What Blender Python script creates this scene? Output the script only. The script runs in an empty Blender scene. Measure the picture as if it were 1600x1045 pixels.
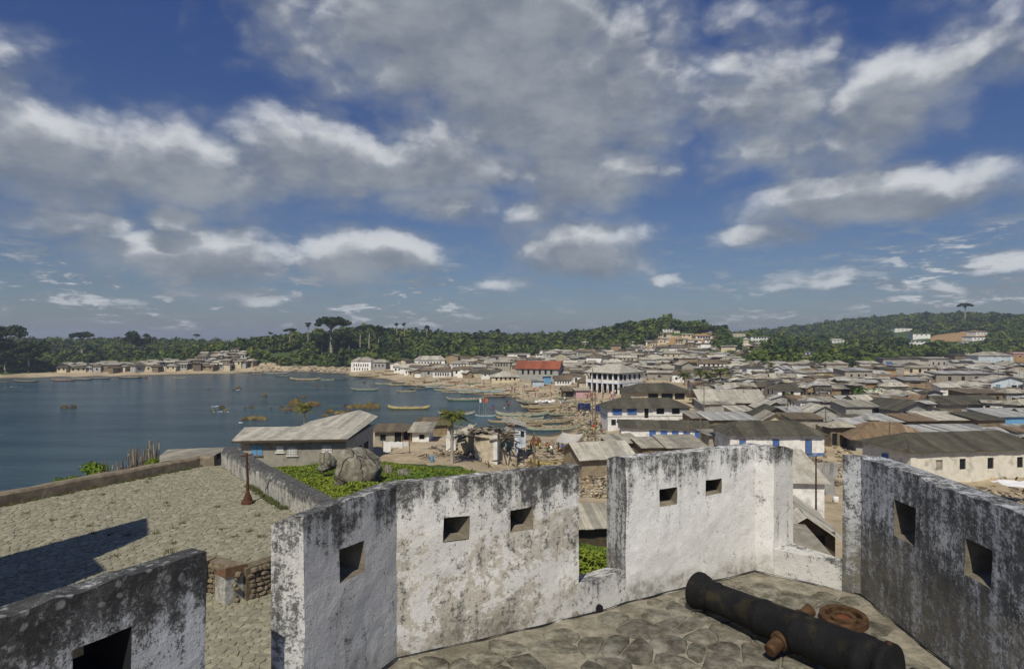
import bpy, bmesh, math, random
import numpy as np
from mathutils import Vector, Matrix, noise as mn
R = math.radians
rnd = random.Random(7)
C = bpy.context.scene.collection
SC = bpy.context.scene
# ------------------------------------------------------------------ camera
F = 950.0; CX = 800.0; HY = 530.0; CZ = 18.0
cam_d = bpy.data.cameras.new('camera'); cam = bpy.data.objects.new('camera', cam_d); C.objects.link(cam)
cam.location = (0, 0, CZ); cam.rotation_euler = (R(90), 0, 0)
cam_d.sensor_width = 36; cam_d.lens = 36 * F / 1600
cam_d.shift_y = (HY - 522.5) / 1600
cam_d.clip_start = 0.05; cam_d.clip_end = 9000
SC.camera = cam
# ------------------------------------------------------------------ light and sky
SUN_EL = R(49); SHX, SHY = 0.26, 0.9656            # shadows fall along (SHX, SHY)
world = bpy.data.worlds.new('World'); SC.world = world; world.use_nodes = True
sun_d = bpy.data.lights.new('sun', 'SUN'); sun = bpy.data.objects.new('sun', sun_d); C.objects.link(sun)
sun_d.energy = 4.4; sun_d.angle = R(0.53); sun_d.color = (1.0, 0.935, 0.79)
sdir = Vector((SHX * math.cos(SUN_EL), SHY * math.cos(SUN_EL), -math.sin(SUN_EL)))
sun.rotation_euler = sdir.to_track_quat('-Z', 'Y').to_euler(); sun.location = (0, -30, 80)
SC.view_settings.view_transform = 'Standard'; SC.view_settings.look = 'None'
SC.view_settings.exposure = 0.0; SC.view_settings.gamma = 1.0; SC.view_settings.use_curve_mapping = False
SC.render.engine = 'CYCLES'
SC.cycles.max_bounces = 5; SC.cycles.diffuse_bounces = 2; SC.cycles.glossy_bounces = 2; SC.cycles.volume_bounces = 0

class NT:
    """small node helper"""
    def __init__(s, tree): s.t = tree; s.n = tree.nodes; s.l = tree.links
    def new(s, typ, **kw):
        n = s.n.new(typ)
        for k, v in kw.items(): setattr(n, k, v)
        return n
    def put(s, sock, v):
        if hasattr(v, 'is_output'): s.l.new(v, sock)
        else: sock.default_value = v
    def math(s, op, a, b=0.0, c=None, clamp=False):
        n = s.new('ShaderNodeMath', operation=op, use_clamp=clamp); s.put(n.inputs[0], a); s.put(n.inputs[1], b)
        if c is not None: s.put(n.inputs[2], c)
        return n.outputs[0]
    def vmath(s, op, a, b=(0, 0, 0)):
        n = s.new('ShaderNodeVectorMath', operation=op); s.put(n.inputs[0], a); s.put(n.inputs[1], b); return n.outputs['Value' if op == 'LENGTH' else 'Vector']
    def ramp(s, v, a, b, o0=0.0, o1=1.0, smooth=True):
        n = s.new('ShaderNodeMapRange', interpolation_type='SMOOTHSTEP' if smooth else 'LINEAR')
        s.put(n.inputs[0], v); n.inputs[1].default_value = a; n.inputs[2].default_value = b
        n.inputs[3].default_value = o0; n.inputs[4].default_value = o1; return n.outputs[0]
    def noise(s, vec, scale, detail=4, rough=.55, dist=0.0, color=False):
        n = s.new('ShaderNodeTexNoise'); s.put(n.inputs['Vector'], vec); n.inputs['Scale'].default_value = scale
        n.inputs['Detail'].default_value = detail; n.inputs['Roughness'].default_value = rough; n.inputs['Distortion'].default_value = dist
        return n.outputs['Color' if color else 'Fac']
    def mix(s, f, a, b, blend='MIX'):
        n = s.new('ShaderNodeMix', data_type='RGBA', blend_type=blend)
        s.put(n.inputs[0], f); s.put(n.inputs[6], a if hasattr(a, 'is_output') else (*a[:3], 1)); s.put(n.inputs[7], b if hasattr(b, 'is_output') else (*b[:3], 1))
        return n.outputs[2]
    def mapping(s, vec, loc=(0, 0, 0), rot=(0, 0, 0), scale=(1, 1, 1), typ='POINT'):
        n = s.new('ShaderNodeMapping', vector_type=typ); s.put(n.inputs[0], vec)
        n.inputs['Location'].default_value = loc; n.inputs['Rotation'].default_value = rot; n.inputs['Scale'].default_value = scale
        return n.outputs[0]
    def combine(s, x, y, z):
        n = s.new('ShaderNodeCombineXYZ'); s.put(n.inputs[0], x); s.put(n.inputs[1], y); s.put(n.inputs[2], z); return n.outputs[0]
    def sep(s, v):
        n = s.new('ShaderNodeSeparateXYZ'); s.put(n.inputs[0], v); return n.outputs

def build_world():
    t = NT(world.node_tree); t.n.clear()
    out = t.new('ShaderNodeOutputWorld'); bg = t.new('ShaderNodeBackground')
    sky = t.new('ShaderNodeTexSky', sky_type='NISHITA'); sky.sun_disc = False
    sky.sun_elevation = SUN_EL; sky.sun_rotation = math.atan2(-SHX, -SHY) % (2 * math.pi)
    sky.altitude = 0; sky.air_density = 1.0; sky.dust_density = 0.6; sky.ozone_density = 2.0
    tc = t.new('ShaderNodeTexCoord').outputs['Generated']
    x, y, z = t.sep(tc)[:3]
    az = t.math('ARCTAN2', x, y); el = t.math('ARCSINE', z)
    # clear sky: a deeper blue, as on the film
    hs = t.new('ShaderNodeHueSaturation'); hs.inputs['Saturation'].default_value = 1.02; hs.inputs['Value'].default_value = 1.0
    t.put(hs.inputs['Color'], sky.outputs[0])
    elr = t.ramp(el, 0.0, 0.62)
    base = t.mix(elr, (0.37, 0.415, 0.51), (0.27, 0.38, 0.70))
    skyc = t.mix(1.0, hs.outputs[0], base, 'MULTIPLY')
    # cloud density as a group so it can be read twice (here and a little higher) for the lit tops
    g = bpy.data.node_groups.new('cloud_density', 'ShaderNodeTree')
    g.interface.new_socket('P', in_out='INPUT', socket_type='NodeSocketVector')
    g.interface.new_socket('D', in_out='OUTPUT', socket_type='NodeSocketFloat')
    q = NT(g); gi = q.new('NodeGroupInput'); go = q.new('NodeGroupOutput')
    P = gi.outputs[0]
    w1 = q.noise(q.mapping(P, scale=(1, 1.5, 1)), 3.2, 6, .62, color=True)
    Pw = q.vmath('ADD', P, q.mapping(q.vmath('SUBTRACT', w1, (.5, .5, .5)), scale=(.17, .10, 0)))
    blobs = [(740, 40, 350, 130, 0, 1.25), (860, 140, 260, 140, 0, 1.2), (560, 30, 130, 60, 0, .5), (30, 130, 130, 90, 0, .7), (60, 240, 240, 95, -4, 1.1), (280, 262, 230, 78, 0, 1.1), (1000, 90, 110, 90, 0, .7),
             (480, 255, 220, 82, 0, 1.1), (520, 185, 120, 35, -10, .5), (690, 262, 200, 80, 0, 1.05), (910, 275, 140, 78, 0, 1.15), (690, 322, 130, 34, 0, 1.0), (100, 345, 220, 34, 0, .9),
             (320, 396, 190, 50, 0, 1.25), (275, 342, 62, 28, 0, 1.1), (585, 402, 125, 42, 0, 1.25), (915, 385, 125, 52, 0, 1.2), (390, 462, 170, 20, 0, .9), (850, 340, 120, 40, 0, .8),
             (175, 472, 120, 12, 0, .8), (1200, 150, 160, 115, 0, 1.1), (1240, 225, 190, 75, 0, 1.0), (1400, 135, 220, 85, 14, 1.1), (1580, 70, 140, 80, 14, .75), (1350, 308, 240, 50, 2, 1.3), (1600, 330, 70, 60, 0, .4),
             (1190, 372, 90, 26, 0, .8), (1560, 412, 100, 24, 0, 1.1), (1150, 20, 150, 34, 0, .55), (1400, 20, 200, 30, 0, .35), (1260, 440, 150, 20, 0, .8), (780, 440, 70, 16, 0, .8), (1030, 428, 40, 14, 0, 1.0), (1480, 455, 130, 14, 0, .8)]
    tot = None
    for bx, by, rx, ry, rot, wt in blobs:
        a = math.atan((bx - CX) / F); e = math.atan((HY - by) / F * math.cos(a)); k = math.cos(a)
        v = q.mapping(Pw, loc=(a, e, 0), rot=(0, 0, R(rot)), scale=(rx / F * k * k, ry / F * k, 1), typ='TEXTURE')
        b = q.ramp(q.vmath('LENGTH', v), 0.15, 1.55, wt, 0.0)
        tot = b if tot is None else q.math('MAXIMUM', tot, b)
    fb = q.noise(q.mapping(P, scale=(1, 1.7, 1)), 5.5, 9, .62, .3)
    vo = q.new('ShaderNodeTexVoronoi', feature='F1', voronoi_dimensions='2D'); q.put(vo.inputs['Vector'], q.mapping(Pw, scale=(1, 1.5, 1))); vo.inputs['Scale'].default_value = 13; vo.inputs['Detail'].default_value = 1.5; vo.inputs['Roughness'].default_value = .6
    puff = q.math('SUBTRACT', .50, vo.outputs['Distance'])
    d0 = q.math('ADD', q.math('ADD', tot, q.math('MULTIPLY', q.math('SUBTRACT', fb, .5), .95)), q.math('MULTIPLY', puff, .36))
    d1 = q.ramp(d0, 0.04, 1.0)
    # rows of small cumulus low over the land
    xs, ys, zs = q.sep(P)[:3]
    low = q.noise(q.mapping(P, scale=(1, 4.0, 1)), 17.0, 7, .66, .3)
    band = q.math('MULTIPLY', q.ramp(ys, 0.0, 0.02), q.ramp(ys, 0.08, 0.22, 1, 0))
    side = q.ramp(q.noise(P, 2.2, 2, .5), .38, .56, .35, 1)
    d2 = q.math('MULTIPLY', q.math('MULTIPLY', q.ramp(low, .45, .62), band), q.math('MULTIPLY', side, 1.0))
    # and loose cloud over the rest of the sky, outside the frame
    fr = q.ramp(q.math('ABSOLUTE', xs), 0.72, 1.0); fr = q.math('MAXIMUM', fr, q.ramp(ys, .48, .62))
    d3 = q.math('MULTIPLY', q.ramp(q.noise(q.mapping(P, scale=(1, 1.8, 1)), 2.6, 8, .6), .47, .72), q.math('MULTIPLY', fr, .85))
    q.l.new(q.math('MAXIMUM', q.math('MAXIMUM', d1, d2), d3), go.inputs[0])
    def dens(dv):
        n = t.new('ShaderNodeGroup'); n.node_tree = g
        t.put(n.inputs[0], t.combine(t.math('ADD', az, dv * .0), t.math('ADD', el, dv), 0.0)); return n.outputs[0]
    D = dens(0.0); U = dens(0.030)
    lit = t.ramp(t.math('SUBTRACT', D, t.math('MULTIPLY', U, .9)), 0.0, 0.85)
    fine = t.noise(t.combine(az, t.math('MULTIPLY', el, 1.8), 0.0), 9, 8, .6)
    body = t.mix(t.ramp(fine, .3, .72), (.185, .215, .26), (.31, .34, .375))
    cc = t.mix(lit, body, (.66, .68, .70))
    # NISHITA is physically bright: the cloud colour is divided by the background strength
    STR = 0.10
    ccs = t.mix(1.0, cc, (1 / STR, 1 / STR, 1 / STR), 'MULTIPLY')
    alpha = t.math('MULTIPLY', D, t.ramp(el, -0.01, 0.12, .75, .93))
    col = t.mix(alpha, skyc, ccs)
    t.l.new(col, bg.inputs[0]); bg.inputs[1].default_value = STR; t.l.new(bg.outputs[0], out.inputs[0])
build_world()

# ------------------------------------------------------------------ materials
MATS = {}
def base_mat(name):
    m = bpy.data.materials.new(name); m.use_nodes = True; t = NT(m.node_tree)
    b = t.n['Principled BSDF']; b.inputs['Roughness'].default_value = .85; b.inputs['Specular IOR Level'].default_value = .25
    return m, t, b
def simple(name, col, var=.25, scale=3.0, rough=.85, bump=.0, obj=False, metal=0.0, dirt=None, streak=None, bscale=30):
    if name in MATS: return MATS[name]
    m, t, b = base_mat(name)
    P = t.new('ShaderNodeTexCoord').outputs['Object'] if obj else t.new('ShaderNodeNewGeometry').outputs['Position']
    oi = t.new('ShaderNodeObjectInfo').outputs['Random']
    n = t.noise(P, scale, 6, .62)
    lo = [c * (1 - var) for c in col]; hi = [min(1, c * (1 + var)) for c in col]
    c = t.mix(t.ramp(n, .3, .7), lo, hi)
    c = t.mix(1.0, c, t.mix(oi, (.86, .86, .86), (1.1, 1.09, 1.07)), 'MULTIPLY')
    if streak:
        s = t.noise(t.mapping(P, scale=streak), 1.0, 3, .6)
        c = t.mix(t.ramp(s, .48, .66, 0, .75), c, dirt or [k * .4 for k in col])
    elif dirt:
        s = t.noise(P, scale * .45, 5, .65)
        c = t.mix(t.ramp(s, .52, .66, 0, .8), c, dirt)
    t.l.new(c, b.inputs['Base Color']); b.inputs['Roughness'].default_value = rough; b.inputs['Metallic'].default_value = metal
    if bump:
        bn = t.new('ShaderNodeBump'); bn.inputs['Strength'].default_value = bump; bn.inputs['Distance'].default_value = .02
        t.l.new(t.noise(P, bscale, 5, .6), bn.inputs['Height']); t.l.new(bn.outputs[0], b.inputs['Normal'])
    MATS[name] = m; return m
def plaster(name, white=(.60, .60, .59), mold=0.0, beige=0.0, zt=16.6, dark=(.035, .035, .034)):
    m, t, b = base_mat(name)
    P = t.new('ShaderNodeNewGeometry').outputs['Position']; z = t.sep(P)[2]
    wob = t.noise(P, 3.0, 4, .6)
    big = t.noise(P, 1.7, 8, .68, .4); mid = t.noise(P, 6.5, 8, .7, .2); fin = t.noise(P, 38, 4, .7)
    stre = t.noise(t.mapping(P, scale=(9, 9, .8)), 1.0, 5, .65)
    top = t.ramp(t.math('ADD', z, t.math('MULTIPLY', t.math('SUBTRACT', wob, .5), .8)), zt - .55, zt - .02)
    # colour of the limewash, thin in places
    sp = t.noise(P, 17, 6, .75); sp2 = t.noise(P, 55, 4, .75)
    c = t.mix(t.ramp(mid, .35, .7), [k * .84 for k in white], white)
    c = t.mix(t.ramp(t.noise(P, .9, 3, .5), .4, .65, 0, .3), c, (.46, .44, .40))
    if beige:
        bg = t.math('ADD', t.math('MULTIPLY', big, .5), t.math('ADD', t.math('MULTIPLY', mid, .3), t.math('MULTIPLY', sp, .2)))
        bm = t.ramp(t.math('SUBTRACT', bg, t.math('MULTIPLY', top, .12)), .575 - beige * .09, .59 - beige * .09, 0, .88)
        c = t.mix(bm, c, t.mix(fin, (.36, .325, .265), (.52, .485, .41)))
    # grey bloom, then black mould
    g = t.math('ADD', t.math('ADD', t.math('MULTIPLY', big, .5), t.math('MULTIPLY', stre, .5)), t.math('MULTIPLY', top, .17))
    g = t.math('ADD', g, mold)
    c = t.mix(t.ramp(g, .50, .68, 0, .8), c, (.21, .215, .21))
    k = t.math('ADD', t.math('ADD', t.math('MULTIPLY', mid, .48), t.math('MULTIPLY', big, .22)), t.math('ADD', t.math('MULTIPLY', fin, .3), t.math('MULTIPLY', top, .12)))
    k = t.math('ADD', k, t.math('ADD', t.math('MULTIPLY', t.math('SUBTRACT', stre, .5), .14), mold * .9))
    c = t.mix(t.ramp(k, .555, .69, 0, .93), c, dark)
    # pepper of small dark specks and smudges, thick where the bloom is
    pk = t.math('ADD', t.math('ADD', t.math('MULTIPLY', sp, .6), t.math('MULTIPLY', sp2, .4)), t.math('ADD', t.math('MULTIPLY', t.math('SUBTRACT', g, .5), .55), mold * .3))
    c = t.mix(t.ramp(pk, .53, .60, 0, .8), c, [.5 * a_ + .03 for a_ in dark])
    c = t.mix(t.math('MULTIPLY', t.ramp(pk, .40, .47, 1, 0), t.ramp(g, .5, .65)), c, white)
    # lichen rosettes: pale rings left in the mould
    vo = t.new('ShaderNodeTexVoronoi'); t.put(vo.inputs['Vector'], t.vmath('ADD', P, t.mapping(t.noise(P, 9, 3, color=True), scale=(.08, .08, .08)))); vo.inputs['Scale'].default_value = 12
    li = t.math('MULTIPLY', t.ramp(vo.outputs['Distance'], .2, .34, 1, 0), t.ramp(t.math('MULTIPLY', g, top), .46, .7, 0, .35))
    c = t.mix(t.math('MULTIPLY', li, t.ramp(mid, .4, .55)), c, (.56, .56, .55))
    # splash zone over the paving
    low = t.math('MULTIPLY', t.ramp(t.math('ADD', z, t.math('MULTIPLY', t.math('SUBTRACT', wob, .5), .7)), zt - 1.35, zt - 1.66, 0, 1), t.ramp(mid, .38, .62, .15, .8))
    c = t.mix(low, c, (.17, .155, .12))
    c = t.mix(t.ramp(fin, .55, .75, 0, .35), c, (.14, .135, .12))
    t.l.new(c, b.inputs['Base Color']); b.inputs['Roughness'].default_value = .95
    h = t.math('ADD', t.math('ADD', t.math('MULTIPLY', fin, .45), t.math('MULTIPLY', t.noise(P, 110, 3, .6), .25)), t.math('MULTIPLY', t.noise(P, 8, 5, .6), .45))
    bn = t.new('ShaderNodeBump'); bn.inputs['Strength'].default_value = .6; bn.inputs['Distance'].default_value = .022
    t.l.new(h, bn.inputs['Height']); t.l.new(bn.outputs[0], b.inputs['Normal'])
    return m
M_REVEAL_SHADE = simple('reveal_painted_shade', (.17, .15, .115), .3, 6, .95, .5)  # reveals coloured darker than the plaster: shade inside the loopholes, painted in
M_PL_B = plaster('plaster_patchy', (.74, .73, .70), -.005, .9)
M_PL_C = plaster('plaster_white', (.80, .79, .765), -.05, -.15)
M_PL_L = plaster('plaster_mouldy', (.58, .60, .63), .030, 0, 16.6, (.022, .022, .024))
M_PL_R = plaster('plaster_black', (.50, .52, .55), .085, 0, 17.2, (.022, .022, .024))
M_PL_E = plaster('plaster_streaked', (.62, .62, .61), .07, 0, 16.9)
M_PL_A = plaster('plaster_blue_grey', (.62, .63, .64), -.03, -.35)
M_PL_S = plaster('plaster_sill', (.62, .61, .58), .0, .2, 15.6)

def stone_mat(name, cols, scale=6, bump=.6, lichen=(.30, .29, .22), vr=((.68, .66, .62), (1.22, 1.18, 1.12))):
    m, t, b = base_mat(name)
    P = t.new('ShaderNodeNewGeometry').outputs['Position']; oi = t.new('ShaderNodeObjectInfo').outputs['Random']
    n = t.noise(P, scale, 8, .68); n2 = t.noise(P, scale * .35, 5, .6); isl = t.new('ShaderNodeNewGeometry').outputs['Random Per Island']
    c = t.mix(t.ramp(n, .35, .68), cols[0], cols[1])
    r = t.math('FRACT', t.math('ADD', oi, isl))
    c = t.mix(1.0, c, t.mix(r, *vr), 'MULTIPLY')
    c = t.mix(t.ramp(n2, .52, .66, 0, .55), c, lichen)
    c = t.mix(t.ramp(t.noise(P, scale * 6, 3, .7), .56, .74, 0, .45), c, [k * .35 for k in cols[0]])
    t.l.new(c, b.inputs['Base Color']); b.inputs['Roughness'].default_value = .93
    bn = t.new('ShaderNodeBump'); bn.inputs['Strength'].default_value = bump; bn.inputs['Distance'].default_value = .03
    t.l.new(t.math('ADD', n, t.math('MULTIPLY', t.noise(P, scale * 5, 4, .6), .4)), bn.inputs['Height']); t.l.new(bn.outputs[0], b.inputs['Normal'])
    return m
M_FLAG = stone_mat('flagstone', ((.075, .071, .056), (.235, .225, .188)), 6.5, 1.0, (.29, .28, .235))
M_MORTAR = stone_mat('mortar', ((.13, .122, .095), (.27, .255, .21)), 5, .9, (.12, .105, .075))
M_COBBLE = stone_mat('cobble', ((.205, .195, .145), (.31, .295, .225)), 3, .7, (.23, .22, .155), ((.80, .79, .76), (1.13, 1.12, 1.08)))
M_GROUT = stone_mat('grout', ((.19, .175, .13), (.27, .255, .19)), 3, .5, (.15, .13, .09))
M_RUBBLEWALL = stone_mat('wall_stone', ((.12, .10, .07), (.24, .20, .14)), 5, .7, (.16, .13, .09))
M_BOULDER = stone_mat('boulder_rock', ((.10, .092, .065), (.23, .215, .17)), 1.6, 1.0, (.13, .115, .07))
def crack_mat():
    m, t, b = base_mat('cracked_boulder'); P = t.new('ShaderNodeTexCoord').outputs['Object']; W_ = t.vmath('ADD', P, t.mapping(t.vmath('SUBTRACT', t.noise(P, 2.5, 4, color=True), (.5, .5, .5)), scale=(.5, .5, .5)))
    v = t.new('ShaderNodeTexVoronoi', feature='DISTANCE_TO_EDGE'); t.put(v.inputs['Vector'], W_); v.inputs['Scale'].default_value = 1.15
    n = t.noise(P, 3, 8, .7); n2 = t.noise(t.mapping(P, scale=(3, 3, .6)), 1.5, 6, .65); f = t.noise(P, 14, 5, .7)
    c = t.mix(t.ramp(n, .35, .65), (.13, .118, .085), (.27, .255, .205)); c = t.mix(t.ramp(n2, .5, .62, 0, .7), c, (.10, .088, .05)); c = t.mix(t.ramp(n2, .40, .30, 0, .6), c, (.33, .33, .30)); c = t.mix(t.ramp(f, .55, .7, 0, .5), c, (.05, .048, .04))
    cr = t.ramp(v.outputs['Distance'], 0.0, .035, 1, 0); c = t.mix(cr, c, (.02, .018, .014)); t.l.new(c, b.inputs['Base Color']); b.inputs['Roughness'].default_value = .95
    bn = t.new('ShaderNodeBump'); bn.inputs['Strength'].default_value = .9; bn.inputs['Distance'].default_value = .08; t.l.new(t.math('SUBTRACT', t.math('ADD', n, t.math('MULTIPLY', f, .5)), t.math('MULTIPLY', cr, .8)), bn.inputs['Height']); t.l.new(bn.outputs[0], b.inputs['Normal']); return m
M_CRACK = crack_mat()
M_SEAROCK = stone_mat('sea_rock', ((.035, .025, .015), (.13, .10, .04)), 1.2, .8, (.20, .16, .04))

def col_mat(name, col, **k): return simple(name, col, **k)
M_IRON = simple('cannon_iron', (.0065, .0065, .0075), .35, 9, .8, .7, dirt=(.026, .022, .010), bscale=45)
M_RUST = simple('rust', (.070, .038, .018), .5, 12, .85, .5, dirt=(.06, .03, .015))
M_RUSTD = simple('rust_dark', (.075, .03, .016), .4, 6, .85, .3)
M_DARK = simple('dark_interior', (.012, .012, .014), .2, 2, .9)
M_GLASS = simple('dark_glass', (.02, .024, .03), .2, 2, .25)
M_BLUE = simple('blue_paint', (.045, .12, .36), .2, 4, .7, dirt=(.10, .16, .27))
M_BLUEL = simple('light_blue_paint', (.11, .27, .46), .15, 4, .7)
M_WOOD = simple('weathered_wood', (.16, .125, .085), .35, 4, .9)
M_WOODP = simple('pale_wood', (.36, .30, .21), .3, 4, .9)
M_WOODD = simple('dark_wood', (.06, .045, .03), .3, 4, .9)
M_CLOTHW = simple('white_cloth', (.72, .72, .72), .06, 4, .9)
M_CLOTHB = simple('blue_net', (.035, .065, .22), .4, 3, .95)
M_TRUNK = simple('tree_bark_pale', (.30, .27, .22), .2, 1, .9)
M_TRUNKD = simple('tree_bark', (.09, .07, .05), .25, 2, .9)
M_SKIN = simple('dark_skin', (.055, .028, .016), .1, 4, .6)
CLOTH = {k: simple('cloth_' + k, v, .08, 5, .9) for k, v in dict(red=(.5, .03, .03), white=(.7, .7, .68), blue=(.04, .09, .35), yellow=(.55, .40, .06), green=(.05, .22, .09), brown=(.14, .08, .045), pink=(.6, .25, .3), black=(.02, .02, .022), orange=(.55, .17, .03)).items()}

def roof_mat(name, col, rust=0.0, rough=.7, metal=0.0, freq=30.0):
    m, t, b = base_mat(name)
    O = t.new('ShaderNodeTexCoord').outputs['Object']; oi = t.new('ShaderNodeObjectInfo').outputs['Random']; isl = t.new('ShaderNodeNewGeometry').outputs['Random Per Island']
    s1 = t.noise(t.mapping(O, scale=(3.2, .35, .35)), 1.0, 5, .65); s2 = t.noise(O, 1.1, 6, .65); s3 = t.noise(O, 6, 5, .7)
    c = t.mix(t.ramp(s2, .3, .7), [k * .78 for k in col], [min(1, k * 1.18) for k in col])
    r = t.math('FRACT', t.math('ADD', oi, isl))
    c = t.mix(1.0, c, t.mix(r, (.74, .74, .74), (1.18, 1.17, 1.15)), 'MULTIPLY')
    c = t.mix(t.ramp(s1, .5, .68, 0, .55), c, [k * .42 for k in col])
    if rust: c = t.mix(t.ramp(t.math('ADD', t.math('MULTIPLY', s1, .5), t.math('MULTIPLY', s2, .5)), .62 - rust * .2, .70 - rust * .2, 0, .85), c, (.13, .068, .032))
    c = t.mix(t.ramp(s3, .55, .72, 0, .4), c, [k * .5 for k in col])
    t.l.new(c, b.inputs['Base Color']); b.inputs['Roughness'].default_value = rough; b.inputs['Metallic'].default_value = metal
    w = t.math('SINE', t.math('MULTIPLY', t.sep(O)[0], freq))
    bn = t.new('ShaderNodeBump'); bn.inputs['Strength'].default_value = .35; bn.inputs['Distance'].default_value = .03
    t.l.new(w, bn.inputs['Height']); t.l.new(bn.outputs[0], b.inputs['Normal'])
    return m
ROOF = {}
for k, (cols, rust, ro) in dict(
        grey=([(.33, .305, .245), (.27, .25, .20), (.225, .21, .175)], .0, .85),
        dark=([(.078, .072, .052), (.062, .057, .042), (.098, .09, .066)], .0, .9),
        tin=([(.38, .375, .355), (.30, .295, .28), (.23, .225, .215)], .15, .62),
        rusty=([(.19, .135, .08), (.14, .095, .06), (.24, .18, .12)], .45, .8),
        pale=([(.42, .395, .33), (.37, .35, .295)], .0, .85),
        red=([(.28, .085, .042), (.25, .075, .04)], .0, .8),
        brown=([(.15, .115, .075), (.12, .095, .066)], .15, .9)).items():
    ROOF[k] = [roof_mat('roof_%s_%d' % (k, i), c, rust, ro) for i, c in enumerate(cols)]
ROOFWORD = dict(grey='grey', dark='dark weathered', tin='silver tin', rusty='rusty tin', pale='pale', red='red', brown='brown')
WALLC = dict(white=(.70, .69, .66), cream=(.50, .44, .31), mud=(.27, .205, .125), concrete=(.29, .27, .225), ochre=(.31, .205, .10), blue=(.46, .52, .58), pink=(.52, .33, .34), brown=(.17, .135, .09), grey=(.33, .325, .30), plank=(.25, .205, .14))
WALL = {k: simple('wall_' + k, v, .14, 1.6, .93, .35, dirt=tuple(c * .55 for c in v), bscale=12) for k, v in WALLC.items()}
WALLWORD = dict(white='white', cream='cream', mud='mud', concrete='bare concrete', ochre='ochre mud', blue='pale blue', pink='pink', brown='brown mud', grey='grey plaster', plank='tan plank')

# ------------------------------------------------------------------ mesh helpers
class MB:
    def __init__(s): s.v = []; s.f = []; s.mi = []
    def add(s, vs, fs, mi=0):
        o = len(s.v); s.v += [tuple(p) for p in vs]; s.f += [tuple(i + o for i in f) for f in fs]; s.mi += [mi] * len(fs); return s
    def box(s, x0, x1, y0, y1, z0, z1, mi=0):
        vs = [(x, y, z) for z in (z0, z1) for y in (y0, y1) for x in (x0, x1)]
        return s.add(vs, [(0, 2, 3, 1), (4, 5, 7, 6), (0, 1, 5, 4), (2, 6, 7, 3), (0, 4, 6, 2), (1, 3, 7, 5)], mi)
    def obox(s, c, sz, M=None, mi=0):
        hx, hy, hz = [k / 2 for k in sz]; vs = []
        for z in (-hz, hz):
            for y in (-hy, hy):
                for x in (-hx, hx):
                    p = Vector((x, y, z)); p = (M @ p) if M is not None else p; vs.append(p + Vector(c))
        return s.add(vs, [(0, 2, 3, 1), (4, 5, 7, 6), (0, 1, 5, 4), (2, 6, 7, 3), (0, 4, 6, 2), (1, 3, 7, 5)], mi)
    def bar(s, a, b, w, h=None, mi=0):
        a = Vector(a); b = Vector(b); d = b - a; q = d.to_track_quat('X', 'Z').to_matrix()
        return s.obox((a + b) / 2, (d.length, w, h or w), q, mi)
    def prism(s, poly, z0, z1, mi=0):
        n = len(poly); zz0 = z0 if hasattr(z0, '__len__') else [z0] * n; zz1 = z1 if hasattr(z1, '__len__') else [z1] * n
        vs = [(p[0], p[1], zz0[i]) for i, p in enumerate(poly)] + [(p[0], p[1], zz1[i]) for i, p in enumerate(poly)]
        fs = [tuple(range(n))[::-1], tuple(range(n, 2 * n))] + [(i, (i + 1) % n, n + (i + 1) % n, n + i) for i in range(n)]
        return s.add(vs, fs, mi)
    def slab(s, pts, th, mi=0, lift=0.0):
        pts = [Vector(p) for p in pts]; nrm = Vector((0, 0, 0))
        for i in range(len(pts)): nrm += pts[i].cross(pts[(i + 1) % len(pts)])
        if nrm.length < 1e-9: return s
        nrm.normalize()
        if nrm.z < 0: nrm = -nrm; pts = pts[::-1]
        n = len(pts); vs = [p + nrm * lift for p in pts] + [p + nrm * (lift + th) for p in pts]
        return s.add(vs, [tuple(range(n))[::-1], tuple(range(n, 2 * n))] + [(i, (i + 1) % n, n + (i + 1) % n, n + i) for i in range(n)], mi)
    def tube(s, pts, rad, n=8, mi=0, cap=True):
        pts = [Vector(p) for p in pts]; rr = rad if hasattr(rad, '__len__') else [rad] * len(pts); rings = []
        for i, p in enumerate(pts):
            d = (pts[min(i + 1, len(pts) - 1)] - pts[max(i - 1, 0)]).normalized(); a = d.orthogonal().normalized() if abs(d.z) > .9 else d.cross(Vector((0, 0, 1))).normalized(); b = d.cross(a)
            rings.append([p + (a * math.cos(2 * math.pi * k / n) + b * math.sin(2 * math.pi * k / n)) * rr[i] for k in range(n)])
        vs = [q for r in rings for q in r]; fs = []
        for i in range(len(pts) - 1):
            for k in range(n): fs.append((i * n + k, i * n + (k + 1) % n, (i + 1) * n + (k + 1) % n, (i + 1) * n + k))
        if cap: fs += [tuple(range(n))[::-1], tuple((len(pts) - 1) * n + k for k in range(n))]
        return s.add(vs, fs, mi)
    def build(s, name, mat, parent=None, smooth=False):
        return mk(name, s.v, s.f, mat, parent, smooth, s.mi)
def mesh_data(name, v, f, mats, smooth=False, mi=None):
    me = bpy.data.meshes.new(name); me.from_pydata([tuple(p) for p in v] if not isinstance(v, np.ndarray) else v.tolist(), [], f if isinstance(f, list) else f.tolist())
    for m in (mats if isinstance(mats, (list, tuple)) else [mats]): me.materials.append(m)
    if mi is not None and any(mi): me.polygons.foreach_set('material_index', mi)
    if smooth: me.polygons.foreach_set('use_smooth', [True] * len(me.polygons))
    me.update(); return me
def mk(name, v, f, mats, parent=None, smooth=False, mi=None):
    o = bpy.data.objects.new(name, mesh_data(name, v, f, mats, smooth, mi)); C.objects.link(o)
    if parent is not None: o.parent = parent
    return o
def empty(name, loc, rz=0.0):
    o = bpy.data.objects.new(name, None); C.objects.link(o); o.location = loc; o.rotation_euler = (0, 0, rz); o.empty_display_size = .3; return o
def tag(o, label, cat, group=None):
    if label: o['label'] = label
    o['category'] = cat
    if group: o['group'] = group
    return o
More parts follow.
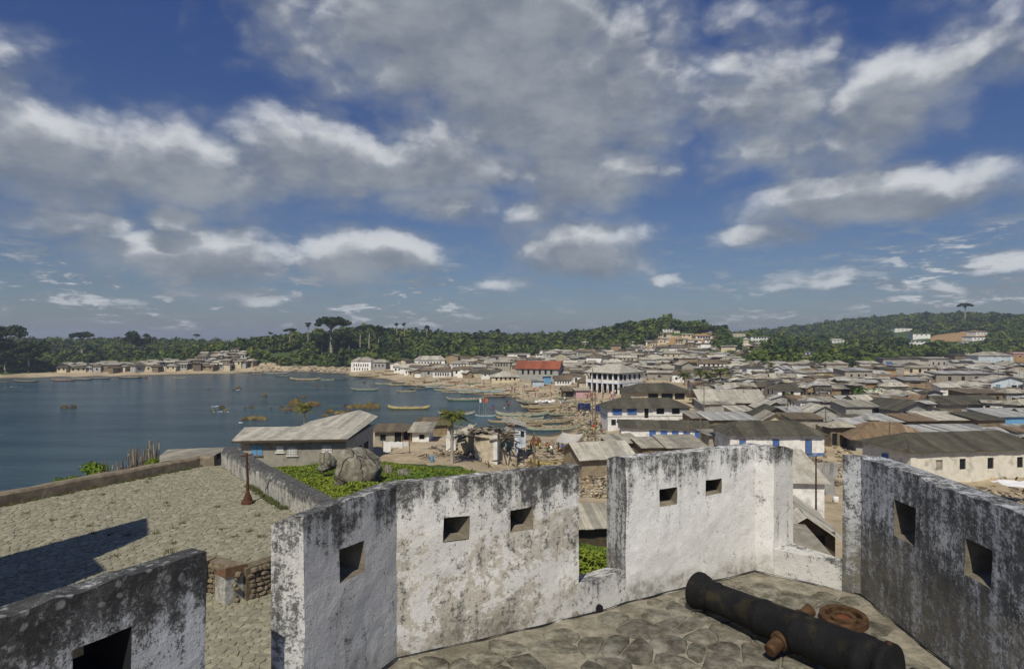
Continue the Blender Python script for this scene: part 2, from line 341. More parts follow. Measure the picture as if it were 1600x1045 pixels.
def kind(o, k): o['kind'] = k; return o
def copy_tree(o, parent=None):
    c = o.copy(); C.objects.link(c); c.parent = parent
    for ch in list(o.children): copy_tree(ch, c)
    return c
def fast_tris(name, V, T, mats, mi=None, parent=None, smooth=False):
    me = bpy.data.meshes.new(name); V = np.asarray(V, dtype=np.float32); T = np.asarray(T, dtype=np.int32); k = T.shape[1]
    me.vertices.add(len(V)); me.vertices.foreach_set('co', V.ravel())
    me.loops.add(T.size); me.loops.foreach_set('vertex_index', T.ravel())
    me.polygons.add(len(T)); me.polygons.foreach_set('loop_start', np.arange(0, T.size, k, dtype=np.int32))
    try: me.polygons.foreach_set('loop_total', np.full(len(T), k, dtype=np.int32))
    except Exception: pass
    for m in (mats if isinstance(mats, (list, tuple)) else [mats]): me.materials.append(m)
    if mi is not None: me.polygons.foreach_set('material_index', np.asarray(mi, dtype=np.int32))
    if smooth: me.polygons.foreach_set('use_smooth', np.ones(len(T), dtype=bool))
    me.update(calc_edges=True); me.validate()
    o = bpy.data.objects.new(name, me); C.objects.link(o)
    if parent: o.parent = parent
    return o

# ------------------------------------------------------------------ terrain
def gz(px, py, z=0.0):
    Y = F * (CZ - z) / (py - HY); return ((px - CX) / F * Y, Y)
SEA_PX = [(-1500, 598), (-300, 594), (0, 591), (100, 589), (200, 587.5), (300, 585), (400, 582), (470, 581), (540, 584), (556, 589), (600, 592), (625, 600), (660, 605), (700, 609), (737, 616), (787, 619), (802, 620.5), (816, 627),
          (820, 634), (836, 643), (862, 649), (884, 657), (893, 665), (886, 675), (858, 682), (838, 681), (800, 676), (740, 673), (690, 671), (590, 671), (480, 682), (360, 703), (240, 722), (150, 752), (80, 770), (0, 800), (-250, 850), (-1500, 900)]
SEA = np.array([gz(x, y) for x, y in SEA_PX] + [(-700, 30), (-900, 150)])
SEA = np.vstack([SEA[:-2], [(-160, -60)], [(-200, -2500)], [(-4500, -2500)], [(-4500, 262)]])
def sea_sd(x, y):
    """signed distance to the shore, positive on land"""
    x = np.atleast_1d(np.asarray(x, float)); y = np.atleast_1d(np.asarray(y, float))
    best = np.full(x.shape, 1e9); ins = np.zeros(x.shape, bool); n = len(SEA)
    for i in range(n):
        ax, ay = SEA[i]; bx, by = SEA[(i + 1) % n]; dx, dy = bx - ax, by - ay
        t = np.clip(((x - ax) * dx + (y - ay) * dy) / (dx * dx + dy * dy), 0, 1)
        best = np.minimum(best, np.hypot(x - ax - t * dx, y - ay - t * dy))
        c = ((ay > y) != (by > y)); xi = (bx - ax) * (y - ay) / (by - ay + 1e-12) + ax
        ins ^= (c & (x < xi))
    return np.where(ins, -best, best)
def sstep(a, b, x):
    t = np.clip((x - a) / (b - a), 0, 1); return t * t * (3 - 2 * t)
HILLS = [(-500, 560, 5, 260, 110), (-100, 520, 4, 130, 80), (110, 520, 4, 120, 80), (330, 560, 5.5, 100, 80), (352, 335, 5.0, 26, 22),
 (515, 400, 8.5, 48, 42), (425, 385, 4.5, 26, 32), (660, 450, 11.5, 66, 48), (800, 560, 11.5, 70, 60), (940, 900, 10, 120, 120), (250, 950, 5, 300, 150),
 (1050, 455, 12.0, 36, 50), (985, 500, 6.0, 36, 46), (1150, 495, 7.5, 52, 46), (1560, 800, 29.5, 170, 120), (1370, 800, 8.5, 90, 110), (1490, 560, 6.5, 80, 60), (1700, 600, 10, 90, 90), (1240, 880, 5, 130, 120), (1950, 500, 12, 120, 120)]
HW = [((px - CX) / F * Y, Y, a, sx, sy) for px, Y, a, sx, sy in HILLS]
def height(x, y, sd=None):
    x = np.atleast_1d(np.asarray(x, float)); y = np.atleast_1d(np.asarray(y, float))
    if sd is None: sd = sea_sd(x, y)
    h = -2.5 * sstep(0, -14, sd) + (.15 + 1.9 * sstep(0, 22, sd)) * (sd > 0) + .15 * sstep(-3, 0, sd) * (sd <= 0)
    inland = sstep(4, 60, sd)
    h = h + inland * (np.clip((y - 130) * .011, 0, 4.0) * sstep(-60, 60, x) + np.clip((y - 110) * .010, 0, 2.6) * sstep(30, 110, x))
    g = 0
    for hx, hy, a, sx, sy in HW:
        g = g + a * np.exp(-((x - hx) / sx) ** 2 * .5 - ((y - hy) / sy) ** 2 * .5)
    h = h + g * sstep(2, 40, sd)
    r = np.hypot(x, y); s = 35 + 17 * sstep(5, -8, x)
    m = np.minimum(11.0 * np.exp(-(r / s) ** 1.6), 7.2)
    h = h + m * sstep(0, 18, sd) - 2.6 * sstep(27, 23, r)
    bump = .35 * np.sin(x * .13 + 1.3) * np.sin(y * .09) + .18 * np.sin(x * .41 + y * .23) + .08 * np.sin(x * 1.3) * np.cos(y * 1.1)
    return h + bump * sstep(3, 30, sd) * sstep(0, 40, r)
def gh(x, y): return float(height(x, y)[0])
_Y = np.concatenate([np.arange(14, 120, .5), np.arange(120, 500, 1.5), np.arange(500, 1500, 6)])
def ray(px, py, ymin=14):
    Y = _Y[_Y >= ymin]; X = (px - CX) / F * Y; Z = CZ - (py - HY) / F * Y
    hh = np.maximum(height(X, Y), 0.0); k = np.nonzero(hh >= Z)[0]
    if len(k) == 0: i = int(np.argmin(Z - hh))
    else: i = k[0]
    return Vector((X[i], Y[i], float(hh[i])))
def proj(p): return (CX + F * p[0] / p[1], HY + F * (CZ - p[2]) / p[1])
def inpoly(px, py, poly):
    px = np.atleast_1d(px); py = np.atleast_1d(py); ins = np.zeros(px.shape, bool); n = len(poly)
    for i in range(n):
        ax, ay = poly[i]; bx, by = poly[(i + 1) % n]
        c = ((ay > py) != (by > py)); ins ^= (c & (px < (bx - ax) * (py - ay) / (by - ay + 1e-12) + ax))
    return ins
TOWN = [(-50, 600), (-50, 588), (90, 580), (90, 574), (210, 571), (290, 565), (310, 556), (385, 553), (400, 568), (545, 574), (560, 566), (640, 568), (720, 563), (790, 556), (905, 553), (960, 552), (1000, 548), (1000, 540), (1035, 524), (1108, 526), (1114, 540),
        (1120, 552), (1150, 562), (1180, 575), (1290, 575), (1380, 567), (1400, 562), (1500, 555), (1600, 552), (1800, 552), (1800, 1500), (-50, 1500)]
BARE = [[(1036, 548), (1042, 528), (1098, 526), (1116, 536), (1100, 546)], [(1452, 536), (1456, 524), (1520, 516), (1550, 518), (1540, 526), (1500, 534)], [(985, 552), (1000, 539), (1036, 534), (1036, 548)], [(1060, 526), (1110, 518), (1128, 526), (1100, 530)], [(1140, 544), (1180, 538), (1190, 546), (1160, 552)], [(322, 570), (330, 552), (385, 552), (390, 566)]]
def build_terrain():
    ang = np.concatenate([np.linspace(-180, -60, 60, endpoint=False), np.linspace(-60, 60, 460, endpoint=False), np.linspace(60, 180, 60, endpoint=False)])
    rad = np.concatenate([[1.0, 4, 8, 12], 15 * 1.0128 ** np.arange(0, 425)])
    A, Rr = np.meshgrid(np.radians(ang), rad); X = Rr * np.sin(A); Y = Rr * np.cos(A); sd = sea_sd(X.ravel(), Y.ravel())
    Z = height(X.ravel(), Y.ravel(), sd); V = np.stack([X.ravel(), Y.ravel(), Z], 1)
    na, nr = len(ang), len(rad); i, j = np.meshgrid(np.arange(nr - 1), np.arange(na), indexing='ij'); j2 = (j + 1) % na
    Q = np.stack([i * na + j, i * na + j2, (i + 1) * na + j2, (i + 1) * na + j], -1).reshape(-1, 4)
    m, t, b = base_mat('ground_earth')
    P = t.new('ShaderNodeNewGeometry').outputs['Position']
    veg = t.new('ShaderNodeAttribute', attribute_name='veg').outputs['Fac']; wet = t.new('ShaderNodeAttribute', attribute_name='wet').outputs['Fac']; bare = t.new('ShaderNodeAttribute', attribute_name='bare').outputs['Fac']
    n1 = t.noise(P, .12, 8, .68); n2 = t.noise(P, .9, 8, .7); n3 = t.noise(P, 4, 5, .7)
    sand = t.mix(t.ramp(n1, .35, .65), (.30, .24, .155), (.45, .365, .245)); sand = t.mix(t.ramp(n2, .50, .68, 0, .6), sand, (.15, .12, .08)); sand = t.mix(t.ramp(n3, .56, .72, 0, .5), sand, (.42, .39, .33))
    sand = t.mix(t.ramp(t.noise(P, .35, 4, .6), .60, .70, 0, .6), sand, (.10, .11, .04))
    gr = t.mix(t.ramp(n2, .35, .65), (.028, .050, .012), (.075, .11, .025))
    vv = t.ramp(t.math('ADD', veg, t.math('MULTIPLY', t.math('SUBTRACT', n2, .5), .9)), .4, .6)
    c = t.mix(vv, sand, gr); c = t.mix(t.ramp(t.math('ADD', bare, t.math('MULTIPLY', t.math('SUBTRACT', n2, .5), .6)), .4, .6), c, t.mix(n3, (.24, .14, .06), (.40, .27, .13)))
    c = t.mix(wet, c, (.085, .068, .045))
    t.l.new(c, b.inputs['Base Color']); b.inputs['Roughness'].default_value = .95
    bn = t.new('ShaderNodeBump'); bn.inputs['Strength'].default_value = .6; bn.inputs['Distance'].default_value = .25; t.l.new(n2, bn.inputs['Height']); t.l.new(bn.outputs[0], b.inputs['Normal'])
    o = fast_tris('ground', V, Q[:, ::-1], m, smooth=True); kind(o, 'structure')
    r = np.hypot(V[:, 0], V[:, 1]); front = V[:, 1] > 5; px = np.full(len(V), -9999.); py = px.copy()
    px[front] = CX + F * V[front, 0] / V[front, 1]; py[front] = HY + F * (CZ - V[front, 2]) / V[front, 1]
    town = inpoly(px, py, TOWN) & front; vg = np.where(town | (sd < 3), 0.0, 1.0); vg[~front & (r < 200)] = .3
    bank = inpoly(px, py, [(395, 728), (600, 722), (720, 728), (1000, 860), (1000, 1500), (395, 1500)]) & (r < 75); vg[bank] = .8
    ba = np.zeros(len(V))
    for p in BARE: ba[inpoly(px, py, p) & (r > 250)] = 1
    for nm, arr in (('veg', vg), ('wet', sstep(2.2, .2, sd)), ('bare', ba)):
        at = o.data.attributes.new(nm, 'FLOAT', 'POINT'); at.data.foreach_set('value', arr.astype(np.float32))
    return o
build_terrain()
def build_water():
    m, t, b = base_mat('sea_water')
    P = t.new('ShaderNodeNewGeometry').outputs['Position']
    n1 = t.noise(t.mapping(P, rot=(0, 0, .5), scale=(1, 2.0, 1)), .42, 6, .62); n2 = t.noise(P, 2.4, 4, .6); n0 = t.noise(t.mapping(P, rot=(0, 0, .25), scale=(.35, 1.6, 1)), .05, 7, .65)
    c = t.mix(t.ramp(n0, .38, .62), (.016, .046, .066), (.040, .080, .100))
    t.l.new(c, b.inputs['Base Color']); b.inputs['Roughness'].default_value = .16; b.inputs['IOR'].default_value = 1.33; b.inputs['Specular IOR Level'].default_value = .5
    h = t.math('ADD', t.math('MULTIPLY', n1, 1.0), t.math('MULTIPLY', n2, .28))
    bn = t.new('ShaderNodeBump'); bn.inputs['Strength'].default_value = 1.0; bn.inputs['Distance'].default_value = .6; t.l.new(h, bn.inputs['Height']); t.l.new(bn.outputs[0], b.inputs['Normal'])
    q = MB(); q.add([(-5400, -2600, 0), (5400, -2600, 0), (5400, 5400, 0), (-5400, 5400, 0)], [(0, 1, 2, 3)]); kind(q.build('sea_water', m), 'structure')
build_water()
#=== PART2 ===
# ------------------------------------------------------------------ the fort: bastion in front of the camera
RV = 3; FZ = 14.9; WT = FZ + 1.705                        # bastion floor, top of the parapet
def V2(x, y): return Vector((x, y))
P0, P1, P2 = V2(-1.66, 4.85), V2(-1.116, 5.89), V2(.747, 6.77)
C0, C3 = V2(1.34, 7.146), V2(3.246, 8.11)
P4 = V2(4.224, 7.363); RE = V2(3.93, 1.5)
D34 = (P4 - C3).normalized(); S1 = C3 + D34 * .232; S2 = C3 + D34 * 1.03
E1, E0 = V2(-2.04, 4.05), V2(-2.62, 3.11); EE = E0 + (E0 - E1) * 1.5
def wdisp(p):
    q = Vector(p) * 1.9; n = mn.noise_vector(q) * .016 + mn.noise_vector(Vector(p) * 7.0) * .006
    p = Vector(p)
    if p.z > WT - .12: n.z -= (p.z - WT + .12) / .12 * (abs(mn.noise(p * 6)) * .05 + abs(mn.noise(p * 17)) * .02)
    return p + n
def pix_wall(px, py, A, B):
    k = (px - CX) / F; d = B - A; s = (k * A.y - A.x) / (d.x - k * d.y); Y = A.y + d.y * s
    return s * d.length, CZ - (py - HY) / F * Y
def wall_seg(mb, A, B, Ao, Bo, z0, zt, zto, holes, M_=0):
    """one straight run of parapet: inner face with splayed loopholes, outer face, sloping top"""
    L = (B - A).length
    us = set([0, L]) | {i * .09 for i in range(1, int(L / .09)) if L - i * .09 > .03}; vs = set([z0, zt]) | {z0 + i * .09 for i in range(1, int((zt - z0) / .09)) if zt - z0 - i * .09 > .03}
    for u0, u1, v0, v1 in holes:
        us = {u for u in us if min(abs(u - u0), abs(u - u1)) > .03} | {u0, u1}; vs = {v for v in vs if min(abs(v - v0), abs(v - v1)) > .03} | {v0, v1}
    us = sorted(us); vs = sorted(vs)
    def Pi(u, v): p = A + (B - A) * (u / L); return wdisp((p.x, p.y, v))
    def Po(u, v): p = Ao + (Bo - Ao) * (u / L); return Vector((p.x, p.y, v))
    G = {}; vv = []; ff = []
    def vid(p, key):
        if key not in G: G[key] = len(vv); vv.append(p)
        return G[key]
    for i in range(len(us) - 1):
        for j in range(len(vs) - 1):
            um = (us[i] + us[i + 1]) / 2; vm = (vs[j] + vs[j + 1]) / 2
            if any(h[0] < um < h[1] and h[2] < vm < h[3] for h in holes): continue
            ff.append([vid(Pi(us[a], vs[b]), ('i', a, b)) for a, b in ((i, j), (i + 1, j), (i + 1, j + 1), (i, j + 1))])
    mb.add(vv, ff, M_)
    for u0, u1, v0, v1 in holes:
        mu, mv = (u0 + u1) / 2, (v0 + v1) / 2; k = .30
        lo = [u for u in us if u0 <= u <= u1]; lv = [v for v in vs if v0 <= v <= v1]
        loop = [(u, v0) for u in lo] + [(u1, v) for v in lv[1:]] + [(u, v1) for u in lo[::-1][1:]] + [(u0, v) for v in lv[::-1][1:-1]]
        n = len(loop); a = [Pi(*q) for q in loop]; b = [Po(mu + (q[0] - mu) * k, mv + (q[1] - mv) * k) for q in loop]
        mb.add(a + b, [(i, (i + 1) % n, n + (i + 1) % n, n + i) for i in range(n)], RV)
    # outer face with the small openings
    hu = []; hv = []
    ho = [((h[0] + h[1]) / 2 - (h[1] - h[0]) * .15, (h[0] + h[1]) / 2 + (h[1] - h[0]) * .15, (h[2] + h[3]) / 2 - (h[3] - h[2]) * .15, (h[2] + h[3]) / 2 + (h[3] - h[2]) * .15) for h in holes]
    us2 = sorted({0, L} | {x for h in ho for x in h[:2]}); vs2 = sorted({z0, zto} | {x for h in ho for x in h[2:]})
    for i in range(len(us2) - 1):
        for j in range(len(vs2) - 1):
            um = (us2[i] + us2[i + 1]) / 2; vm = (vs2[j] + vs2[j + 1]) / 2
            if any(h[0] < um < h[1] and h[2] < vm < h[3] for h in ho): continue
            mb.add([Po(us2[i], vs2[j]), Po(us2[i + 1], vs2[j]), Po(us2[i + 1], vs2[j + 1]), Po(us2[i], vs2[j + 1])], [(3, 2, 1, 0)])
    top = [Pi(u, zt) for u in us] + [(Pi(u, zt) * .5 + Po(u, zto) * .5 + Vector((0, 0, .03))) for u in us] + [Po(u, zto) for u in us]; n = len(us)
    mb.add(top, [(i, i + 1, n + i + 1, n + i) for i in range(n - 1)] + [(n + i, n + i + 1, 2 * n + i + 1, 2 * n + i) for i in range(n - 1)])
def end_cap(mb, A, Ao, z0, zt, zto, flip=False, M_=0):
    n = 20; m_ = 6; vs = []
    for j in range(n + 1):
        for i in range(m_ + 1):
            q = A + (Ao - A) * (i / m_); z = z0 + ((zt + (zto - zt) * i / m_ + .03 * (1 - abs(2 * i / m_ - 1))) - z0) * j / n; p = Vector((q.x, q.y, z))
            w = 1 - i / m_; vs.append(p + (wdisp(p) - p) * w)
    mb.add(vs, [tuple((j * (m_ + 1) + i, j * (m_ + 1) + i + 1, (j + 1) * (m_ + 1) + i + 1, (j + 1) * (m_ + 1) + i)[::-1 if flip else 1]) for j in range(n) for i in range(m_)], M_)
def hole(px0, px1, py0, py1, A, B):
    a = pix_wall(px0, (py0 + py1) / 2, A, B)[0]; b = pix_wall(px1, (py0 + py1) / 2, A, B)[0]; xm = (px0 + px1) / 2
    return (a, b, pix_wall(xm, py1, A, B)[1], pix_wall(xm, py0, A, B)[1])
ZB = FZ - .03; ZO = WT - .09
O0, O1, O2 = V2(-1.93, 4.87), V2(-1.42, 6.18), V2(.56, 7.13)
mb = MB()
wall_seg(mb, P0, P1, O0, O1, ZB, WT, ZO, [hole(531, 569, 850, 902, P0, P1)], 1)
wall_seg(mb, P1, P2, O1, O2, ZB, WT, ZO, [hole(693, 734, 805, 843, P1, P2), hole(797, 833, 794, 829, P1, P2)])
end_cap(mb, P0, O0, ZB - 2, WT, ZO, True, 2); end_cap(mb, P2, O2, ZB, WT, ZO)
tag(mb.build('parapet_wall', [M_PL_B, M_PL_A, M_PL_E, M_REVEAL_SHADE]), 'patchy white parapet wall with three loopholes, plaster flaking to beige', 'wall')
mb = MB(); CO0, CO3, SO1 = V2(1.18, 7.57), V2(3.26, 8.62), V2(3.80, 8.22)
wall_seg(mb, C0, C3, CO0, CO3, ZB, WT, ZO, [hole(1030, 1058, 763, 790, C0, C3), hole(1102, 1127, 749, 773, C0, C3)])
wall_seg(mb, C3, S1, CO3, SO1, ZB, WT, ZO, [])
end_cap(mb, C0, CO0, ZB, WT, ZO, True, 1); end_cap(mb, S1, SO1, ZB, WT, ZO)
tag(mb.build('parapet_wall', [M_PL_C, M_PL_E, M_PL_C, M_REVEAL_SHADE]), 'bright white parapet wall with two small loopholes behind the cannon muzzle', 'wall')
mb = MB(); SO2, O4, ORE = V2(4.45, 7.5), V2(4.70, 7.42), V2(4.40, 1.5)
wall_seg(mb, S2, P4, SO2, O4, ZB, WT, ZO, [])
wall_seg(mb, P4, RE, O4, ORE, ZB, WT, ZO, [hole(1397, 1431, 787, 845, P4, RE), hole(1507, 1549, 850, 908, P4, RE)])
end_cap(mb, S2, SO2, ZB, WT, ZO, True)
tag(mb.build('parapet_wall', [M_PL_R, M_PL_R, M_PL_R, M_REVEAL_SHADE]), 'black-stained parapet wall with two loopholes, beside the rusty iron ring', 'wall')
mb = MB(); N = (E1 - E0).normalized(); NO = V2(-N.y, N.x); EO1, EOE = E1 + NO * .34 , EE + NO * .34
wall_seg(mb, EE, E1, EOE, EO1, ZB, WT, ZO, [hole(112, 205, 995, 1085, EE, E1)])
end_cap(mb, E1, EO1, ZB - 1.4, WT, ZO)
tag(mb.build('parapet_wall', [M_PL_L, M_PL_L, M_PL_L, M_DARK]), 'mould-blackened parapet wall above the courtyard with one large loophole', 'wall')  # near-black last slot paints the unlit depth of this loophole
# sills of the gun embrasures
def sill(a, b, outer, h, mat, label, zdrop=.02):
    q = MB(); n = 10; poly = [a, b] + outer
    nA = 14; rows = []
    back_l, back_r = outer[-1], outer[0]
    for j in range(7):
        for i in range(nA + 1):
            f = a + (b - a) * (i / nA); o_ = back_l + (back_r - back_l) * (i / nA); p = f + (o_ - f) * (j / 6)
            rows.append(wdisp((p.x, p.y, FZ + h - zdrop * j)))
    q.add(rows, [(j * (nA + 1) + i, j * (nA + 1) + i + 1, (j + 1) * (nA + 1) + i + 1, (j + 1) * (nA + 1) + i) for j in range(6) for i in range(nA)])
    fr = []
    for j in range(6):
        for i in range(nA + 1):
            f = a + (b - a) * (i / nA); fr.append(wdisp((f.x, f.y, ZB + (h + .03) * j / 5)))
    q.add(fr, [(j * (nA + 1) + i, j * (nA + 1) + i + 1, (j + 1) * (nA + 1) + i + 1, (j + 1) * (nA + 1) + i) for j in range(5) for i in range(nA)])
    q.prism([back_l, back_r, b + (back_r - b) * .5, a + (back_l - a) * .5], FZ - 2, FZ + h - zdrop * 6 - .02)
    return tag(q.build('embrasure_sill', mat), label, 'sill')
def at(px, py, drop): Y = F * drop / (py - HY); return V2((px - CX) / F * Y, Y)
sill(P2, C0, [CO0 + V2(-.02, 0), O2 + V2(.0, 0)], .385, M_PL_S, 'low plastered sill between the patchy and the bright white walls')
sill(C3 + D34 * .235, S2, [S2 + V2(.061, .079), SO1], .355, M_PL_S, 'low white sill behind the iron ring, open towards the roofs', .0)
sill(E1, P0, [O0, EO1], .38, M_PL_L, 'dark sill between the two walls above the lower court')
# sloping mouldy apron outside the wide sill
q = MB(); ap = [S1 + D34 * .004, S2, at(1314, 882, 2.74), at(1258, 817, 2.78), at(1205, 811, 2.78)]
q.prism([SO1 + V2(-.3, .2), SO1 + V2(.02, -.02), S2 + V2(.055, .075), at(1318, 878, 2.745), at(1300, 864, 2.75), at(1258, 817, 2.78), at(1200, 811, 2.78)], 12.0, [FZ + .33, FZ + .34, FZ + .34, FZ + .34, FZ + .33, FZ + .30, FZ + .30])
tag(q.build('wall_ledge', plaster('plaster_ledge', (.36, .33, .27), -.02, .3, 17.6)), 'mould-streaked ledge outside the wide embrasure, sunlit', 'ledge')
# massive bastion below the parapet
q = MB(); q.prism([ORE, O4, SO1, CO3, CO0, O2, O1, O0, EO1, EOE, V2(-4.5, .5)], 3.0, FZ - .05)
kind(q.build('bastion_masonry', M_RUBBLEWALL), 'structure')
# paving of the bastion: mortar bed with flagstones standing a little proud
inner = [EE, E1, P0, P1, P2, C0, C3, P4, RE]
floor_poly = [(p.x, p.y) for p in inner]
q = MB(); xs = np.arange(-3.2, 4.6, .08); ys = np.arange(1.5, 8.4, .08)
vv = [(x, y, FZ + .004 + .012 * mn.noise((x * 3, y * 3, 0)) + .006 * mn.noise((x * 14, y * 14, 2))) for y in ys for x in xs]; w = len(xs)
cx_, cy_ = np.meshgrid(xs[:-1] + .04, ys[:-1] + .04); big = [(p[0] * 1.02 - .05, p[1] * 1.015) for p in floor_poly]
ok = inpoly(cx_.ravel(), cy_.ravel(), big).reshape(cx_.shape)
q.add(vv, [(j * w + i, j * w + i + 1, (j + 1) * w + i + 1, (j + 1) * w + i) for j in range(len(ys) - 1) for i in range(w - 1) if ok[j, i]])
bfloor = kind(q.build('bastion_floor', M_MORTAR, smooth=True), 'structure')
def clip(poly, nx, ny, c):
    out = []
    for i in range(len(poly)):
        a = poly[i]; b = poly[(i + 1) % len(poly)]; da = a[0] * nx + a[1] * ny - c; db = b[0] * nx + b[1] * ny - c
        if da <= 0: out.append(a)
        if (da < 0 < db) or (db < 0 < da):
            t = da / (da - db); out.append((a[0] + (b[0] - a[0]) * t, a[1] + (b[1] - a[1]) * t))
    return out
def voronoi(x0, x1, y0, y1, sx, sy, jit, gap, rg, rot=0.0):
    nx, ny = int((x1 - x0) / sx) + 1, int((y1 - y0) / sy) + 1
    P = [[(x0 + (i + (.5 if j % 2 else 0) + rg.uniform(-jit, jit)) * sx, y0 + (j + rg.uniform(-jit, jit)) * sy) for i in range(nx)] for j in range(ny)]
    cells = []
    for j in range(1, ny - 1):
        for i in range(1, nx - 1):
            p = P[j][i]; poly = [(p[0] - sx, p[1] - sy), (p[0] + sx, p[1] - sy), (p[0] + sx, p[1] + sy), (p[0] - sx, p[1] + sy)]; g = gap * rg.uniform(.6, 1.6)
            for dj in (-1, 0, 1):
                for di in (-1, 0, 1):
                    if di or dj:
                        r_ = P[j + dj][i + di]; dx, dy = r_[0] - p[0], r_[1] - p[1]; L = math.hypot(dx, dy) + 1e-9; nx_, ny_ = dx / L, dy / L
                        poly = clip(poly, nx_, ny_, p[0] * nx_ + p[1] * ny_ + L / 2 - g)
                        if len(poly) < 3: break
                if len(poly) < 3: break
            if len(poly) >= 4: cells.append((p, poly))
    return cells
def rounded(poly, k=.22):
    out = []
    n = len(poly)
    for i in range(n):
        a, b, c = poly[i - 1], poly[i], poly[(i + 1) % n]
        out += [(b[0] + (a[0] - b[0]) * k, b[1] + (a[1] - b[1]) * k), (b[0] + (c[0] - b[0]) * k, b[1] + (c[1] - b[1]) * k)]
    return out
rg = random.Random(3)
for p, poly in voronoi(-3.2, 4.8, 1.5, 8.6, .36, .29, .50, .007, rg):
    if not inpoly(p[0], p[1], floor_poly)[0] or p[1] < 4.0: continue
    if rg.random() < .05: continue
    pr = rounded(poly, .2)
    if not all(inpoly(a[0], a[1], floor_poly)[0] for a in pr): pr = [(p[0] + (a[0] - p[0]) * .6, p[1] + (a[1] - p[1]) * .6) for a in pr]
    if not all(inpoly(a[0], a[1], floor_poly)[0] for a in pr): continue
    n = len(pr); cxm = sum(a[0] for a in pr) / n; cym = sum(a[1] for a in pr) / n; zt = FZ + .012 + rg.uniform(0, .014); tx, ty = rg.uniform(-.03, .03), rg.uniform(-.03, .03)
    def zz(a, o=0): return zt + (a[0] - cxm) * tx + (a[1] - cym) * ty + o
    ins = [(cxm + (a[0] - cxm) * .86, cym + (a[1] - cym) * .86) for a in pr]
    vs = [(a[0] - cxm, a[1] - cym, -.04 - 0) for a in pr] + [(a[0] - cxm, a[1] - cym, zz(a, -.010) - FZ) for a in pr] + [(a[0] - cxm, a[1] - cym, zz(a, .004) - FZ) for a in ins]
    fs = [(i, (i + 1) % n, n + (i + 1) % n, n + i) for i in range(n)] + [(n + i, n + (i + 1) % n, 2 * n + (i + 1) % n, 2 * n + i) for i in range(n)] + [tuple(range(2 * n, 3 * n))]
    o = mk('flagstone', vs, fs, M_FLAG, bfloor, True); o.location = (cxm, cym, FZ)

# open joint between parapet and paving, drain at the foot of the sill
q = MB(); path = [E1, P0, P1, P2, C0, C3, P4, RE]
for a, b in zip(path[1:-1], path[2:]):
    d = (b - a).normalized(); nn = Vector((d.y, -d.x)); n = int((b - a).length / .05)
    for i in range(n):
        f = [a + d * (b - a).length * (i + k) / n for k in (0, 1)]; w_ = [max(.0, .016 + .022 * mn.noise((p.x * 5, p.y * 5, 7))) + .002 for p in f]; o_ = [.006 + .03 * mn.noise((p.x * 2.2, p.y * 2.2, 1)) for p in f]
        q.add([(f[k].x + nn.x * (o_[k] + s_ * w_[k]), f[k].y + nn.y * (o_[k] + s_ * w_[k]), FZ + .027) for k, s_ in ((0, 0), (1, 0), (1, 1), (0, 1))], [(0, 1, 2, 3)])
q.build('joint', M_DARK, bfloor)
dp = P2 + (C0 - P2) * .42; q = MB(); q.tube([(dp.x, dp.y - .03, FZ + .045), (dp.x - .05, dp.y + .1, FZ + .045)], .045, 12); tag(q.build('drain_hole', M_DARK), 'small dark drain hole at the foot of the low sill', 'drain')
def tufts(name, pts, mat, s=.10, n=26):
    V = []; Fc = []
    for x, y, z in pts:
        for i in range(n):
            a = rg.uniform(0, 6.28); r_ = rg.uniform(0, s); h = rg.uniform(.3, 1.0) * s * 1.1; o_ = len(V); cx, cy = x + math.cos(a) * r_, y + math.sin(a) * r_
            V += [(cx - .012, cy, z), (cx + .012, cy, z), (cx + math.cos(a) * h * .6, cy + math.sin(a) * h * .6, z + h)]; Fc.append((o_, o_ + 1, o_ + 2))
    kind(mk(name, V, Fc, mat), 'stuff')
# ------------------------------------------------------------------ cannon and iron ring
def lathe(prof, n=40):
    v = []; f = []
    for x, r in prof:
        for k in range(n): a = 2 * math.pi * k / n; v.append((x, r * math.cos(a), r * math.sin(a)))
    for i in range(len(prof) - 1):
        for k in range(n): f.append((i * n + k, i * n + (k + 1) % n, (i + 1) * n + (k + 1) % n, (i + 1) * n + k))
    return v, f
CM = Vector((2.115, 6.97, FZ + .235)); CB = Vector((3.22, 5.16, FZ + .285)); ax = CB - CM; CL = ax.length
cannon = empty('cannon', (CM.x, CM.y, CM.z)); cannon.rotation_euler = ax.to_track_quat('X', 'Z').to_euler()
cannon.scale = (1, 1.1, 1.1); tag(cannon, 'long black iron cannon barrel lying on the bastion paving', 'cannon')
prof = [(.30, .002), (.30, .062), (.02, .066), (.0, .072), (0, .135), (.004, .165), (.018, .186), (.045, .186), (.06, .178), (.10, .172), (.16, .150), (.24, .141), (.262, .141), (.268, .150), (.285, .150), (.292, .141), (.60, .149), (.85, .155), (.862, .166), (.90, .166), (.912, .158), (1.0, .160), (1.25, .168),
        (1.262, .178), (1.31, .178), (1.322, .170), (1.7, .182), (1.85, .186), (1.862, .200), (1.93, .202), (1.945, .192), (2.0, .19), (2.06, .19), (2.066, .207), (2.12, .207), (2.135, .185), (2.16, .12), (2.19, .075), (2.21, .06), (2.24, .062), (2.27, .085), (2.31, .09), (2.345, .07), (2.36, .01)]
v, f = lathe(prof); v = [Vector(p) + (mn.noise_vector(Vector(p) * 9) * .003 if p[0] > .001 else Vector((0, 0, 0))) for p in v]
mk('barrel', v, f, M_IRON, cannon, True)
roll = Matrix.Rotation(R(20), 3, 'X')
for s in (-1, 1):
    q = MB(); pts = [roll @ Vector((1.18, s * y, -.01)) for y in (.10, .19, .195, .315, .322)]
    q.tube(pts, [.085, .085, .062, .060, .050], 20); o = q.build('trunnion', M_RUST, cannon)
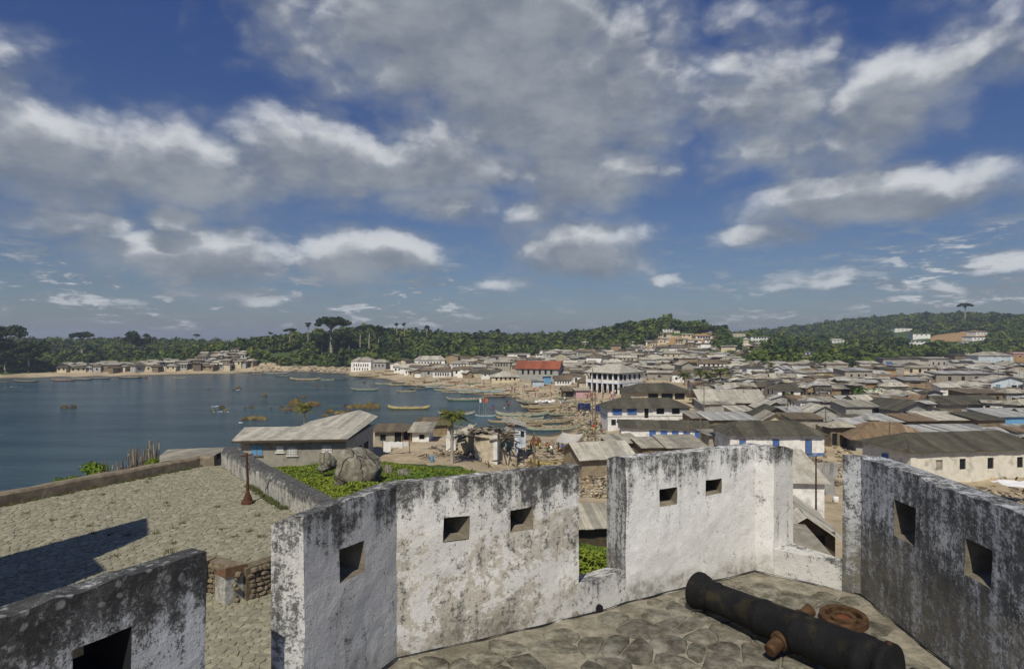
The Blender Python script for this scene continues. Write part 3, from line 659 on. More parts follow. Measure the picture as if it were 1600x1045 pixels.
q = MB(); q.tube([(2.11, 0, .19), (2.11, 0, .215)], .02, 8); q.build('vent', M_RUSTD, cannon)
rp = at(1318, 967, CZ - FZ - .05); ring = empty('iron_ring', (rp.x, rp.y, FZ + .03)); ring.rotation_euler = (R(3), R(-4), .4); ring.scale = (.84, .84, .7)
tag(ring, 'round rusty iron carriage wheel lying flat between cannon and black-stained wall', 'iron ring')
def annulus(r0, r1, z0, z1, n=40):
    prof = [(r0, z0), (r0, z1 - .006), (r0 + .006, z1), (r1 - .006, z1), (r1, z1 - .006), (r1, z0), (r0, z0)]; v = []; f = []
    for r, z in prof:
        for k in range(n): a = 2 * math.pi * k / n; v.append((r * math.cos(a), r * math.sin(a), z))
    for i in range(len(prof) - 1):
        for k in range(n): f.append((i * n + k, i * n + (k + 1) % n, (i + 1) * n + (k + 1) % n, (i + 1) * n + k))
    return v, f
v, f = annulus(.215, .285, 0, .10); mk('rim', v, f, M_RUST, ring)
v, f = annulus(.09, .15, .0, .085); mk('hub_ring', v, f, M_RUST, ring)
q = MB(); q.tube([(0, 0, .0), (0, 0, .05)], .095, 30); q.build('hub_plate', simple('rust_red', (.13, .045, .02), .3, 14, .9, .4), ring)
for k in range(6):
    a = k * math.pi / 3 + .3; q = MB(); q.bar((.145 * math.cos(a), .145 * math.sin(a), .04), (.22 * math.cos(a), .22 * math.sin(a), .04), .05, .045); q.build('spoke', M_RUST, ring)

# ------------------------------------------------------------------ courtyard terraces
TZ = 10.0; LZ = 8.95
def atz(px, py, z): Y = F * (CZ - z) / (py - HY); return (px - CX) / F * Y, Y
farL, farM = atz(0, 792, TZ), atz(318, 728, TZ); farLL = (farL[0] * 1 - 14, farL[1] - 26)
dirf = (farM[0] - farL[0], farM[1] - farL[1]); farLL = (farL[0] - dirf[0] * 2.2, farL[1] - dirf[1] * 2.2)
corner = atz(343, 727, TZ); w1 = atz(392, 760, TZ); w2 = atz(447, 795, TZ); w3 = (w2[0] + (w2[0] - w1[0]) * 1.3, w2[1] + (w2[1] - w1[1]) * 1.3)
r0, r1, r2 = atz(379, 888, TZ), atz(432, 872, TZ), (-2.5, 24.0)
l0 = (-11.0, 22.2); l1 = (-13.5, 13.0)
upper = [farLL, farL, farM, corner, w1, w2, w3, r2, r1, r0, l0, l1, (-30, 4)]
q = MB(); q.prism(upper, 1.0, TZ - .03); kind(q.build('courtyard_terrace', M_GROUT), 'structure')
q = MB(); lower = [l1, l0, r0, r1, r2, (-1.5, 5.5), (-1.5, 1), (-13.8, 1)]; q.prism(lower, 1.0, LZ - .03)
lowf = kind(q.build('lower_court', M_GROUT), 'structure')
court = kind(mk('courtyard_floor', [(p[0], p[1], TZ - .024) for p in upper], [tuple(range(len(upper)))[::-1]], M_GROUT), 'structure')
def cobbles(x0, x1, y0, y1, sx, sy, poly, z, parent, limit, seed, seen):
    rg = random.Random(seed); cells = []
    for p, pl in voronoi(x0, x1, y0, y1, sx, sy, .40, .007, rg):
        if p[1] < 9: continue
        a = proj((p[0], p[1], z))
        if not (-40 < a[0] < 520 and a[1] < 1120): continue
        cells.append((p, pl, a))
    ins = inpoly(np.array([c[0][0] for c in cells]), np.array([c[0][1] for c in cells]), poly)
    cells = [c for c, k in zip(cells, ins) if k]
    cells.sort(key=lambda c: (0 if seen(c[2]) else 1, c[0][1])); V = []; Fc = []
    for idx, (p, pl, a) in enumerate(cells):
        pr = rounded(pl, .25); n = len(pr); zt = rg.uniform(-.010, .014); tx, ty = rg.uniform(-.06, .06), rg.uniform(-.06, .06)
        vs = [(b[0] - p[0], b[1] - p[1], -.04) for b in pr] + [(p_[0], p_[1], zt + p_[0] * tx + p_[1] * ty) for p_ in [((b[0] - p[0]) * .86, (b[1] - p[1]) * .86) for b in pr]]
        fs = [(i, (i + 1) % n, n + (i + 1) % n, n + i) for i in range(n)] + [tuple(range(n, 2 * n))]
        if idx < limit and seen(a): o = mk('paving_stone', vs, fs, M_COBBLE, parent); o.location = (p[0], p[1], z)
        else:
            o_ = len(V); V += [(b[0] + p[0], b[1] + p[1], b[2] + z) for b in vs]; Fc += [tuple(i + o_ for i in f_) for f_ in fs]
    o = mk('paving_stones', V, Fc, M_COBBLE, parent); kind(o, 'stuff')
cobbles(-45, 1, 12, 42, .34, .22, upper, TZ, court, 300, 5, lambda a: (a[1] < 872 - .27 * (a[0] - 322) * 0 and a[0] > -5 and a[1] < 940 - .26 * a[0]) or (322 < a[0] < 432))
cobbles(-20, -1, 8, 23, .34, .23, lower, LZ, lowf, 300, 6, lambda a: 322 < a[0] < 440)
# low parapet towards the sea
def thick_wall(name, pts, zs, th, h, mat, label, top_round=.12, cat='wall'):
    q = MB(); n = len(pts); prof = [(-th / 2, -1.5), (-th / 2, h - top_round), (-th / 2 + top_round * .6, h), (th / 2 - top_round * .6, h), (th / 2, h - top_round), (th / 2, -4.5)]
    seg = []
    for i in range(n - 1):
        a = Vector(pts[i]); b = Vector(pts[i + 1]); k = max(1, int((b - a).length / .6))
        for j in range(k): seg.append((a + (b - a) * j / k, zs))
    seg.append((Vector(pts[-1]), zs)); rows = []
    for i, (p, z) in enumerate(seg):
        d = (seg[min(i + 1, len(seg) - 1)][0] - seg[max(i - 1, 0)][0]).normalized(); nn = Vector((-d.y, d.x))
        for o_, hz in prof:
            pp = p + nn * o_; w_ = mn.noise_vector(Vector((pp.x, pp.y, hz)) * 1.1) * .07; rows.append((pp.x + w_.x, pp.y + w_.y, z + hz + w_.z * .8))
    m_ = len(prof)
    q.add(rows, [(i * m_ + k, i * m_ + k + 1, (i + 1) * m_ + k + 1, (i + 1) * m_ + k) for i in range(len(seg) - 1) for k in range(m_ - 1)] + [tuple(range(m_)), tuple(range((len(seg) - 1) * m_, len(seg) * m_))[::-1]])
    return tag(q.build(name, mat, smooth=False), label, cat)
M_COURTW = plaster('plaster_courtyard', (.50, .48, .42), .035, .5, 11.1)
M_SEAW = stone_mat('sea_wall_stone', ((.12, .10, .075), (.22, .19, .145)), 2.5, .8, (.20, .17, .12))
fa = [farLL, farL, farM]; off = Vector((-dirf[1], dirf[0])).normalized() * .35
thick_wall('sea_wall', [(p[0] + off.x, p[1] + off.y) for p in fa + [corner]], TZ, .6, .62, M_SEAW, 'low brown stone wall along the seaward edge of the courtyard')
thick_wall('courtyard_wall', [(corner[0] + .45, corner[1] + .3), (w1[0] + .45, w1[1] + .35), (w2[0] + .45, w2[1] + .3), (w3[0] + .45, w3[1] + .3)], TZ, .85, 1.12, M_COURTW, 'thick whitewashed courtyard wall with rounded top beside the grassy bank', .25)
# retaining wall, its stones, and the small pier
q = MB(); rw = [r0, r1, r2]
for a, b in ((l1, l0), (l0, r0), (r0, r1), (r1, r2)):
    a = Vector(a); b = Vector(b); d = (b - a).normalized(); nn = Vector((d.y, -d.x)); q.prism([a + nn * .25, b + nn * .25, b - nn * .2, a - nn * .2], LZ - .3, [TZ + .05, TZ + .1, TZ + .1, TZ + .05])
ret = tag(q.build('retaining_wall', M_RUBBLEWALL), 'dark rubble retaining wall between courtyard and lower court, beside the white pier', 'wall')
rg = random.Random(9)
for a, b in ((Vector(l0), Vector(r0)), (Vector(r0), Vector(r1) + (Vector(r1) - Vector(r0)) * 1.5)):
    d = (b - a).normalized(); nn = Vector((d.y, -d.x)); Lw = (b - a).length
    for row in range(6):
        x = rg.uniform(0, .2)
        while x < Lw:
            wd = rg.uniform(.13, .38); p = a + d * (x + wd / 2) + nn * (.26 + rg.uniform(-.03, .03)); h = rg.uniform(.12, .19)
            bm = bmesh.new(); bmesh.ops.create_icosphere(bm, subdivisions=1, radius=1); e = rg.random() * 20
            for v in bm.verts: k = 1 + .35 * mn.noise(v.co * 1.5 + Vector((e, 0, 0))); c_ = v.co; v.co = Vector((math.copysign(abs(c_.x) ** .6, c_.x) * wd * .5, math.copysign(abs(c_.y) ** .6, c_.y) * .09, math.copysign(abs(c_.z) ** .6, c_.z) * h * .52)) * k
            me = bpy.data.meshes.new('stone'); bm.to_mesh(me); bm.free(); me.materials.append(M_RUBBLEWALL); o = bpy.data.objects.new('stone', me); C.objects.link(o); o.parent = ret
            o.location = (p.x, p.y, LZ + .09 + row * .178 + rg.uniform(-.03, .03)); o.rotation_euler = (0, rg.uniform(-.15, .15), math.atan2(d.y, d.x) + rg.uniform(-.15, .15)); x += wd
pr = atz(363, 931, LZ); pier = empty('gate_pier', (pr[0] + .05, pr[1] - .25, LZ), R(-38)); tag(pier, 'short white block pier with crumbling brick cap in front of the courtyard', 'pier')
q = MB(); q.box(-.36, .36, -.36, .36, 0, .93); q.build('shaft', M_PL_S, pier)
q = MB(); q.prism([(-.4, -.38), (.4, -.38), (.4, .38), (-.4, .38)], .93, [1.0, 1.28, 1.22, 1.0]); q.build('cap', M_RUSTD if 0 else simple('brick_brown', (.17, .10, .06), .3, 9, .9, .5), pier)
# rough kerb stones left of the pier
kerb = empty('stone_kerb', (l0[0], l0[1] - .3, LZ)); tag(kerb, 'row of rough kerb stones left of the short white pier', 'kerb')
for i in range(8):
    bm = bmesh.new(); bmesh.ops.create_icosphere(bm, subdivisions=2, radius=1)
    for v in bm.verts: v.co = Vector((v.co.x * .24, v.co.y * .2, v.co.z * .2)) * (1 + .5 * mn.noise(v.co * 1.4 + Vector((i * 3.0, 0, 0))))
    me = bpy.data.meshes.new('stone'); bm.to_mesh(me); bm.free(); me.materials.append(M_RUBBLEWALL); o = bpy.data.objects.new('stone', me); C.objects.link(o); o.parent = kerb; o.location = (-1.5 + i * .27, rg.uniform(-.12, .12) + i * .04, rg.uniform(.05, .5)); o.rotation_euler = (0, 0, rg.uniform(0, 3))
# iron post with cross bar
b = atz(387, 786, TZ); post = empty('iron_post', (b[0], b[1], TZ)); tag(post, 'slim rusty iron post with cross bar and flared foot standing in the courtyard', 'post')
q = MB(); q.tube([(0, 0, .4), (0, 0, 1.2), (-.05, 0, 2.46)], [.085, .06, .05], 10); q.build('shaft', M_RUSTD, post)
q = MB(); q.tube([(0, 0, 0), (0, 0, .1), (0, 0, .16), (0, 0, .28), (0, 0, .46), (0, 0, .6)], [.30, .29, .21, .19, .11, .075], 16); q.build('foot', M_RUSTD, post)
q = MB(); q.bar((-.36, .05, 2.28), (.27, -.05, 2.40), .06); q.build('cross_bar', M_RUSTD, post)
M_WEED = simple('weeds', (.07, .085, .025), .5, 5, .9, dirt=(.12, .10, .05))
wp = []
for i in range(70): t_ = rg.random(); wp.append((w1[0] + (w2[0] - w1[0]) * t_ + rg.uniform(-.25, .05), w1[1] + (w2[1] - w1[1]) * t_ + rg.uniform(-.2, .1), TZ))
for i in range(36): a_ = atz(rg.uniform(0, 430), rg.uniform(745, 880), TZ); wp.append((a_[0], a_[1], TZ))
for i in range(60): t_ = rg.random(); wp.append((farL[0] + (farM[0] - farL[0]) * t_, farL[1] + (farM[1] - farL[1]) * t_ - .1, TZ))
tufts('weeds', wp, M_WEED, .16)
# taller part of the fort up to the left: it throws the long shadow over the courtyard
q = MB(); sh = Vector((SHX, SHY)); hh = 12.5; Lh = hh / math.tan(SUN_EL)
spx = [atz(-60, 893, TZ), atz(0, 870, TZ), atz(230, 808, TZ), atz(233, 835, TZ), atz(148, 872, TZ), atz(166, 890, TZ)]
pts = [Vector(p) - sh * Lh for p in spx]; e = pts[-1] + Vector((-4.0, -8.0)); e2 = pts[0] + Vector((-6, -9)); q.prism([pts[0], pts[1], pts[2], pts[3], pts[4], pts[5], e, e2][::-1], 4.0, TZ + hh)
tag(q.build('fort_tower', M_PL_L), 'tall white fort tower throwing the long shadow on the courtyard', 'tower')
#=== PART3 ===
# ------------------------------------------------------------------ houses
LAND = []       # named landmarks: (word, px, py)
AUTO = []       # things whose label is finished at the end: (object, description, group)
TAKEN = []      # footprints
KEYBOX = []     # where the picked-out buildings show
def win_part(parent, c, w, h, face, kind_, mat=None, depth=.0):
    """window or door: frame with pane set back, in the front (-y), left (-x) or right (+x) face"""
    name = 'door' if 'door' in kind_ else 'window'
    q = MB(); cx, cz = c[0], c[2]; fr = .07 if w < 1.6 else .09
    fm = {'blue': M_BLUE, 'blue_door': M_BLUE, 'lblue': M_BLUEL, 'green': WALL['concrete'], 'dark_door': M_DARK, 'dark': M_DARK, 'slit': M_DARK}.get(kind_.replace('_open', ''), M_DARK)
    q.box(-w / 2, w / 2, .02, .05, -h / 2, h / 2)
    o = q.build(name, mat or fm, parent); o.location = c; o.rotation_euler = (0, 0, {'f': 0, 'l': -math.pi / 2, 'r': math.pi / 2, 'b': math.pi}[face])
    if w > .5:
        f_ = MB()
        for x0, x1, z0, z1 in ((-w / 2 - fr, -w / 2, -h / 2 - fr, h / 2 + fr), (w / 2, w / 2 + fr, -h / 2 - fr, h / 2 + fr), (-w / 2, w / 2, h / 2, h / 2 + fr), (-w / 2, w / 2, -h / 2 - fr, -h / 2)): f_.box(x0, x1, -.05, .06, z0, z1)
        if kind_ in ('blue', 'lblue'): f_.box(-.02, .02, -.01, .05, -h / 2, h / 2)
        f_.build('frame', M_WOOD if kind_ != 'blue' else M_BLUE, o)
    if 'open' in kind_:
        for s in (-1, 1):
            sh_ = MB(); sh_.obox((s * (w / 2 + w * (-.14 if 'blue' in kind_ and s > 0 else .12)), -.05, 0), (w * (.34 if 'blue' in kind_ and s > 0 else .2), .04, h), Matrix.Rotation(s * (-.06 if 'blue' in kind_ else -.5), 3, 'Z')); sh_.build('shutter', M_BLUE if 'blue' in kind_ else simple('shutter_green', (.10, .15, .15), .2, 5, .8), o)
    return o
def face_pts(w, d): return {'f': lambda u, v, t=0: (-w / 2 + u, -d / 2 + t, v), 'r': lambda u, v, t=0: (w / 2 - t, -d / 2 + u, v), 'b': lambda u, v, t=0: (w / 2 - u, d / 2 - t, v), 'l': lambda u, v, t=0: (-w / 2 + t, d / 2 - u, v)}
def walls_mesh(w, d, h, holes, z0=-2.2):
    """four walls, openings cut through the faces with reveals"""
    q = MB(); FP = face_pts(w, d)
    for fc in 'frbl':
        W = w if fc in 'fb' else d; hs = [x for x in holes if x[0] == fc]; P = FP[fc]
        us = sorted({0, W} | {x[1] for x in hs} | {x[2] for x in hs}); vs = sorted({z0, h} | {x[3] for x in hs} | {x[4] for x in hs})
        for i in range(len(us) - 1):
            for j in range(len(vs) - 1):
                um, vm = (us[i] + us[i + 1]) / 2, (vs[j] + vs[j + 1]) / 2
                if any(x[1] < um < x[2] and x[3] < vm < x[4] for x in hs): continue
                q.add([P(us[i], vs[j]), P(us[i + 1], vs[j]), P(us[i + 1], vs[j + 1]), P(us[i], vs[j + 1])], [(0, 1, 2, 3)])
        for _, u0, u1, v0, v1 in hs:
            a = [P(u0, v0), P(u1, v0), P(u1, v1), P(u0, v1)]; b = [P(u0, v0, .3), P(u1, v0, .3), P(u1, v1, .3), P(u0, v1, .3)]
            q.add(a + b, [(i, i + 4, (i + 1) % 4 + 4, (i + 1) % 4) for i in range(4)])
    q.add([(-w / 2, -d / 2, h - .01), (w / 2, -d / 2, h - .01), (w / 2, d / 2, h - .01), (-w / 2, d / 2, h - .01)], [(0, 1, 2, 3)])
    return q
def slopes(kind_, w, d, h, rise, ov, rl=.5):
    """roof slopes as (polygon, eave direction)"""
    W, D = w / 2 + ov, d / 2 + ov; r = h + rise; k = rise * ov / (d / 2) if kind_ != 'shed' else rise * ov / d; e = h - k
    if kind_ == 'gable': return [([(-W, -D, e), (W, -D, e), (W, 0, r), (-W, 0, r)], 'x'), ([(W, D, e), (-W, D, e), (-W, 0, r), (W, 0, r)], 'x')]
    if kind_ == 'gabley':
        e = h - rise * ov / (w / 2); return [([(-W, D, e), (-W, -D, e), (0, -D, r), (0, D, r)], 'y'), ([(W, -D, e), (W, D, e), (0, D, r), (0, -D, r)], 'y')]
    if kind_ == 'hip':
        L = w / 2 * rl; return [([(-W, -D, e), (W, -D, e), (L, 0, r), (-L, 0, r)], 'x'), ([(W, D, e), (-W, D, e), (-L, 0, r), (L, 0, r)], 'x'), ([(W, -D, e), (W, D, e), (L, 0, r)], 'y'), ([(-W, D, e), (-W, -D, e), (-L, 0, r)], 'y')]
    if kind_ == 'shed': return [([(-W, -D, h - rise * ov / d), (W, -D, h - rise * ov / d), (W, D, h + rise * (1 + ov / d)), (-W, D, h + rise * (1 + ov / d))], 'x')]
    if kind_ == 'flat': return [([(-W, -D, h + .02), (W, -D, h + .02), (W, D, h + .10), (-W, D, h + .10)], 'x')]
def clip3(poly, ax_, c, keep_less):
    out = []; n = len(poly)
    for i in range(n):
        a, b = poly[i], poly[(i + 1) % n]; da, db = (a[ax_] - c) * (1 if keep_less else -1), (b[ax_] - c) * (1 if keep_less else -1)
        if da <= 1e-9: out.append(a)
        if (da < -1e-9 and db > 1e-9) or (da > 1e-9 and db < -1e-9):
            t = da / (da - db); out.append(tuple(a[k] + (b[k] - a[k]) * t for k in range(3)))
    return out
def build_roof(parent, sl, cols, near, rng, sheet=1.0, missing=0.0):
    mats = ROOF[cols]
    q = MB(); allm = mats
    for poly, e in sl:
        ax_ = 0 if e == 'x' else 1; lo = min(p[ax_] for p in poly); hi = max(p[ax_] for p in poly); n = max(1, int(round((hi - lo) / sheet))); st = (hi - lo) / n
        for i in range(n):
            c = clip3(clip3(poly, ax_, lo + (i + 1) * st + .04, True), ax_, lo + i * st - .02, False)
            if len(c) < 3 or rng.random() < missing: continue
            lift = .012 * (i % 2) + rng.uniform(0, .03)
            # ragged lower edge
            zmin = min(p[2] for p in c); jag = rng.uniform(-.12, .10)
            cc = []
            for p in c:
                if abs(p[2] - zmin) < 1e-4 and len(c) > 3:
                    k = 1 if ax_ == 0 else 0; pp = list(p); pp[k] += math.copysign(jag, pp[k]); cc.append(tuple(pp))
                else: cc.append(p)
            mi = rng.randrange(len(mats)) if rng.random() < .45 else 0
            if near:
                s = MB(); s.slab(cc, .03, 0, lift); o = s.build('roof_sheet', mats[mi], parent)
            else: q.slab(cc, .05, mi, lift)
    if not near: q.build('roof', mats, parent)
def gable_fill(parent, kind_, w, d, h, rise, mat, inset=.0):
    q = MB()
    if kind_ == 'gable':
        for s in (-1, 1):
            q = MB(); q.add([(s * (w / 2 - inset), -d / 2, h - .01), (s * (w / 2 - inset), d / 2, h - .01), (s * (w / 2 - inset), 0, h + rise - .01)], [(0, 1, 2)]); q.build('gable_wall', mat, parent)
        return
    elif kind_ == 'gabley':
        for s in (-1, 1):
            q = MB(); q.add([(-w / 2, s * (d / 2 - inset), h - .01), (w / 2, s * (d / 2 - inset), h - .01), (0, s * (d / 2 - inset), h + rise - .01)], [(0, 1, 2)]); q.build('gable_wall', mat, parent)
        return
    elif kind_ == 'shed':
        q.add([(w / 2, -d / 2, h - .01), (w / 2, d / 2, h - .01), (w / 2, d / 2, h + rise - .02)], [(0, 1, 2)]); q.add([(-w / 2, -d / 2, h - .01), (-w / 2, d / 2, h - .01), (-w / 2, d / 2, h + rise - .02)], [(0, 1, 2)])
        q.add([(-w / 2, d / 2, h - .01), (w / 2, d / 2, h - .01), (w / 2, d / 2, h + rise - .02), (-w / 2, d / 2, h + rise - .02)], [(0, 1, 2, 3)])
    if q.v: q.build('gable_wall', mat, parent)
def house(loc, w, d, h, yaw=0, roof='gable', rise=1.2, rcol='grey', wall='grey', ov=.45, wins=(), near=False, label=None, desc=None, name='house', cat='house', rl=.5, storeys=1, band=None, missing=0.0, cutter=True, sheet=None):
    """wins: (face, u fraction, z centre, w, h, kind)"""
    rng = random.Random(int(abs(loc[0]) * 97 + loc[1] * 31))
    t = empty(name, loc, R(yaw)); holes = []; wall_m = WALL[wall] if isinstance(wall, str) else wall
    for f, u, zc, ww, wh, k in wins:
        W = w if f in 'fb' else d; u0 = u * W - ww / 2
        if 'blue' not in k and u0 > .05 and u0 + ww < W - .05: holes.append((f, u0, u0 + ww, zc - wh / 2, zc + wh / 2))
    if len({x[0] for x in holes}) or True: walls_mesh(w, d, h, holes).build('wall', wall_m, t)
    FP = face_pts(w, d)
    for f, u, zc, ww, wh, k in wins:
        W = w if f in 'fb' else d; dep = .14 if 'blue' not in k and (u * W - ww / 2 > .05) else -.06
        win_part(t, Vector(FP[f](u * W, zc, dep)), ww, wh, f, k)
    gable_fill(t, roof, w, d, h, rise, wall_m)
    sl_ = slopes(roof, w, d, h, rise, ov, rl)
    if label is None and rng.random() < .5 and loc[1] < 300:      # odd sheets laid over the roof
        for _ in range(rng.randrange(1, 4)):
            P_ = [Vector(p) for p in sl_[rng.randrange(len(sl_)) if roof == 'gabley' else 0][0]]; u0, v0 = rng.uniform(.08, .7), rng.uniform(.02, .5); du, dv = rng.uniform(.10, .25), rng.uniform(.3, .48); top_ = P_[2] if len(P_) == 3 else None
            def B(u, v): a_ = P_[0].lerp(P_[1], u); b_ = P_[3].lerp(P_[2], u) if top_ is None else top_; return a_.lerp(b_, v)
            q = MB(); q.slab([B(u0, v0), B(u0 + du, v0 + rng.uniform(-.04, .04)), B(u0 + du, v0 + dv), B(u0, v0 + dv)], .03, 0, .075); q.build('patch_sheet', rng.choice(ROOF['rusty'] + ROOF['tin'] + ROOF['grey'] + ROOF['brown']), t)
    if label is None and rng.random() < .45 and loc[1] < 330:     # lean-to in front
        lw = w * rng.uniform(.35, .8); lx = rng.uniform(-1, 1) * (w - lw) / 2; dd = rng.uniform(1.0, 2.2); hz0 = h * rng.uniform(.72, .86)
        q = MB(); q.slab([(lx - lw / 2, -d / 2 - dd, hz0 - .35), (lx + lw / 2, -d / 2 - dd, hz0 - .35 + rng.uniform(-.1, .1)), (lx + lw / 2, -d / 2 + .02, hz0), (lx - lw / 2, -d / 2 + .02, hz0)], .04); q.build('lean_to_roof', rng.choice(ROOF['rusty'] + ROOF['tin'] + ROOF['grey'] + ROOF['brown']), t)
        for x_ in (lx - lw / 2 + .1, lx + lw / 2 - .1): q = MB(); q.box(x_ - .05, x_ + .05, -d / 2 - dd + .1, -d / 2 - dd + .2, -1.0, hz0 - .35); q.build('post', M_WOOD, t)
    build_roof(t, slopes(roof, w, d, h, rise, ov, rl), rcol, near, rng, sheet or (1.0 if loc[1] < 160 else 2.0), missing)
    if band:
        for z0, z1, bm in band:
            q = MB(); q.box(-w / 2 - .03, w / 2 + .03, -d / 2 - .03, d / 2 + .03, z0, z1); q.build('painted_band', bm, t)
    if not near: pass
    TAKEN.append((loc[0], loc[1], max(w, d) * .5, min(w, d) * .5))
    if label: tag(t, label, cat)
    else: t['category'] = cat; AUTO.append((t, desc, None))
    return t
def px_house(x0, x1, yb, he, dm=6, yaw=0, **k):
    """house from the picture: front wall from x0 to x1, foot at yb, eaves he pixels above it; everything else in metres"""
    lm = k.pop('lm', None); zb = k.pop('zb', None); xm = (x0 + x1) / 2
    p = ray(xm, yb) if zb is None else Vector((*gz(xm, yb, zb), zb)); s = p.y / F; ye = yb - he
    for _ in range(6):
        if zb is not None or (yb - ye) * s >= 2.0: break
        yb = ye + 2.05 / s; p = ray(xm, yb); s = p.y / F
    rt_ = k.get('roof', 'gable'); k['rise'] = k.get('rise', 1.2) * (.5 if rt_ == 'shed' else .8)
    w = max(2.2, (x1 - x0) * s / max(.3, math.cos(R(yaw)))); h = max(1.9, (yb - ye) * s)
    c = Vector((p.x - math.sin(R(yaw)) * -0 , p.y, p.z)); back = Vector((-math.sin(R(yaw)) * -1 * 0, 1, 0))
    off = Vector((-math.sin(R(yaw)), math.cos(R(yaw)), 0)) * (dm / 2); loc = (p.x + off.x, p.y + off.y, p.z)
    k.setdefault('near', p.y < 100)
    t = house(loc, w, dm, h, yaw, **k); KEYBOX.append((x0, x1, ye - 2, min(yb, ye + 22), p.y))
    if lm: LAND.append((lm, xm, yb - he / 2))
    return t
def W(f, n, zc, ww, wh, k, a=.1, b=.9): return [(f, a + (b - a) * (i + .5) / n, zc, ww, wh, k) for i in range(n)]
# --- key buildings
H1 = px_house(949, 1079, 666, 30, 6.5, 4, roof='hip', rise=1.7, rcol='dark', wall='white', ov=.6, rl=.62, near=True,
    wins=[('f', .12, 2.75, 1.4, 1.0, 'blue_open'), ('f', .30, 2.75, 1.4, 1.0, 'blue_open'), ('f', .47, 2.4, .8, 1.8, 'dark_door'), ('f', .64, 2.75, 1.5, 1.1, 'dark'), ('f', .83, 2.75, 1.5, 1.1, 'dark'), ('f', .07, .75, .9, 1.1, 'dark_door'), ('r', .5, 2.7, .9, 1.0, 'dark')],
    band=[(1.78, 1.86, M_WOODD)], label='two-storey white house with hipped dark roof and blue shutters behind the net racks', lm='blue-shuttered white house')
px_house(985, 1078, 628, 17, 9, 6, roof='hip', rise=2.0, rcol='dark', wall='cream', ov=.9, rl=.5, wins=[('f', .38, 1.3, 2.6, 1.6, 'dark_door'), ('f', .62, 1.3, 3.0, 1.6, 'dark_door'), ('f', .84, 1.3, 2.6, 1.6, 'dark_door')], near=False, sheet=1.2, label='long house with broad brown-grey hipped roof and open dark veranda', lm='long veranda house')
ar = ray(967, 617); AW = empty('arcade_house', (ar.x, ar.y, ar.z), R(-43)); tag(AW, 'large white two-storey corner house with arcades and pale hipped roof', 'house'); LAND.append(('white arcade house', 967, 597)); TAKEN.append((ar.x + 2, ar.y + 9, 13, 10))
def arcade(t, L, Dp):
    # local: corner nearest the camera at the origin; long arcade side runs along -x.. built with its front at y=0
    q = MB(); q.box(-L, 0, 2.0, Dp, -1.5, 6.2); q.build('wall', WALL['white'], t)
    q = MB(); q.box(-L, 0, 0, 2.0, 2.9, 3.9); q.build('balcony', WALL['white'], t)
    q = MB(); q.box(-L + .02, -.02, 1.9, 1.99, .0, 2.9); q.box(-L + .02, -.02, 1.9, 1.99, 4.2, 5.6); q.build('painted_shade', M_DARK, t)  # black strips on the back wall stand in for the arcade's shade
    n = 7
    for i in range(n):
        x = -L + .25 + (L - .5) * i / (n - 1); q = MB(); q.box(x - .25, x + .25, 0.01, .5, -1.5, 2.9); q.build('column', WALL['white'], t)
        q = MB(); q.box(x - .18, x + .18, .01, .36, 3.9, 6.0); q.build('column', WALL['white'], t)
    q = MB(); q.box(-L, 0, 0.0, 2.0, 5.7, 6.2); q.build('lintel', WALL['white'], t)
    q = MB(); q.box(-L - .03, .03, -.03, Dp + .03, 2.85, 2.95); q.build('painted_band', M_BLUE, t)
    for i in range(4):
        q = MB(); q.box(.001, .08, 2.6 + i * 2.6, 3.6 + i * 2.6, 4.0, 5.4); q.build('window', M_DARK, t)
    for i in range(4):
        q = MB(); q.box(.001, .08, 2.6 + i * 2.6, 3.6 + i * 2.6, .4, 2.2); q.build('door', M_DARK, t)
    rt = MB(); sl = slopes('hip', L, Dp, 6.2, 2.0, .7, .45); r_ = random.Random(4)
    for poly, e in sl: rt.slab([(p[0] - L / 2, p[1] + Dp / 2, p[2]) for p in poly], .08)
    rt.build('roof', ROOF['pale'][1], t)
arcade(AW, 11.5, 12.5)
px_house(972, 1104, 686, 18, 5.0, -7, roof='gable', rise=1.0, rcol='dark', wall='white', ov=.5, near=True, wins=W('f', 5, .95, .9, .8, 'blue', .3, .95), label='long low white house with dark sheet roof in front of the shuttered house', lm='long low white house')
px_house(1141, 1288, 713, 35, 7.0, 0, roof='hip', rise=1.6, rcol='dark', wall='white', ov=.55, rl=.62, near=True,
    wins=[('f', .13, 1.28, .75, 1.8, 'blue_door'), ('f', .485, 1.28, .75, 1.8, 'blue_door'), ('f', .83, 1.28, .75, 1.8, 'blue_door')], band=[(-1.5, .42, simple('blue_wash', (.09, .16, .34), .3, 2.5, .9, dirt=(.30, .33, .38)))], label='white house with blue doors, blue painted base and dark hipped roof', lm='blue-based white house')
px_house(1412, 1650, 752, 50, 7.5, 8, roof='hip', rise=1.7, rcol='dark', wall=simple('wall_offwhite', (.62, .585, .50), .1, 1.5, .93, .3, dirt=(.34, .31, .26)), ov=.5, rl=.72, near=True,
    wins=[('f', .205, 1.95, .85, 1.1, 'green'), ('f', .375, 1.95, .8, 1.2, 'dark_open'), ('f', .58, 1.95, .8, 1.25, 'dark_open'), ('f', .8, 1.95, .8, 1.2, 'dark_open'), ('l', .5, 1.9, .8, 1.2, 'blue')], label='long off-white house with dark roof and open green shutters below the black-stained wall', lm='green-shuttered long house')
px_house(1345, 1452, 708, 24, 8, -14, roof='hip', rise=2.0, rcol='rusty', wall='grey', ov=1.0, rl=.35, near=True, wins=[('f', .22, 1.0, 1.4, 1.7, 'dark_door'), ('f', .6, 1.2, 1.2, 1.2, 'dark'), ('f', .8, 1.2, .8, 1.2, 'dark')], label='house with broad rusty brown hipped tin roof next to the green-shuttered house', lm='rusty-roofed house')
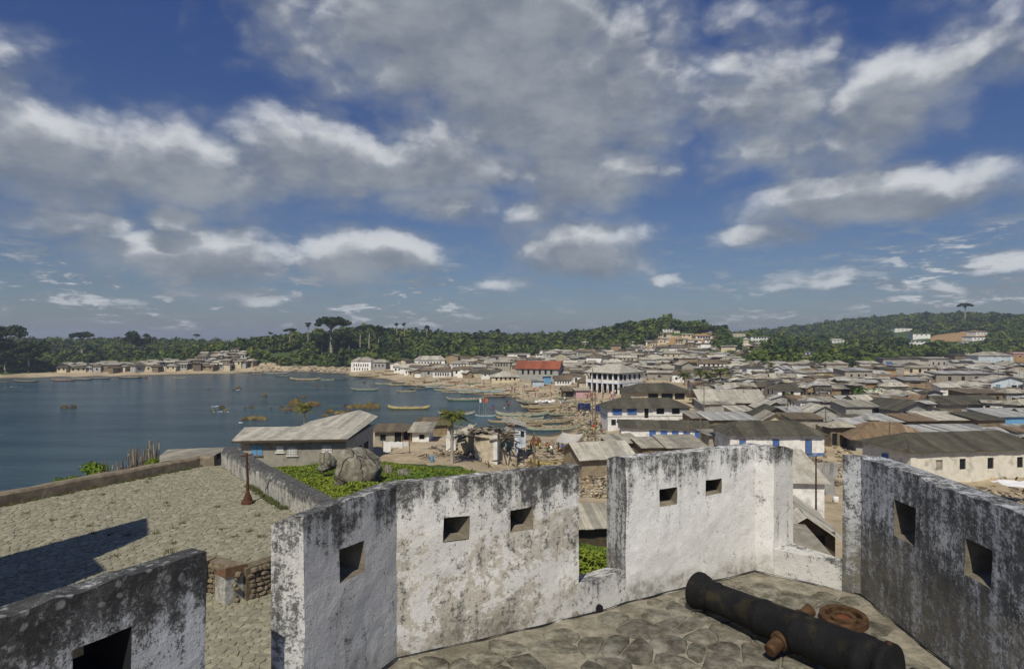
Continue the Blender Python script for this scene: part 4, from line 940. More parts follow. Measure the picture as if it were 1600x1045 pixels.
px_house(1428, 1600, 692, 9, 8, 6, roof='shed', rise=1.2, rcol='tin', wall='brown', ov=.3, near=True, sheet=.8, label='very long shed with striped silver tin roof behind the green-shuttered house', lm='long silver-roofed shed', name='shed', cat='shed')
px_house(908, 990, 736, 22, 6, 14, roof='gable', rise=1.5, rcol='pale', wall='plank', ov=.5, near=True, sheet=1.1, wins=[('f', .6, .9, .8, 1.5, 'dark_door')], label='plank-walled shed with pale grey sheet roof left of the bright wall', lm='plank-walled shed', name='shed', cat='shed')
# church
px_house(806, 872, 594, 18, 12, -12, roof='gable', rise=3.3, rcol='red', wall='grey', ov=.5, near=False, sheet=2, wins=W('f', 6, 3.0, .8, 1.8, 'dark') + [('l', .35, 2.4, .9, 1.2, 'dark'), ('l', .65, 2.4, .9, 1.2, 'dark')], label='grey church-like hall with bright red-orange roof near the bay', name='church', cat='church', lm='red-roofed hall')
K = [  # x0, x1, foot, eave height, depth, yaw, keywords
 (548, 580, 580, 16, 9, -6, dict(roof='hip', rise=2.2, rcol='grey', wall='white', wins=W('f', 7, 3.1, .6, 1.5, 'dark') + W('f', 6, 1.0, .6, 1.3, 'dark'), label='tall derelict white shore house with gaping windows and hipped roof', lm='derelict shore house')),
 (582, 603, 579, 13, 7, -6, dict(roof='hip', rise=1.6, rcol='grey', wall='grey', wins=W('f', 3, 2.4, .7, 1.3, 'dark'), label='smaller grey wing standing right of the derelict shore house')),
 (648, 695, 574, 12, 9, 4, dict(roof='hip', rise=2.4, rcol='pale', wall='white', rl=.7, wins=W('f', 8, 2.3, .8, 1.5, 'dark'), label='long white house with pale hipped roof and row of dark windows before the forest', lm='long pale-roofed house')),
 (703, 732, 576, 8, 7, 0, dict(roof='hip', rise=1.6, rcol='grey', wall='white', wins=W('f', 5, 1.5, .6, 1.1, 'dark'), label='small bright white house with dark windows left of the grey two-storey house')),
 (676, 705, 589, 9, 6, -8, dict(roof='shed', rise=.8, rcol='brown', wall='white', wins=W('f', 6, 1.1, .6, 1.3, 'dark_door'), label='low white colonnaded house directly above the canoe beach', lm='colonnaded beach house')),
 (735, 752, 590, 8, 6, -3, dict(roof='gable', rise=1.2, rcol='dark', wall='cream', label='cream end house under a dark roof beside the beach')),
 (752, 778, 592, 9, 6, -3, dict(roof='gable', rise=1.3, rcol='dark', wall='white', wins=W('f', 3, 1.4, .6, .8, 'dark'), label='white house under a dark roof beside the beach, with three windows')),
 (768, 812, 598, 9, 8, 6, dict(roof='hip', rise=2.0, rcol='pale', wall='cream', rl=.15, wins=W('f', 5, 1.3, .7, 1.1, 'dark'), label='cream beach house with pale peaked hipped roof in front of the red-roofed hall', lm='peaked cream beach house')),
 (770, 797, 581, 15, 8, -10, dict(roof='hip', rise=1.5, rcol='grey', wall='concrete', wins=W('f', 5, 3.1, .6, 1.2, 'dark'), label='grey two-storey house with a row of upper windows left of the red-roofed hall', lm='grey two-storey house')),
 (793, 828, 562, 9, 9, 0, dict(roof='flat', rise=.1, rcol='pale', wall='white', wins=W('f', 4, 2.2, 2.0, 1.2, 'dark', .45, 1), label='long flat-roofed white block behind the red-roofed hall', lm='flat white block')),
 (837, 849, 561, 7, 7, 0, dict(roof='flat', rise=.1, rcol='grey', wall='white', wins=W('f', 2, 2.4, 1.0, 1.0, 'dark'), label='small white cube house before the forest, right of the flat white block')),
 (832, 850, 603, 7, 3.5, 5, dict(roof='shed', rise=.4, rcol='tin', wall='blue', label='low pale blue kiosk on the beach', lm='pale blue beach kiosk', name='kiosk', cat='kiosk')),
 (850, 861, 600, 12, 3.5, 5, dict(roof='shed', rise=.3, rcol='tin', wall=M_BLUEL, label='bright blue kiosk standing behind the pale one on the beach', name='kiosk', cat='kiosk')),
 (867, 893, 600, 7, 6, 0, dict(roof='gable', rise=1.4, rcol='brown', wall='white', wins=W('f', 5, 1.0, .4, .9, 'dark'), label='white house with dark brown roof between blue kiosk and arcade house', lm='brown-roofed white house')),
 (900, 922, 618, 8, 4, 6, dict(roof='shed', rise=.6, rcol='grey', wall='pink', label='bright pink shed with grey roof above the net racks', lm='pink shed', name='shed', cat='shed')),
 (880, 901, 616, 6, 4, 4, dict(roof='gable', rise=1.1, rcol='brown', wall='brown', wins=[('f', .5, .8, 2.4, 1.2, 'dark_door')], label='open brown market stall left of the pink shed', name='stall', cat='stall')),
 (905, 935, 604, 8, 6, 0, dict(roof='hip', rise=1.4, rcol='brown', wall='cream', wins=[('f', .5, 1.1, 2, 1.3, 'dark_door')], label='brown-roofed shop immediately left of the arcade house')),
 (1100, 1190, 641, 14, 10, -2, dict(roof='gable', rise=2.6, rcol='pale', wall='brown', ov=1.2, wins=[('f', .75, 1.0, 3.5, 1.3, 'dark_door'), ('f', .45, 1.0, 3.0, 1.3, 'dark_door')], near=True, sheet=1.6, label='wide market hall with tan sheet roof and open dark sides', lm='tan-roofed market hall', name='market_hall', cat='market hall')),
 (1215, 1269, 624, 15, 8, 2, dict(roof='hip', rise=1.5, rcol='dark', wall='white', ov=.5, wins=[('f', .17, 1.5, .9, 1.1, 'dark'), ('f', .42, 1.5, .9, 1.1, 'dark'), ('f', .7, 1.4, .7, 1.1, 'dark'), ('l', .3, 1.5, .8, 1.3, 'dark'), ('l', .6, 1.5, .8, 1.3, 'dark')], label='bright white house with three square windows and low dark roof', lm='three-window white house')),
 (1180, 1214, 618, 13, 7, -12, dict(roof='hip', rise=1.5, rcol='dark', wall='grey', wins=W('f', 3, 1.3, .9, 1.3, 'dark'), label='grey house joined to the left of the three-window white house')),
 (1530, 1582, 571, 15, 9, -3, dict(roof='hip', rise=2.2, rcol='grey', wall='blue', rl=.3, wins=W('f', 2, 1.8, 1.2, 1.0, 'dark'), label='large pale blue-white house with grey roof at the forest edge', lm='large pale blue house')),
 (1583, 1630, 569, 16, 8, 0, dict(roof='gable', rise=1.0, rcol='brown', wall='ochre', wins=W('f', 3, 3.8, 1.2, .9, 'dark'), band=[(4.0, 5.5, WALL['pink'])], label='two-storey pink and orange house cut by the right edge of the picture')),
 (1492, 1516, 566, 11, 8, 0, dict(roof='shed', rise=.6, rcol='dark', wall='brown', label='dark brown two-storey house at the forest edge')),
 (1545, 1610, 611, 13, 7, -8, dict(roof='gabley', rise=2.2, rcol='pale', wall='blue', ov=.7, wins=[('f', .25, 1.2, .9, .9, 'lblue'), ('f', .6, 1.2, 1.4, .8, 'dark')], label='pale blue house with white-edged roof and small bright blue window', lm='white-edged blue house')),
 (1463, 1568, 600, 15, 6, 0, dict(roof='shed', rise=1.0, rcol='tin', wall='concrete', ov=.5, wins=W('f', 4, 1.5, 1.1, 1.3, 'dark'), label='long concrete row house with patchy silver roof', lm='long concrete row house')),
 (1412, 1463, 588, 13, 6, 0, dict(roof='shed', rise=1.0, rcol='grey', wall='cream', wins=W('f', 3, 1.9, 1.0, 1.3, 'slit'), label='peeling whitewashed block with grey roof left of the concrete row')),
 (1399, 1413, 592, 20, 5, 0, dict(roof='shed', rise=.3, rcol='tin', wall='concrete', label='narrow grey block house beside the peeling whitewashed block')),
 (1414, 1446, 607, 13, 4, 0, dict(roof='shed', rise=1.2, rcol='tin', wall='concrete', ov=.6, wins=[('f', .5, 1.0, 3.2, 1.5, 'dark_door')], label='small open-fronted shelter with silver roof on the bare slope')),
 (1468, 1500, 622, 17, 5, 8, dict(roof='gable', rise=1.0, rcol='pale', wall='white', ov=.5, label='plain windowless white hut with pale ribbed roof', lm='windowless white hut')),
 (1510, 1592, 632, 18, 6, 3, dict(roof='shed', rise=.8, rcol='brown', wall='brown', wins=[('f', .3, 1.2, 1.6, 1.5, 'dark_door'), ('f', .6, 1.4, .7, 1.1, 'dark'), ('f', .85, 1.4, .7, 1.1, 'dark')], label='long brown mud house with brown roof right of the windowless hut')),
 (1466, 1575, 642, 9, 9, 10, dict(roof='gable', rise=1.6, rcol='dark', wall='grey', ov=.7, near=False, label='large low gabled roof of dark sheets below the windowless hut')),
 (1396, 1465, 652, 13, 8, 12, dict(roof='gabley', rise=1.8, rcol='dark', wall='grey', ov=.8, wins=[('f', .25, 1.0, 1.2, 1.5, 'dark_door')], label='grey-walled house with black gabled roof facing the fort')),
 (1379, 1411, 668, 9, 6, 3, dict(roof='shed', rise=1.2, rcol='tin', wall='grey', ov=.4, sheet=.8, near=True, label='silver corrugated roof house left of the rusty sheets')),
 (1417, 1462, 664, 6, 5, 2, dict(roof='shed', rise=1.0, rcol='rusty', wall='brown', sheet=.8, near=True, label='hut covered in rust-striped sheets between two silver roofs', lm='rust-striped hut')),
 (1457, 1528, 664, 8, 6, 2, dict(roof='shed', rise=1.3, rcol='pale', wall='brown', ov=.5, near=True, label='low hut with bright cream-white sheet roof', lm='cream-roofed hut')),
 (1527, 1572, 664, 8, 6, 4, dict(roof='shed', rise=1.2, rcol='dark', wall='brown', ov=.4, near=True, label='low hut with slate-grey roof right of the cream-roofed hut')),
 (1560, 1640, 660, 9, 7, 4, dict(roof='shed', rise=1.3, rcol='tin', wall=M_BLUEL, ov=.4, near=True, label='silver-roofed hut with light blue wall at the right edge')),
 (1329, 1370, 692, 26, 5, 3, dict(roof='shed', rise=1.1, rcol='tin', wall='blue', ov=.4, near=True, sheet=.8, wins=[('f', .2, 1.3, .8, 1.8, 'dark_door')], label='pale blue hut with ribbed silver roof left of the rusty-roofed house', lm='pale blue hut')),
 (1369, 1402, 680, 16, 6, 3, dict(roof='shed', rise=1.1, rcol='tin', wall='grey', ov=.3, near=True, sheet=.8, label='silver corrugated roof house right behind the pale blue hut')),
 (1322, 1388, 650, 13, 6, 0, dict(roof='shed', rise=1.3, rcol='grey', wall='grey', ov=.4, near=True, wins=[('f', .7, 1.0, 1.4, 1.2, 'dark')], label='long grey house with rust-streaked roof and laundry before it')),
 (1269, 1307, 652, 8, 6, -3, dict(roof='gabley', rise=1.5, rcol='pale', wall='grey', ov=.5, near=True, label='gabled grey house with white roof edges facing the fort')),
 (1228, 1270, 652, 8, 5, -3, dict(roof='shed', rise=.9, rcol='tin', wall='grey', ov=.4, near=True, label='low silver-roofed hut left of the white-edged gable')),
 (1238, 1286, 662, 7, 5, -3, dict(roof='shed', rise=.8, rcol='brown', wall='concrete', ov=.4, near=True, label='low brown-roofed hut above the blue-based white house')),
 (1193, 1230, 648, 9, 7, -5, dict(roof='gabley', rise=1.6, rcol='pale', wall='brown', ov=.7, near=True, wins=[('f', .5, 1.0, 2.4, 1.4, 'dark_door')], label='open hut with pale tan gable roof, furthest of three in a row')),
 (1190, 1236, 658, 9, 6, -5, dict(roof='gabley', rise=1.8, rcol='dark', wall='brown', ov=.7, near=True, wins=[('f', .5, 1.0, 2.4, 1.4, 'dark_door')], label='open hut with dark gable roof, middle of three in a row')),
 (1192, 1228, 666, 9, 5, -8, dict(roof='gabley', rise=1.5, rcol='grey', wall='cream', ov=.7, near=True, wins=[('f', .5, 1.0, 1.6, 1.3, 'dark_door')], label='open hut with grey gable roof, nearest of three in a row')),
 (1294, 1338, 620, 13, 6, 0, dict(roof='shed', rise=1.2, rcol='grey', wall='mud', ov=.6, wins=[('f', .62, 1.2, 2.4, 1.7, 'dark_door')], label='mud house with grey roof and wide dark doorway beside the round bush', lm='wide-doored mud house')),
 (1283, 1330, 634, 6, 5, 0, dict(roof='shed', rise=1.1, rcol='grey', wall='grey', label='low grey-roofed hut below the wide-doored mud house')),
 (1320, 1364, 594, 15, 7, 3, dict(roof='shed', rise=1.2, rcol='tin', wall='concrete', wins=W('f', 3, 1.6, .7, .9, 'dark'), label='unpainted block house with silver roof on the middle slope')),
 (1349, 1376, 605, 7, 5, 0, dict(roof='shed', rise=1.4, rcol='tin', wall='ochre', ov=.6, label='orange mud hut with bright silver roof', lm='orange mud hut')),
 (1377, 1399, 594, 17, 5, -5, dict(roof='gable', rise=.8, rcol='dark', wall='ochre', label='tall ochre mud house left of the narrow block house')),
 (1291, 1326, 576, 8, 8, 4, dict(roof='hip', rise=1.8, rcol='grey', wall='concrete', label='grey hip-roofed house in front of the green valley trees')),
 (1284, 1322, 588, 7, 7, 4, dict(roof='hip', rise=1.5, rcol='tin', wall='mud', label='mud house with silver hipped roof in the middle of town')),
 (1380, 1410, 575, 14, 6, 0, dict(roof='shed', rise=.6, rcol='dark', wall='grey', wins=[('f', .3, 1.6, 2.2, 2.0, 'blue')], label='grey house with big blue panel at the forest edge')),
 (1410, 1448, 572, 12, 7, 0, dict(roof='gable', rise=1.0, rcol='dark', wall='grey', wins=[('f', .3, 1.3, 1.0, 1.2, 'dark')], label='long grey house with white gable edge at the forest edge')),
 (1450, 1484, 574, 13, 7, 6, dict(roof='shed', rise=.9, rcol='grey', wall='grey', wins=W('f', 3, 1.5, .8, 1.2, 'dark'), label='grey slab-walled house with three shutters at the forest edge')),
 (1398, 1430, 518, 5, 8, 0, dict(roof='flat', rise=.1, rcol='pale', wall='white', wins=W('f', 4, 1.4, 1.2, .9, 'dark'), label='white villa high on the wooded right hill')),
 (1428, 1452, 530, 8, 9, -12, dict(roof='shed', rise=.5, rcol='dark', wall='white', wins=W('f', 3, 3.2, 1.4, .8, 'dark'), label='upper of two white blocks left of the bare hillside', lm='white hillside blocks')),
 (1422, 1445, 541, 8, 9, -12, dict(roof='shed', rise=.5, rcol='tin', wall='white', wins=W('f', 3, 3.2, 1.4, .8, 'dark'), label='lower of two white blocks left of the bare hillside')),
 (1523, 1546, 525, 6, 9, 12, dict(roof='shed', rise=.4, rcol='dark', wall='white', wins=W('f', 3, 1.6, 1.4, .8, 'dark'), label='upper of two white blocks right of the bare hillside')),
 (1517, 1542, 533, 6, 9, 12, dict(roof='shed', rise=.4, rcol='dark', wall='white', wins=W('f', 3, 1.6, 1.4, .8, 'dark'), label='lower of two white blocks right of the bare hillside')),
 (1300, 1320, 536, 4, 7, 0, dict(roof='hip', rise=1.5, rcol='pale', wall='white', wins=W('f', 3, 1.0, 1.2, .9, 'dark'), label='small white house alone in the green valley')),
 (1173, 1206, 535, 9, 9, 2, dict(roof='flat', rise=.1, rcol='pale', wall='white', wins=W('f', 6, 3.3, 1.3, .9, 'dark') + W('f', 6, 1.2, 1.3, .9, 'dark'), label='long white two-storey school block on the saddle', lm='white school block')),
 (1144, 1172, 524, 5, 9, 0, dict(roof='flat', rise=.1, rcol='pale', wall='cream', wins=W('f', 4, 1.5, 1.3, .9, 'dark'), label='cream block standing left above the white school block')),
 (1258, 1272, 558, 8, 6, 0, dict(roof='flat', rise=.1, rcol='pale', wall='blue', wins=W('f', 2, 2.2, 1.0, 1.0, 'dark'), label='light blue two-storey house among the valley trees')),
 (1087, 1113, 531, 6, 7, 0, dict(roof='flat', rise=.1, rcol='pale', wall='white', wins=W('f', 5, 1.6, 1.4, 1.3, 'dark'), label='long white house with big openings above the bare red slope', lm='white slope house')),
 (1075, 1096, 537, 5, 6, 0, dict(roof='shed', rise=.4, rcol='pale', wall='white', wins=[('f', .6, 1.2, 2.2, 1.0, 'dark')], label='small white house directly below left of the slope house')),
 (1048, 1076, 544, 5, 6, 0, dict(roof='shed', rise=.5, rcol='grey', wall='concrete', label='grey house at the foot of the bare red slope')),
 (1035, 1052, 519, 5, 6, 0, dict(roof='shed', rise=.3, rcol='pale', wall='white', wins=W('f', 3, 1.2, .6, 1.2, 'dark'), label='roofless white ruin on top of the middle hill')),
 (1053, 1062, 520, 4, 6, 0, dict(roof='shed', rise=.3, rcol='brown', wall='cream', label='small cream house on top of the middle hill')),
 (958, 994, 566, 7, 8, -8, dict(roof='gable', rise=1.6, rcol='pale', wall='cream', wins=W('f', 5, 1.5, .9, 1.2, 'dark'), label='cream schoolhouse with gabled pale roof at the foot of the hill', lm='cream schoolhouse')),
 (1037, 1068, 560, 8, 8, 0, dict(roof='hip', rise=1.6, rcol='grey', wall='cream', wins=W('f', 3, 1.5, .9, 1.1, 'dark'), label='cream house with grey hipped roof on the terrace below the bare slope')),
 (1092, 1138, 575, 7, 8, 3, dict(roof='hip', rise=1.8, rcol='brown', wall='white', rl=.6, wins=W('f', 5, 1.2, .9, 1.1, 'dark'), label='long white house with brown hipped roof behind the palms', lm='brown-roofed long house')),
 (1004, 1042, 722, 22, 5, 4, dict(roof='shed', rise=.9, rcol='grey', wall='brown', near=True, sheet=.8, ov=.3, wins=[('f', .5, .8, 2.6, 1.0, 'dark_door')], label='dark open shed under long rippled grey roof in front of the low white house', name='shed', cat='shed')),
 (1043, 1105, 724, 24, 6, 2, dict(roof='shed', rise=1.2, rcol='grey', wall='brown', near=True, sheet=.8, ov=.3, label='rippled grey roof shed touching the bright wall top', name='shed', cat='shed')),
 (955, 1002, 708, 16, 3.5, 16, dict(roof='shed', rise=1.0, rcol='grey', wall='brown', near=True, sheet=.8, label='small lean-to of loose grey sheets behind the plank-walled shed', name='shed', cat='shed')),
 (1108, 1132, 702, 22, 4, 3, dict(roof='shed', rise=.3, rcol='grey', wall='concrete', near=True, wins=[('f', .5, 1.3, .8, 1.6, 'dark_door')], label='narrow grey block hut left of the blue-based white house')),
 (1110, 1182, 663, 7, 6, 2, dict(roof='shed', rise=1.0, rcol='tin', wall='brown', near=True, sheet=.8, label='row of silver ribbed sheets over a low shed in front of the market hall', name='shed', cat='shed')),
 (1083, 1112, 660, 7, 6, 2, dict(roof='shed', rise=1.0, rcol='grey', wall='brown', near=True, sheet=.8, label='low rippled grey roof right of the blue-shuttered house', name='shed', cat='shed')),
 (1099, 1146, 640, 8, 6, 2, dict(roof='shed', rise=1.4, rcol='grey', wall='grey', near=True, sheet=1, label='low house with greenish grey sheet roof in front of the market hall')),
 (1146, 1178, 650, 8, 5, 2, dict(roof='shed', rise=.9, rcol='pale', wall='cream', near=True, label='low cream stall with pale roof under the market hall', name='stall', cat='stall')),
]
for x0, x1, yb, he, dm, yaw, kw in K: px_house(x0, x1, yb, he, dm, yaw, **kw)
# foreground roofs seen through the wide embrasure
def roof_poly(parent, poly, col, n, rng, axis=0, mi=None):
    lo = min(p[axis] for p in poly); hi = max(p[axis] for p in poly); st = (hi - lo) / n
    for i in range(n):
        c = clip3(clip3(poly, axis, lo + (i + 1) * st + .03, True), axis, lo + i * st - .03, False)
        if len(c) < 3: continue
        q = MB(); q.slab(c, .03, 0, .012 * (i % 2) + rng.uniform(0, .012)); q.build('roof_sheet', ROOF[col][rng.randrange(len(ROOF[col]))], parent)
rg = random.Random(12)
b = ray(1248, 800); hz_ = gh(b.x, b.y)
px_house(1190, 1286, 790, 16, 11, -5, zb=5.0, roof='gable', rise=1.9, rcol='pale', wall='white', ov=.35, near=True, sheet=1.6, label='house with large flat grey sheet roof seen through the wide embrasure', lm='large flat grey roof')
px_house(1210, 1300, 894, 42, 5.5, -12, zb=6.5, roof='gabley', rise=1.25, rcol='pale', wall=M_WOODD, ov=.75, near=True, sheet=.9, rl=.5, wins=[('f', .5, 1.1, 2.0, 2.0, 'dark_door')], label='nearest hut with pale gable roof and deep dark front below the embrasure')  # dark wall colour carries the deep shade on the gable front
px_house(898, 962, 870, 50, 1.7, 8, zb=5.4, roof='shed', rise=.9, rcol='grey', wall=M_WOODD, ov=.5, near=True, sheet=.5, label='low hut with frayed grey roof edge seen in the narrow embrasure')
q = MB(); tf = empty('tin_fence', ray(1278, 747)); tag(tf, 'leaning fence of grey corrugated sheets beyond the large flat grey roof', 'fence'); s_ = tf.location.y / F
for i in range(9):
    q = MB(); q.obox(((i - 4) * 6.9 * s_, rg.uniform(-.1, .1), .8), (7.2 * s_, .03, 1.9), Matrix.Rotation(rg.uniform(-.06, .06), 3, 'Y')); q.build('sheet', ROOF['tin'][rg.randrange(3)], tf)
sp = ray(1296, 773); o = MB().add([(0, 0, 0)], []).v; q = MB(); q.obox((0, 0, .95), (.95, .05, 2.0), Matrix.Rotation(R(-12), 3, 'X')); o = q.build('leaning_sheet', ROOF['tin'][2]); o.location = sp; tag(o, 'single grey sheet propped upright beyond the rusty pole', 'metal sheet')
# left house of the promenade: L-shaped grey roof
g = ray(400, 724, 40); LH = empty('house', (g.x, 66, 3.6), R(0)); tag(LH, 'L-shaped block house with pale grey roof and blue shutter beside the sea', 'house'); LAND.append(('L-shaped sea house', 470, 690))
def LW(px, py, Y): return ((px - CX) / F * Y - LH.location.x, Y - 66, CZ - (py - HY) / F * Y - 3.6)
def lbox(px0, px1, Y0, Y1, ytop, mat, name='wall', z0=-1.5):
    q = MB(); a = LW(px0, ytop, Y0); bq = LW(px1, ytop, Y0); q.box(a[0], bq[0], Y0 - 66, Y1 - 66, z0, a[2]); return q.build(name, mat, LH)
lbox(376, 541, 66, 72, 690, WALL['concrete'])
q = MB(); a, b_, c_, d_ = LW(541, 690, 66), LW(583, 664, 77), LW(570, 660, 84), LW(500, 668, 84)
q.prism([(a[0], 0.0), (b_[0], 11), (b_[0] - 6.5, 15), (a[0] - 6.5, 5)], -1.5, [a[2] - .02, a[2] + .3, a[2] + .3, a[2]]); q.build('wall', WALL['grey'], LH)
f0, f1 = LW(362, 689, 65.2), LW(544, 686, 65.2); k0, k1 = LW(382, 668, 72), LW(523, 666, 72)
roofL = [[(f0[0], f0[1], f0[2]), (f1[0], f1[1], f1[2]), (k1[0], k1[1], k1[2]), (k0[0], k0[1], k0[2])]]
R1, R2, R3, R4 = LW(544, 686, 65.2), LW(591, 651, 78), LW(562, 641, 82), LW(523, 667, 71.8)
for poly, col, n in ((roofL[0], 'pale', 16), ([R1, R2, R3, R4], 'pale', 7), ([R4, R3, LW(486, 658, 84), LW(468, 667, 74)], 'pale', 8)):
    lo = min(p[0] for p in poly); hi = max(p[0] for p in poly); st = (hi - lo) / n
    for i in range(n):
        c = clip3(clip3(poly, 0, lo + (i + 1) * st + .03, True), 0, lo + i * st - .03, False)
        if len(c) >= 3: qq = MB(); qq.slab(c, .06, 0, .012 * (i % 2)); qq.build('roof_sheet', ROOF[col][i % 2 if i % 5 else 1], LH)
q = MB(); q.bar((f0[0], f0[1] + .02, f0[2] - .12), (f1[0], f1[1] + .02, f1[2] - .12), .06, .22); q.build('fascia', M_WOODD, LH)
for px0, px1, py0, py1, mt, nm in ((393, 410, 695, 711, M_BLUEL, 'shutter'), (449, 465, 697, 711, WALL['grey'], 'window'), (503, 519, 694, 710, WALL['grey'], 'window'), (432, 444, 696, 706, WALL['concrete'], 'window')):
    a = LW(px0, py0, 66); b_ = LW(px1, py1, 66); q = MB(); q.box(a[0], b_[0], -.06, .02, b_[2], a[2]); w_ = q.build(nm, mt, LH)
    q = MB(); q.box(a[0] - .1, b_[0] + .1, -.16, .0, b_[2] - .12, b_[2] - .02)
    for j in range(3 if mt is not M_BLUEL else 1): xx = a[0] + (b_[0] - a[0]) * (j + 1) / (4 if mt is not M_BLUEL else 2); q.box(xx - .03, xx + .03, -.09, -.06, b_[2], a[2])
    for j in range(3 if mt is not M_BLUEL else 0): zz_ = b_[2] + (a[2] - b_[2]) * (j + 1) / 4; q.box(a[0], b_[0], -.085, -.062, zz_ - .04, zz_ + .04)
    q.build('frame', WALL['white'] if mt is not M_BLUEL else M_WOOD, w_)
for i in range(3):
    t_ = .18 + i * .26; x = a_ = LW(541, 690, 66)[0] + (LW(583, 664, 77)[0] - LW(541, 690, 66)[0]) * t_; q = MB(); q.obox((x + .05, 11 * t_, .9), (1.5, .08, 2.1), Matrix.Rotation(math.atan2(11, LW(583, 664, 77)[0] - LW(541, 690, 66)[0]), 3, 'Z')); q.build('door', M_DARK if i else M_BLUE, LH)
TAKEN.append((LH.location.x, 72, 14, 10))
# low hut behind the sea wall
LL = empty('hut', (-20.5 * 1.0, 44, 6.5)); tag(LL, 'low hut with flat grey sheet roof between stick fence and L-shaped house', 'hut')
def HW_(px, py, Y): return ((px - CX) / F * Y + 20.5, Y - 44, CZ - (py - HY) / F * Y - 6.5)
poly = [HW_(238, 722, 43), HW_(331, 713, 43), HW_(364, 699, 50), HW_(262, 703, 50)]
for i in range(9):
    lo = min(p[0] for p in poly); hi = max(p[0] for p in poly); st = (hi - lo) / 9; c = clip3(clip3(poly, 0, lo + (i + 1) * st + .03, True), 0, lo + i * st - .03, False)
    if len(c) >= 3: q = MB(); q.slab(c, .05, 0, .012 * (i % 2)); q.build('roof_sheet', ROOF['grey'][i % 2], LL)
q = MB(); a = HW_(246, 722, 43.5); b_ = HW_(326, 716, 43.5); q.box(a[0], b_[0], -.4, 4.6, -3, a[2] - .08); q.build('wall', WALL['brown'], LL)
# stick fence and seaside bushes
fence = empty('stick_fence', (*atz(196, 738, TZ - 1), TZ - 1.6)); tag(fence, 'ragged fence of upright pale sticks behind the sea wall', 'fence'); fl = fence.location
for i in range(58):
    t_ = i / 57; px = 150 + 98 * t_ + rg.uniform(-1.2, 1.2); Y = 34 + 7 * t_ + rg.uniform(-.5, .5); x = (px - CX) / F * Y; hgt = rg.uniform(1.5, 2.6) + .5 * t_
    q = MB(); q.tube([(0, 0, 0), (rg.uniform(-.05, .05), 0, hgt * .5), (rg.uniform(-.16, .16), rg.uniform(-.1, .1), hgt)], [.045, .04, .03], 5); o = q.build('stick', [M_WOODP, M_WOOD, M_WOOD][i % 3], fence); o.location = (x - fl.x, Y - fl.y, rg.uniform(-.3, .1))
for i in range(3):
    q = MB(); q.bar(((152 - CX) / F * 34 - fl.x, 34 - fl.y, .4 + i * .6), ((246 - CX) / F * 41 - fl.x, 41 - fl.y, .5 + i * .65), .04); q.build('rail', M_WOOD, fence)
# --- the ruin at the beach, in its own coordinates
rz = 2.6; ruY = gz(757, 737, rz)[1]; RU = empty('ruined_house', ((757 - CX) / F * ruY, ruY, rz), 0); tag(RU, 'ruined mud-walled house with collapsed roof and piles of planks by the bay', 'ruin'); LAND.append(('ruined house', 757, 705)); TAKEN.append((RU.location.x, ruY + 3, 9, 8))
def RP(px, py, dY=0): Y = ruY + dY; return Vector(((px - CX) / F * Y - RU.location.x, dY, CZ - (py - HY) / F * Y - rz))
def rwall(x0, x1, ytop, dY, th, mat, ragged=.3, name='wall'):
    a = RP(x0, ytop, dY); b_ = RP(x1, ytop, dY); q = MB(); n = 8
    for i in range(n):
        t0, t1 = i / n, (i + 1) / n; q.prism([(a.x + (b_.x - a.x) * t0, dY), (a.x + (b_.x - a.x) * t1, dY), (a.x + (b_.x - a.x) * t1, dY + th), (a.x + (b_.x - a.x) * t0, dY + th)], -1.5, a.z - abs(mn.noise((t0 * 5 + dY, x0, 0))) * ragged * 2)
    return q.build(name, mat, RU)
M_MUD = simple('mud_plaster', (.46, .40, .30), .25, 1.2, .95, .6, dirt=(.17, .14, .10), bscale=8)
rwall(742, 771, 680, 0, .4, M_MUD, .05); q = MB(); a = RP(771, 680, 0); q.prism([(a.x, -.02), (a.x + .45, -.02), (a.x + .9, 5), (a.x + .5, 5)], -1.5, a.z); q.build('wall', WALL['white'], RU)
rwall(697, 712, 672, 5.5, .4, WALL['white'], .6); rwall(716, 741, 670, 5.0, .4, WALL['cream'], .6); rwall(778, 803, 679, 4, .3, simple('green_wash', (.20, .25, .22), .3, 1.5, .9, dirt=(.08, .1, .09)), .2); rwall(775, 808, 697, 2.2, .5, M_MUD, 1.0)
for i in range(60):
    x = rg.uniform(712, 812); dY = rg.uniform(0, 6); top = 683 - dY * 2.6; a = RP(x, top + rg.uniform(-4, 4), dY); L = rg.uniform(.8, 3.2)
    q = MB(); big = rg.random() < .35
    q.obox((0, 0, 0), (L, rg.uniform(.7, 1.2) if big else .14, .04 if big else .1), Matrix.Rotation(rg.uniform(0, 3.1), 3, 'Z') @ Matrix.Rotation(rg.uniform(-.5, .5), 3, 'Y') @ Matrix.Rotation(rg.uniform(-.3, .3), 3, 'X'))
    o = q.build('fallen_sheet' if big else 'beam', (ROOF['grey'] + ROOF['brown'] + ROOF['pale'] if big else [M_WOOD, M_WOODP, M_WOODD])[rg.randrange(3)], RU); o.location = a
for i in range(46):   # debris lying below
    x = rg.uniform(655, 815); dY = rg.uniform(-3, 5); X = (x - CX) / F * (ruY + dY); z = gh(X, ruY + dY); q = MB(); q.obox((0, 0, 0), (rg.uniform(.6, 2.6), .12, .08), Matrix.Rotation(rg.uniform(0, 3.1), 3, 'Z') @ Matrix.Rotation(rg.uniform(-.4, .4), 3, 'Y'))
    o = q.build('beam', [M_WOOD, M_WOODP, M_WOODD][i % 3], RU); o.location = (X - RU.location.x, dY, z - rz + .25)
ruY2 = ruY + 7; OH = empty('outhouse', ((813 - CX) / F * ruY2, ruY2, rz)); tag(OH, 'narrow blue-white outhouse on stilts right of the ruined house', 'outhouse')
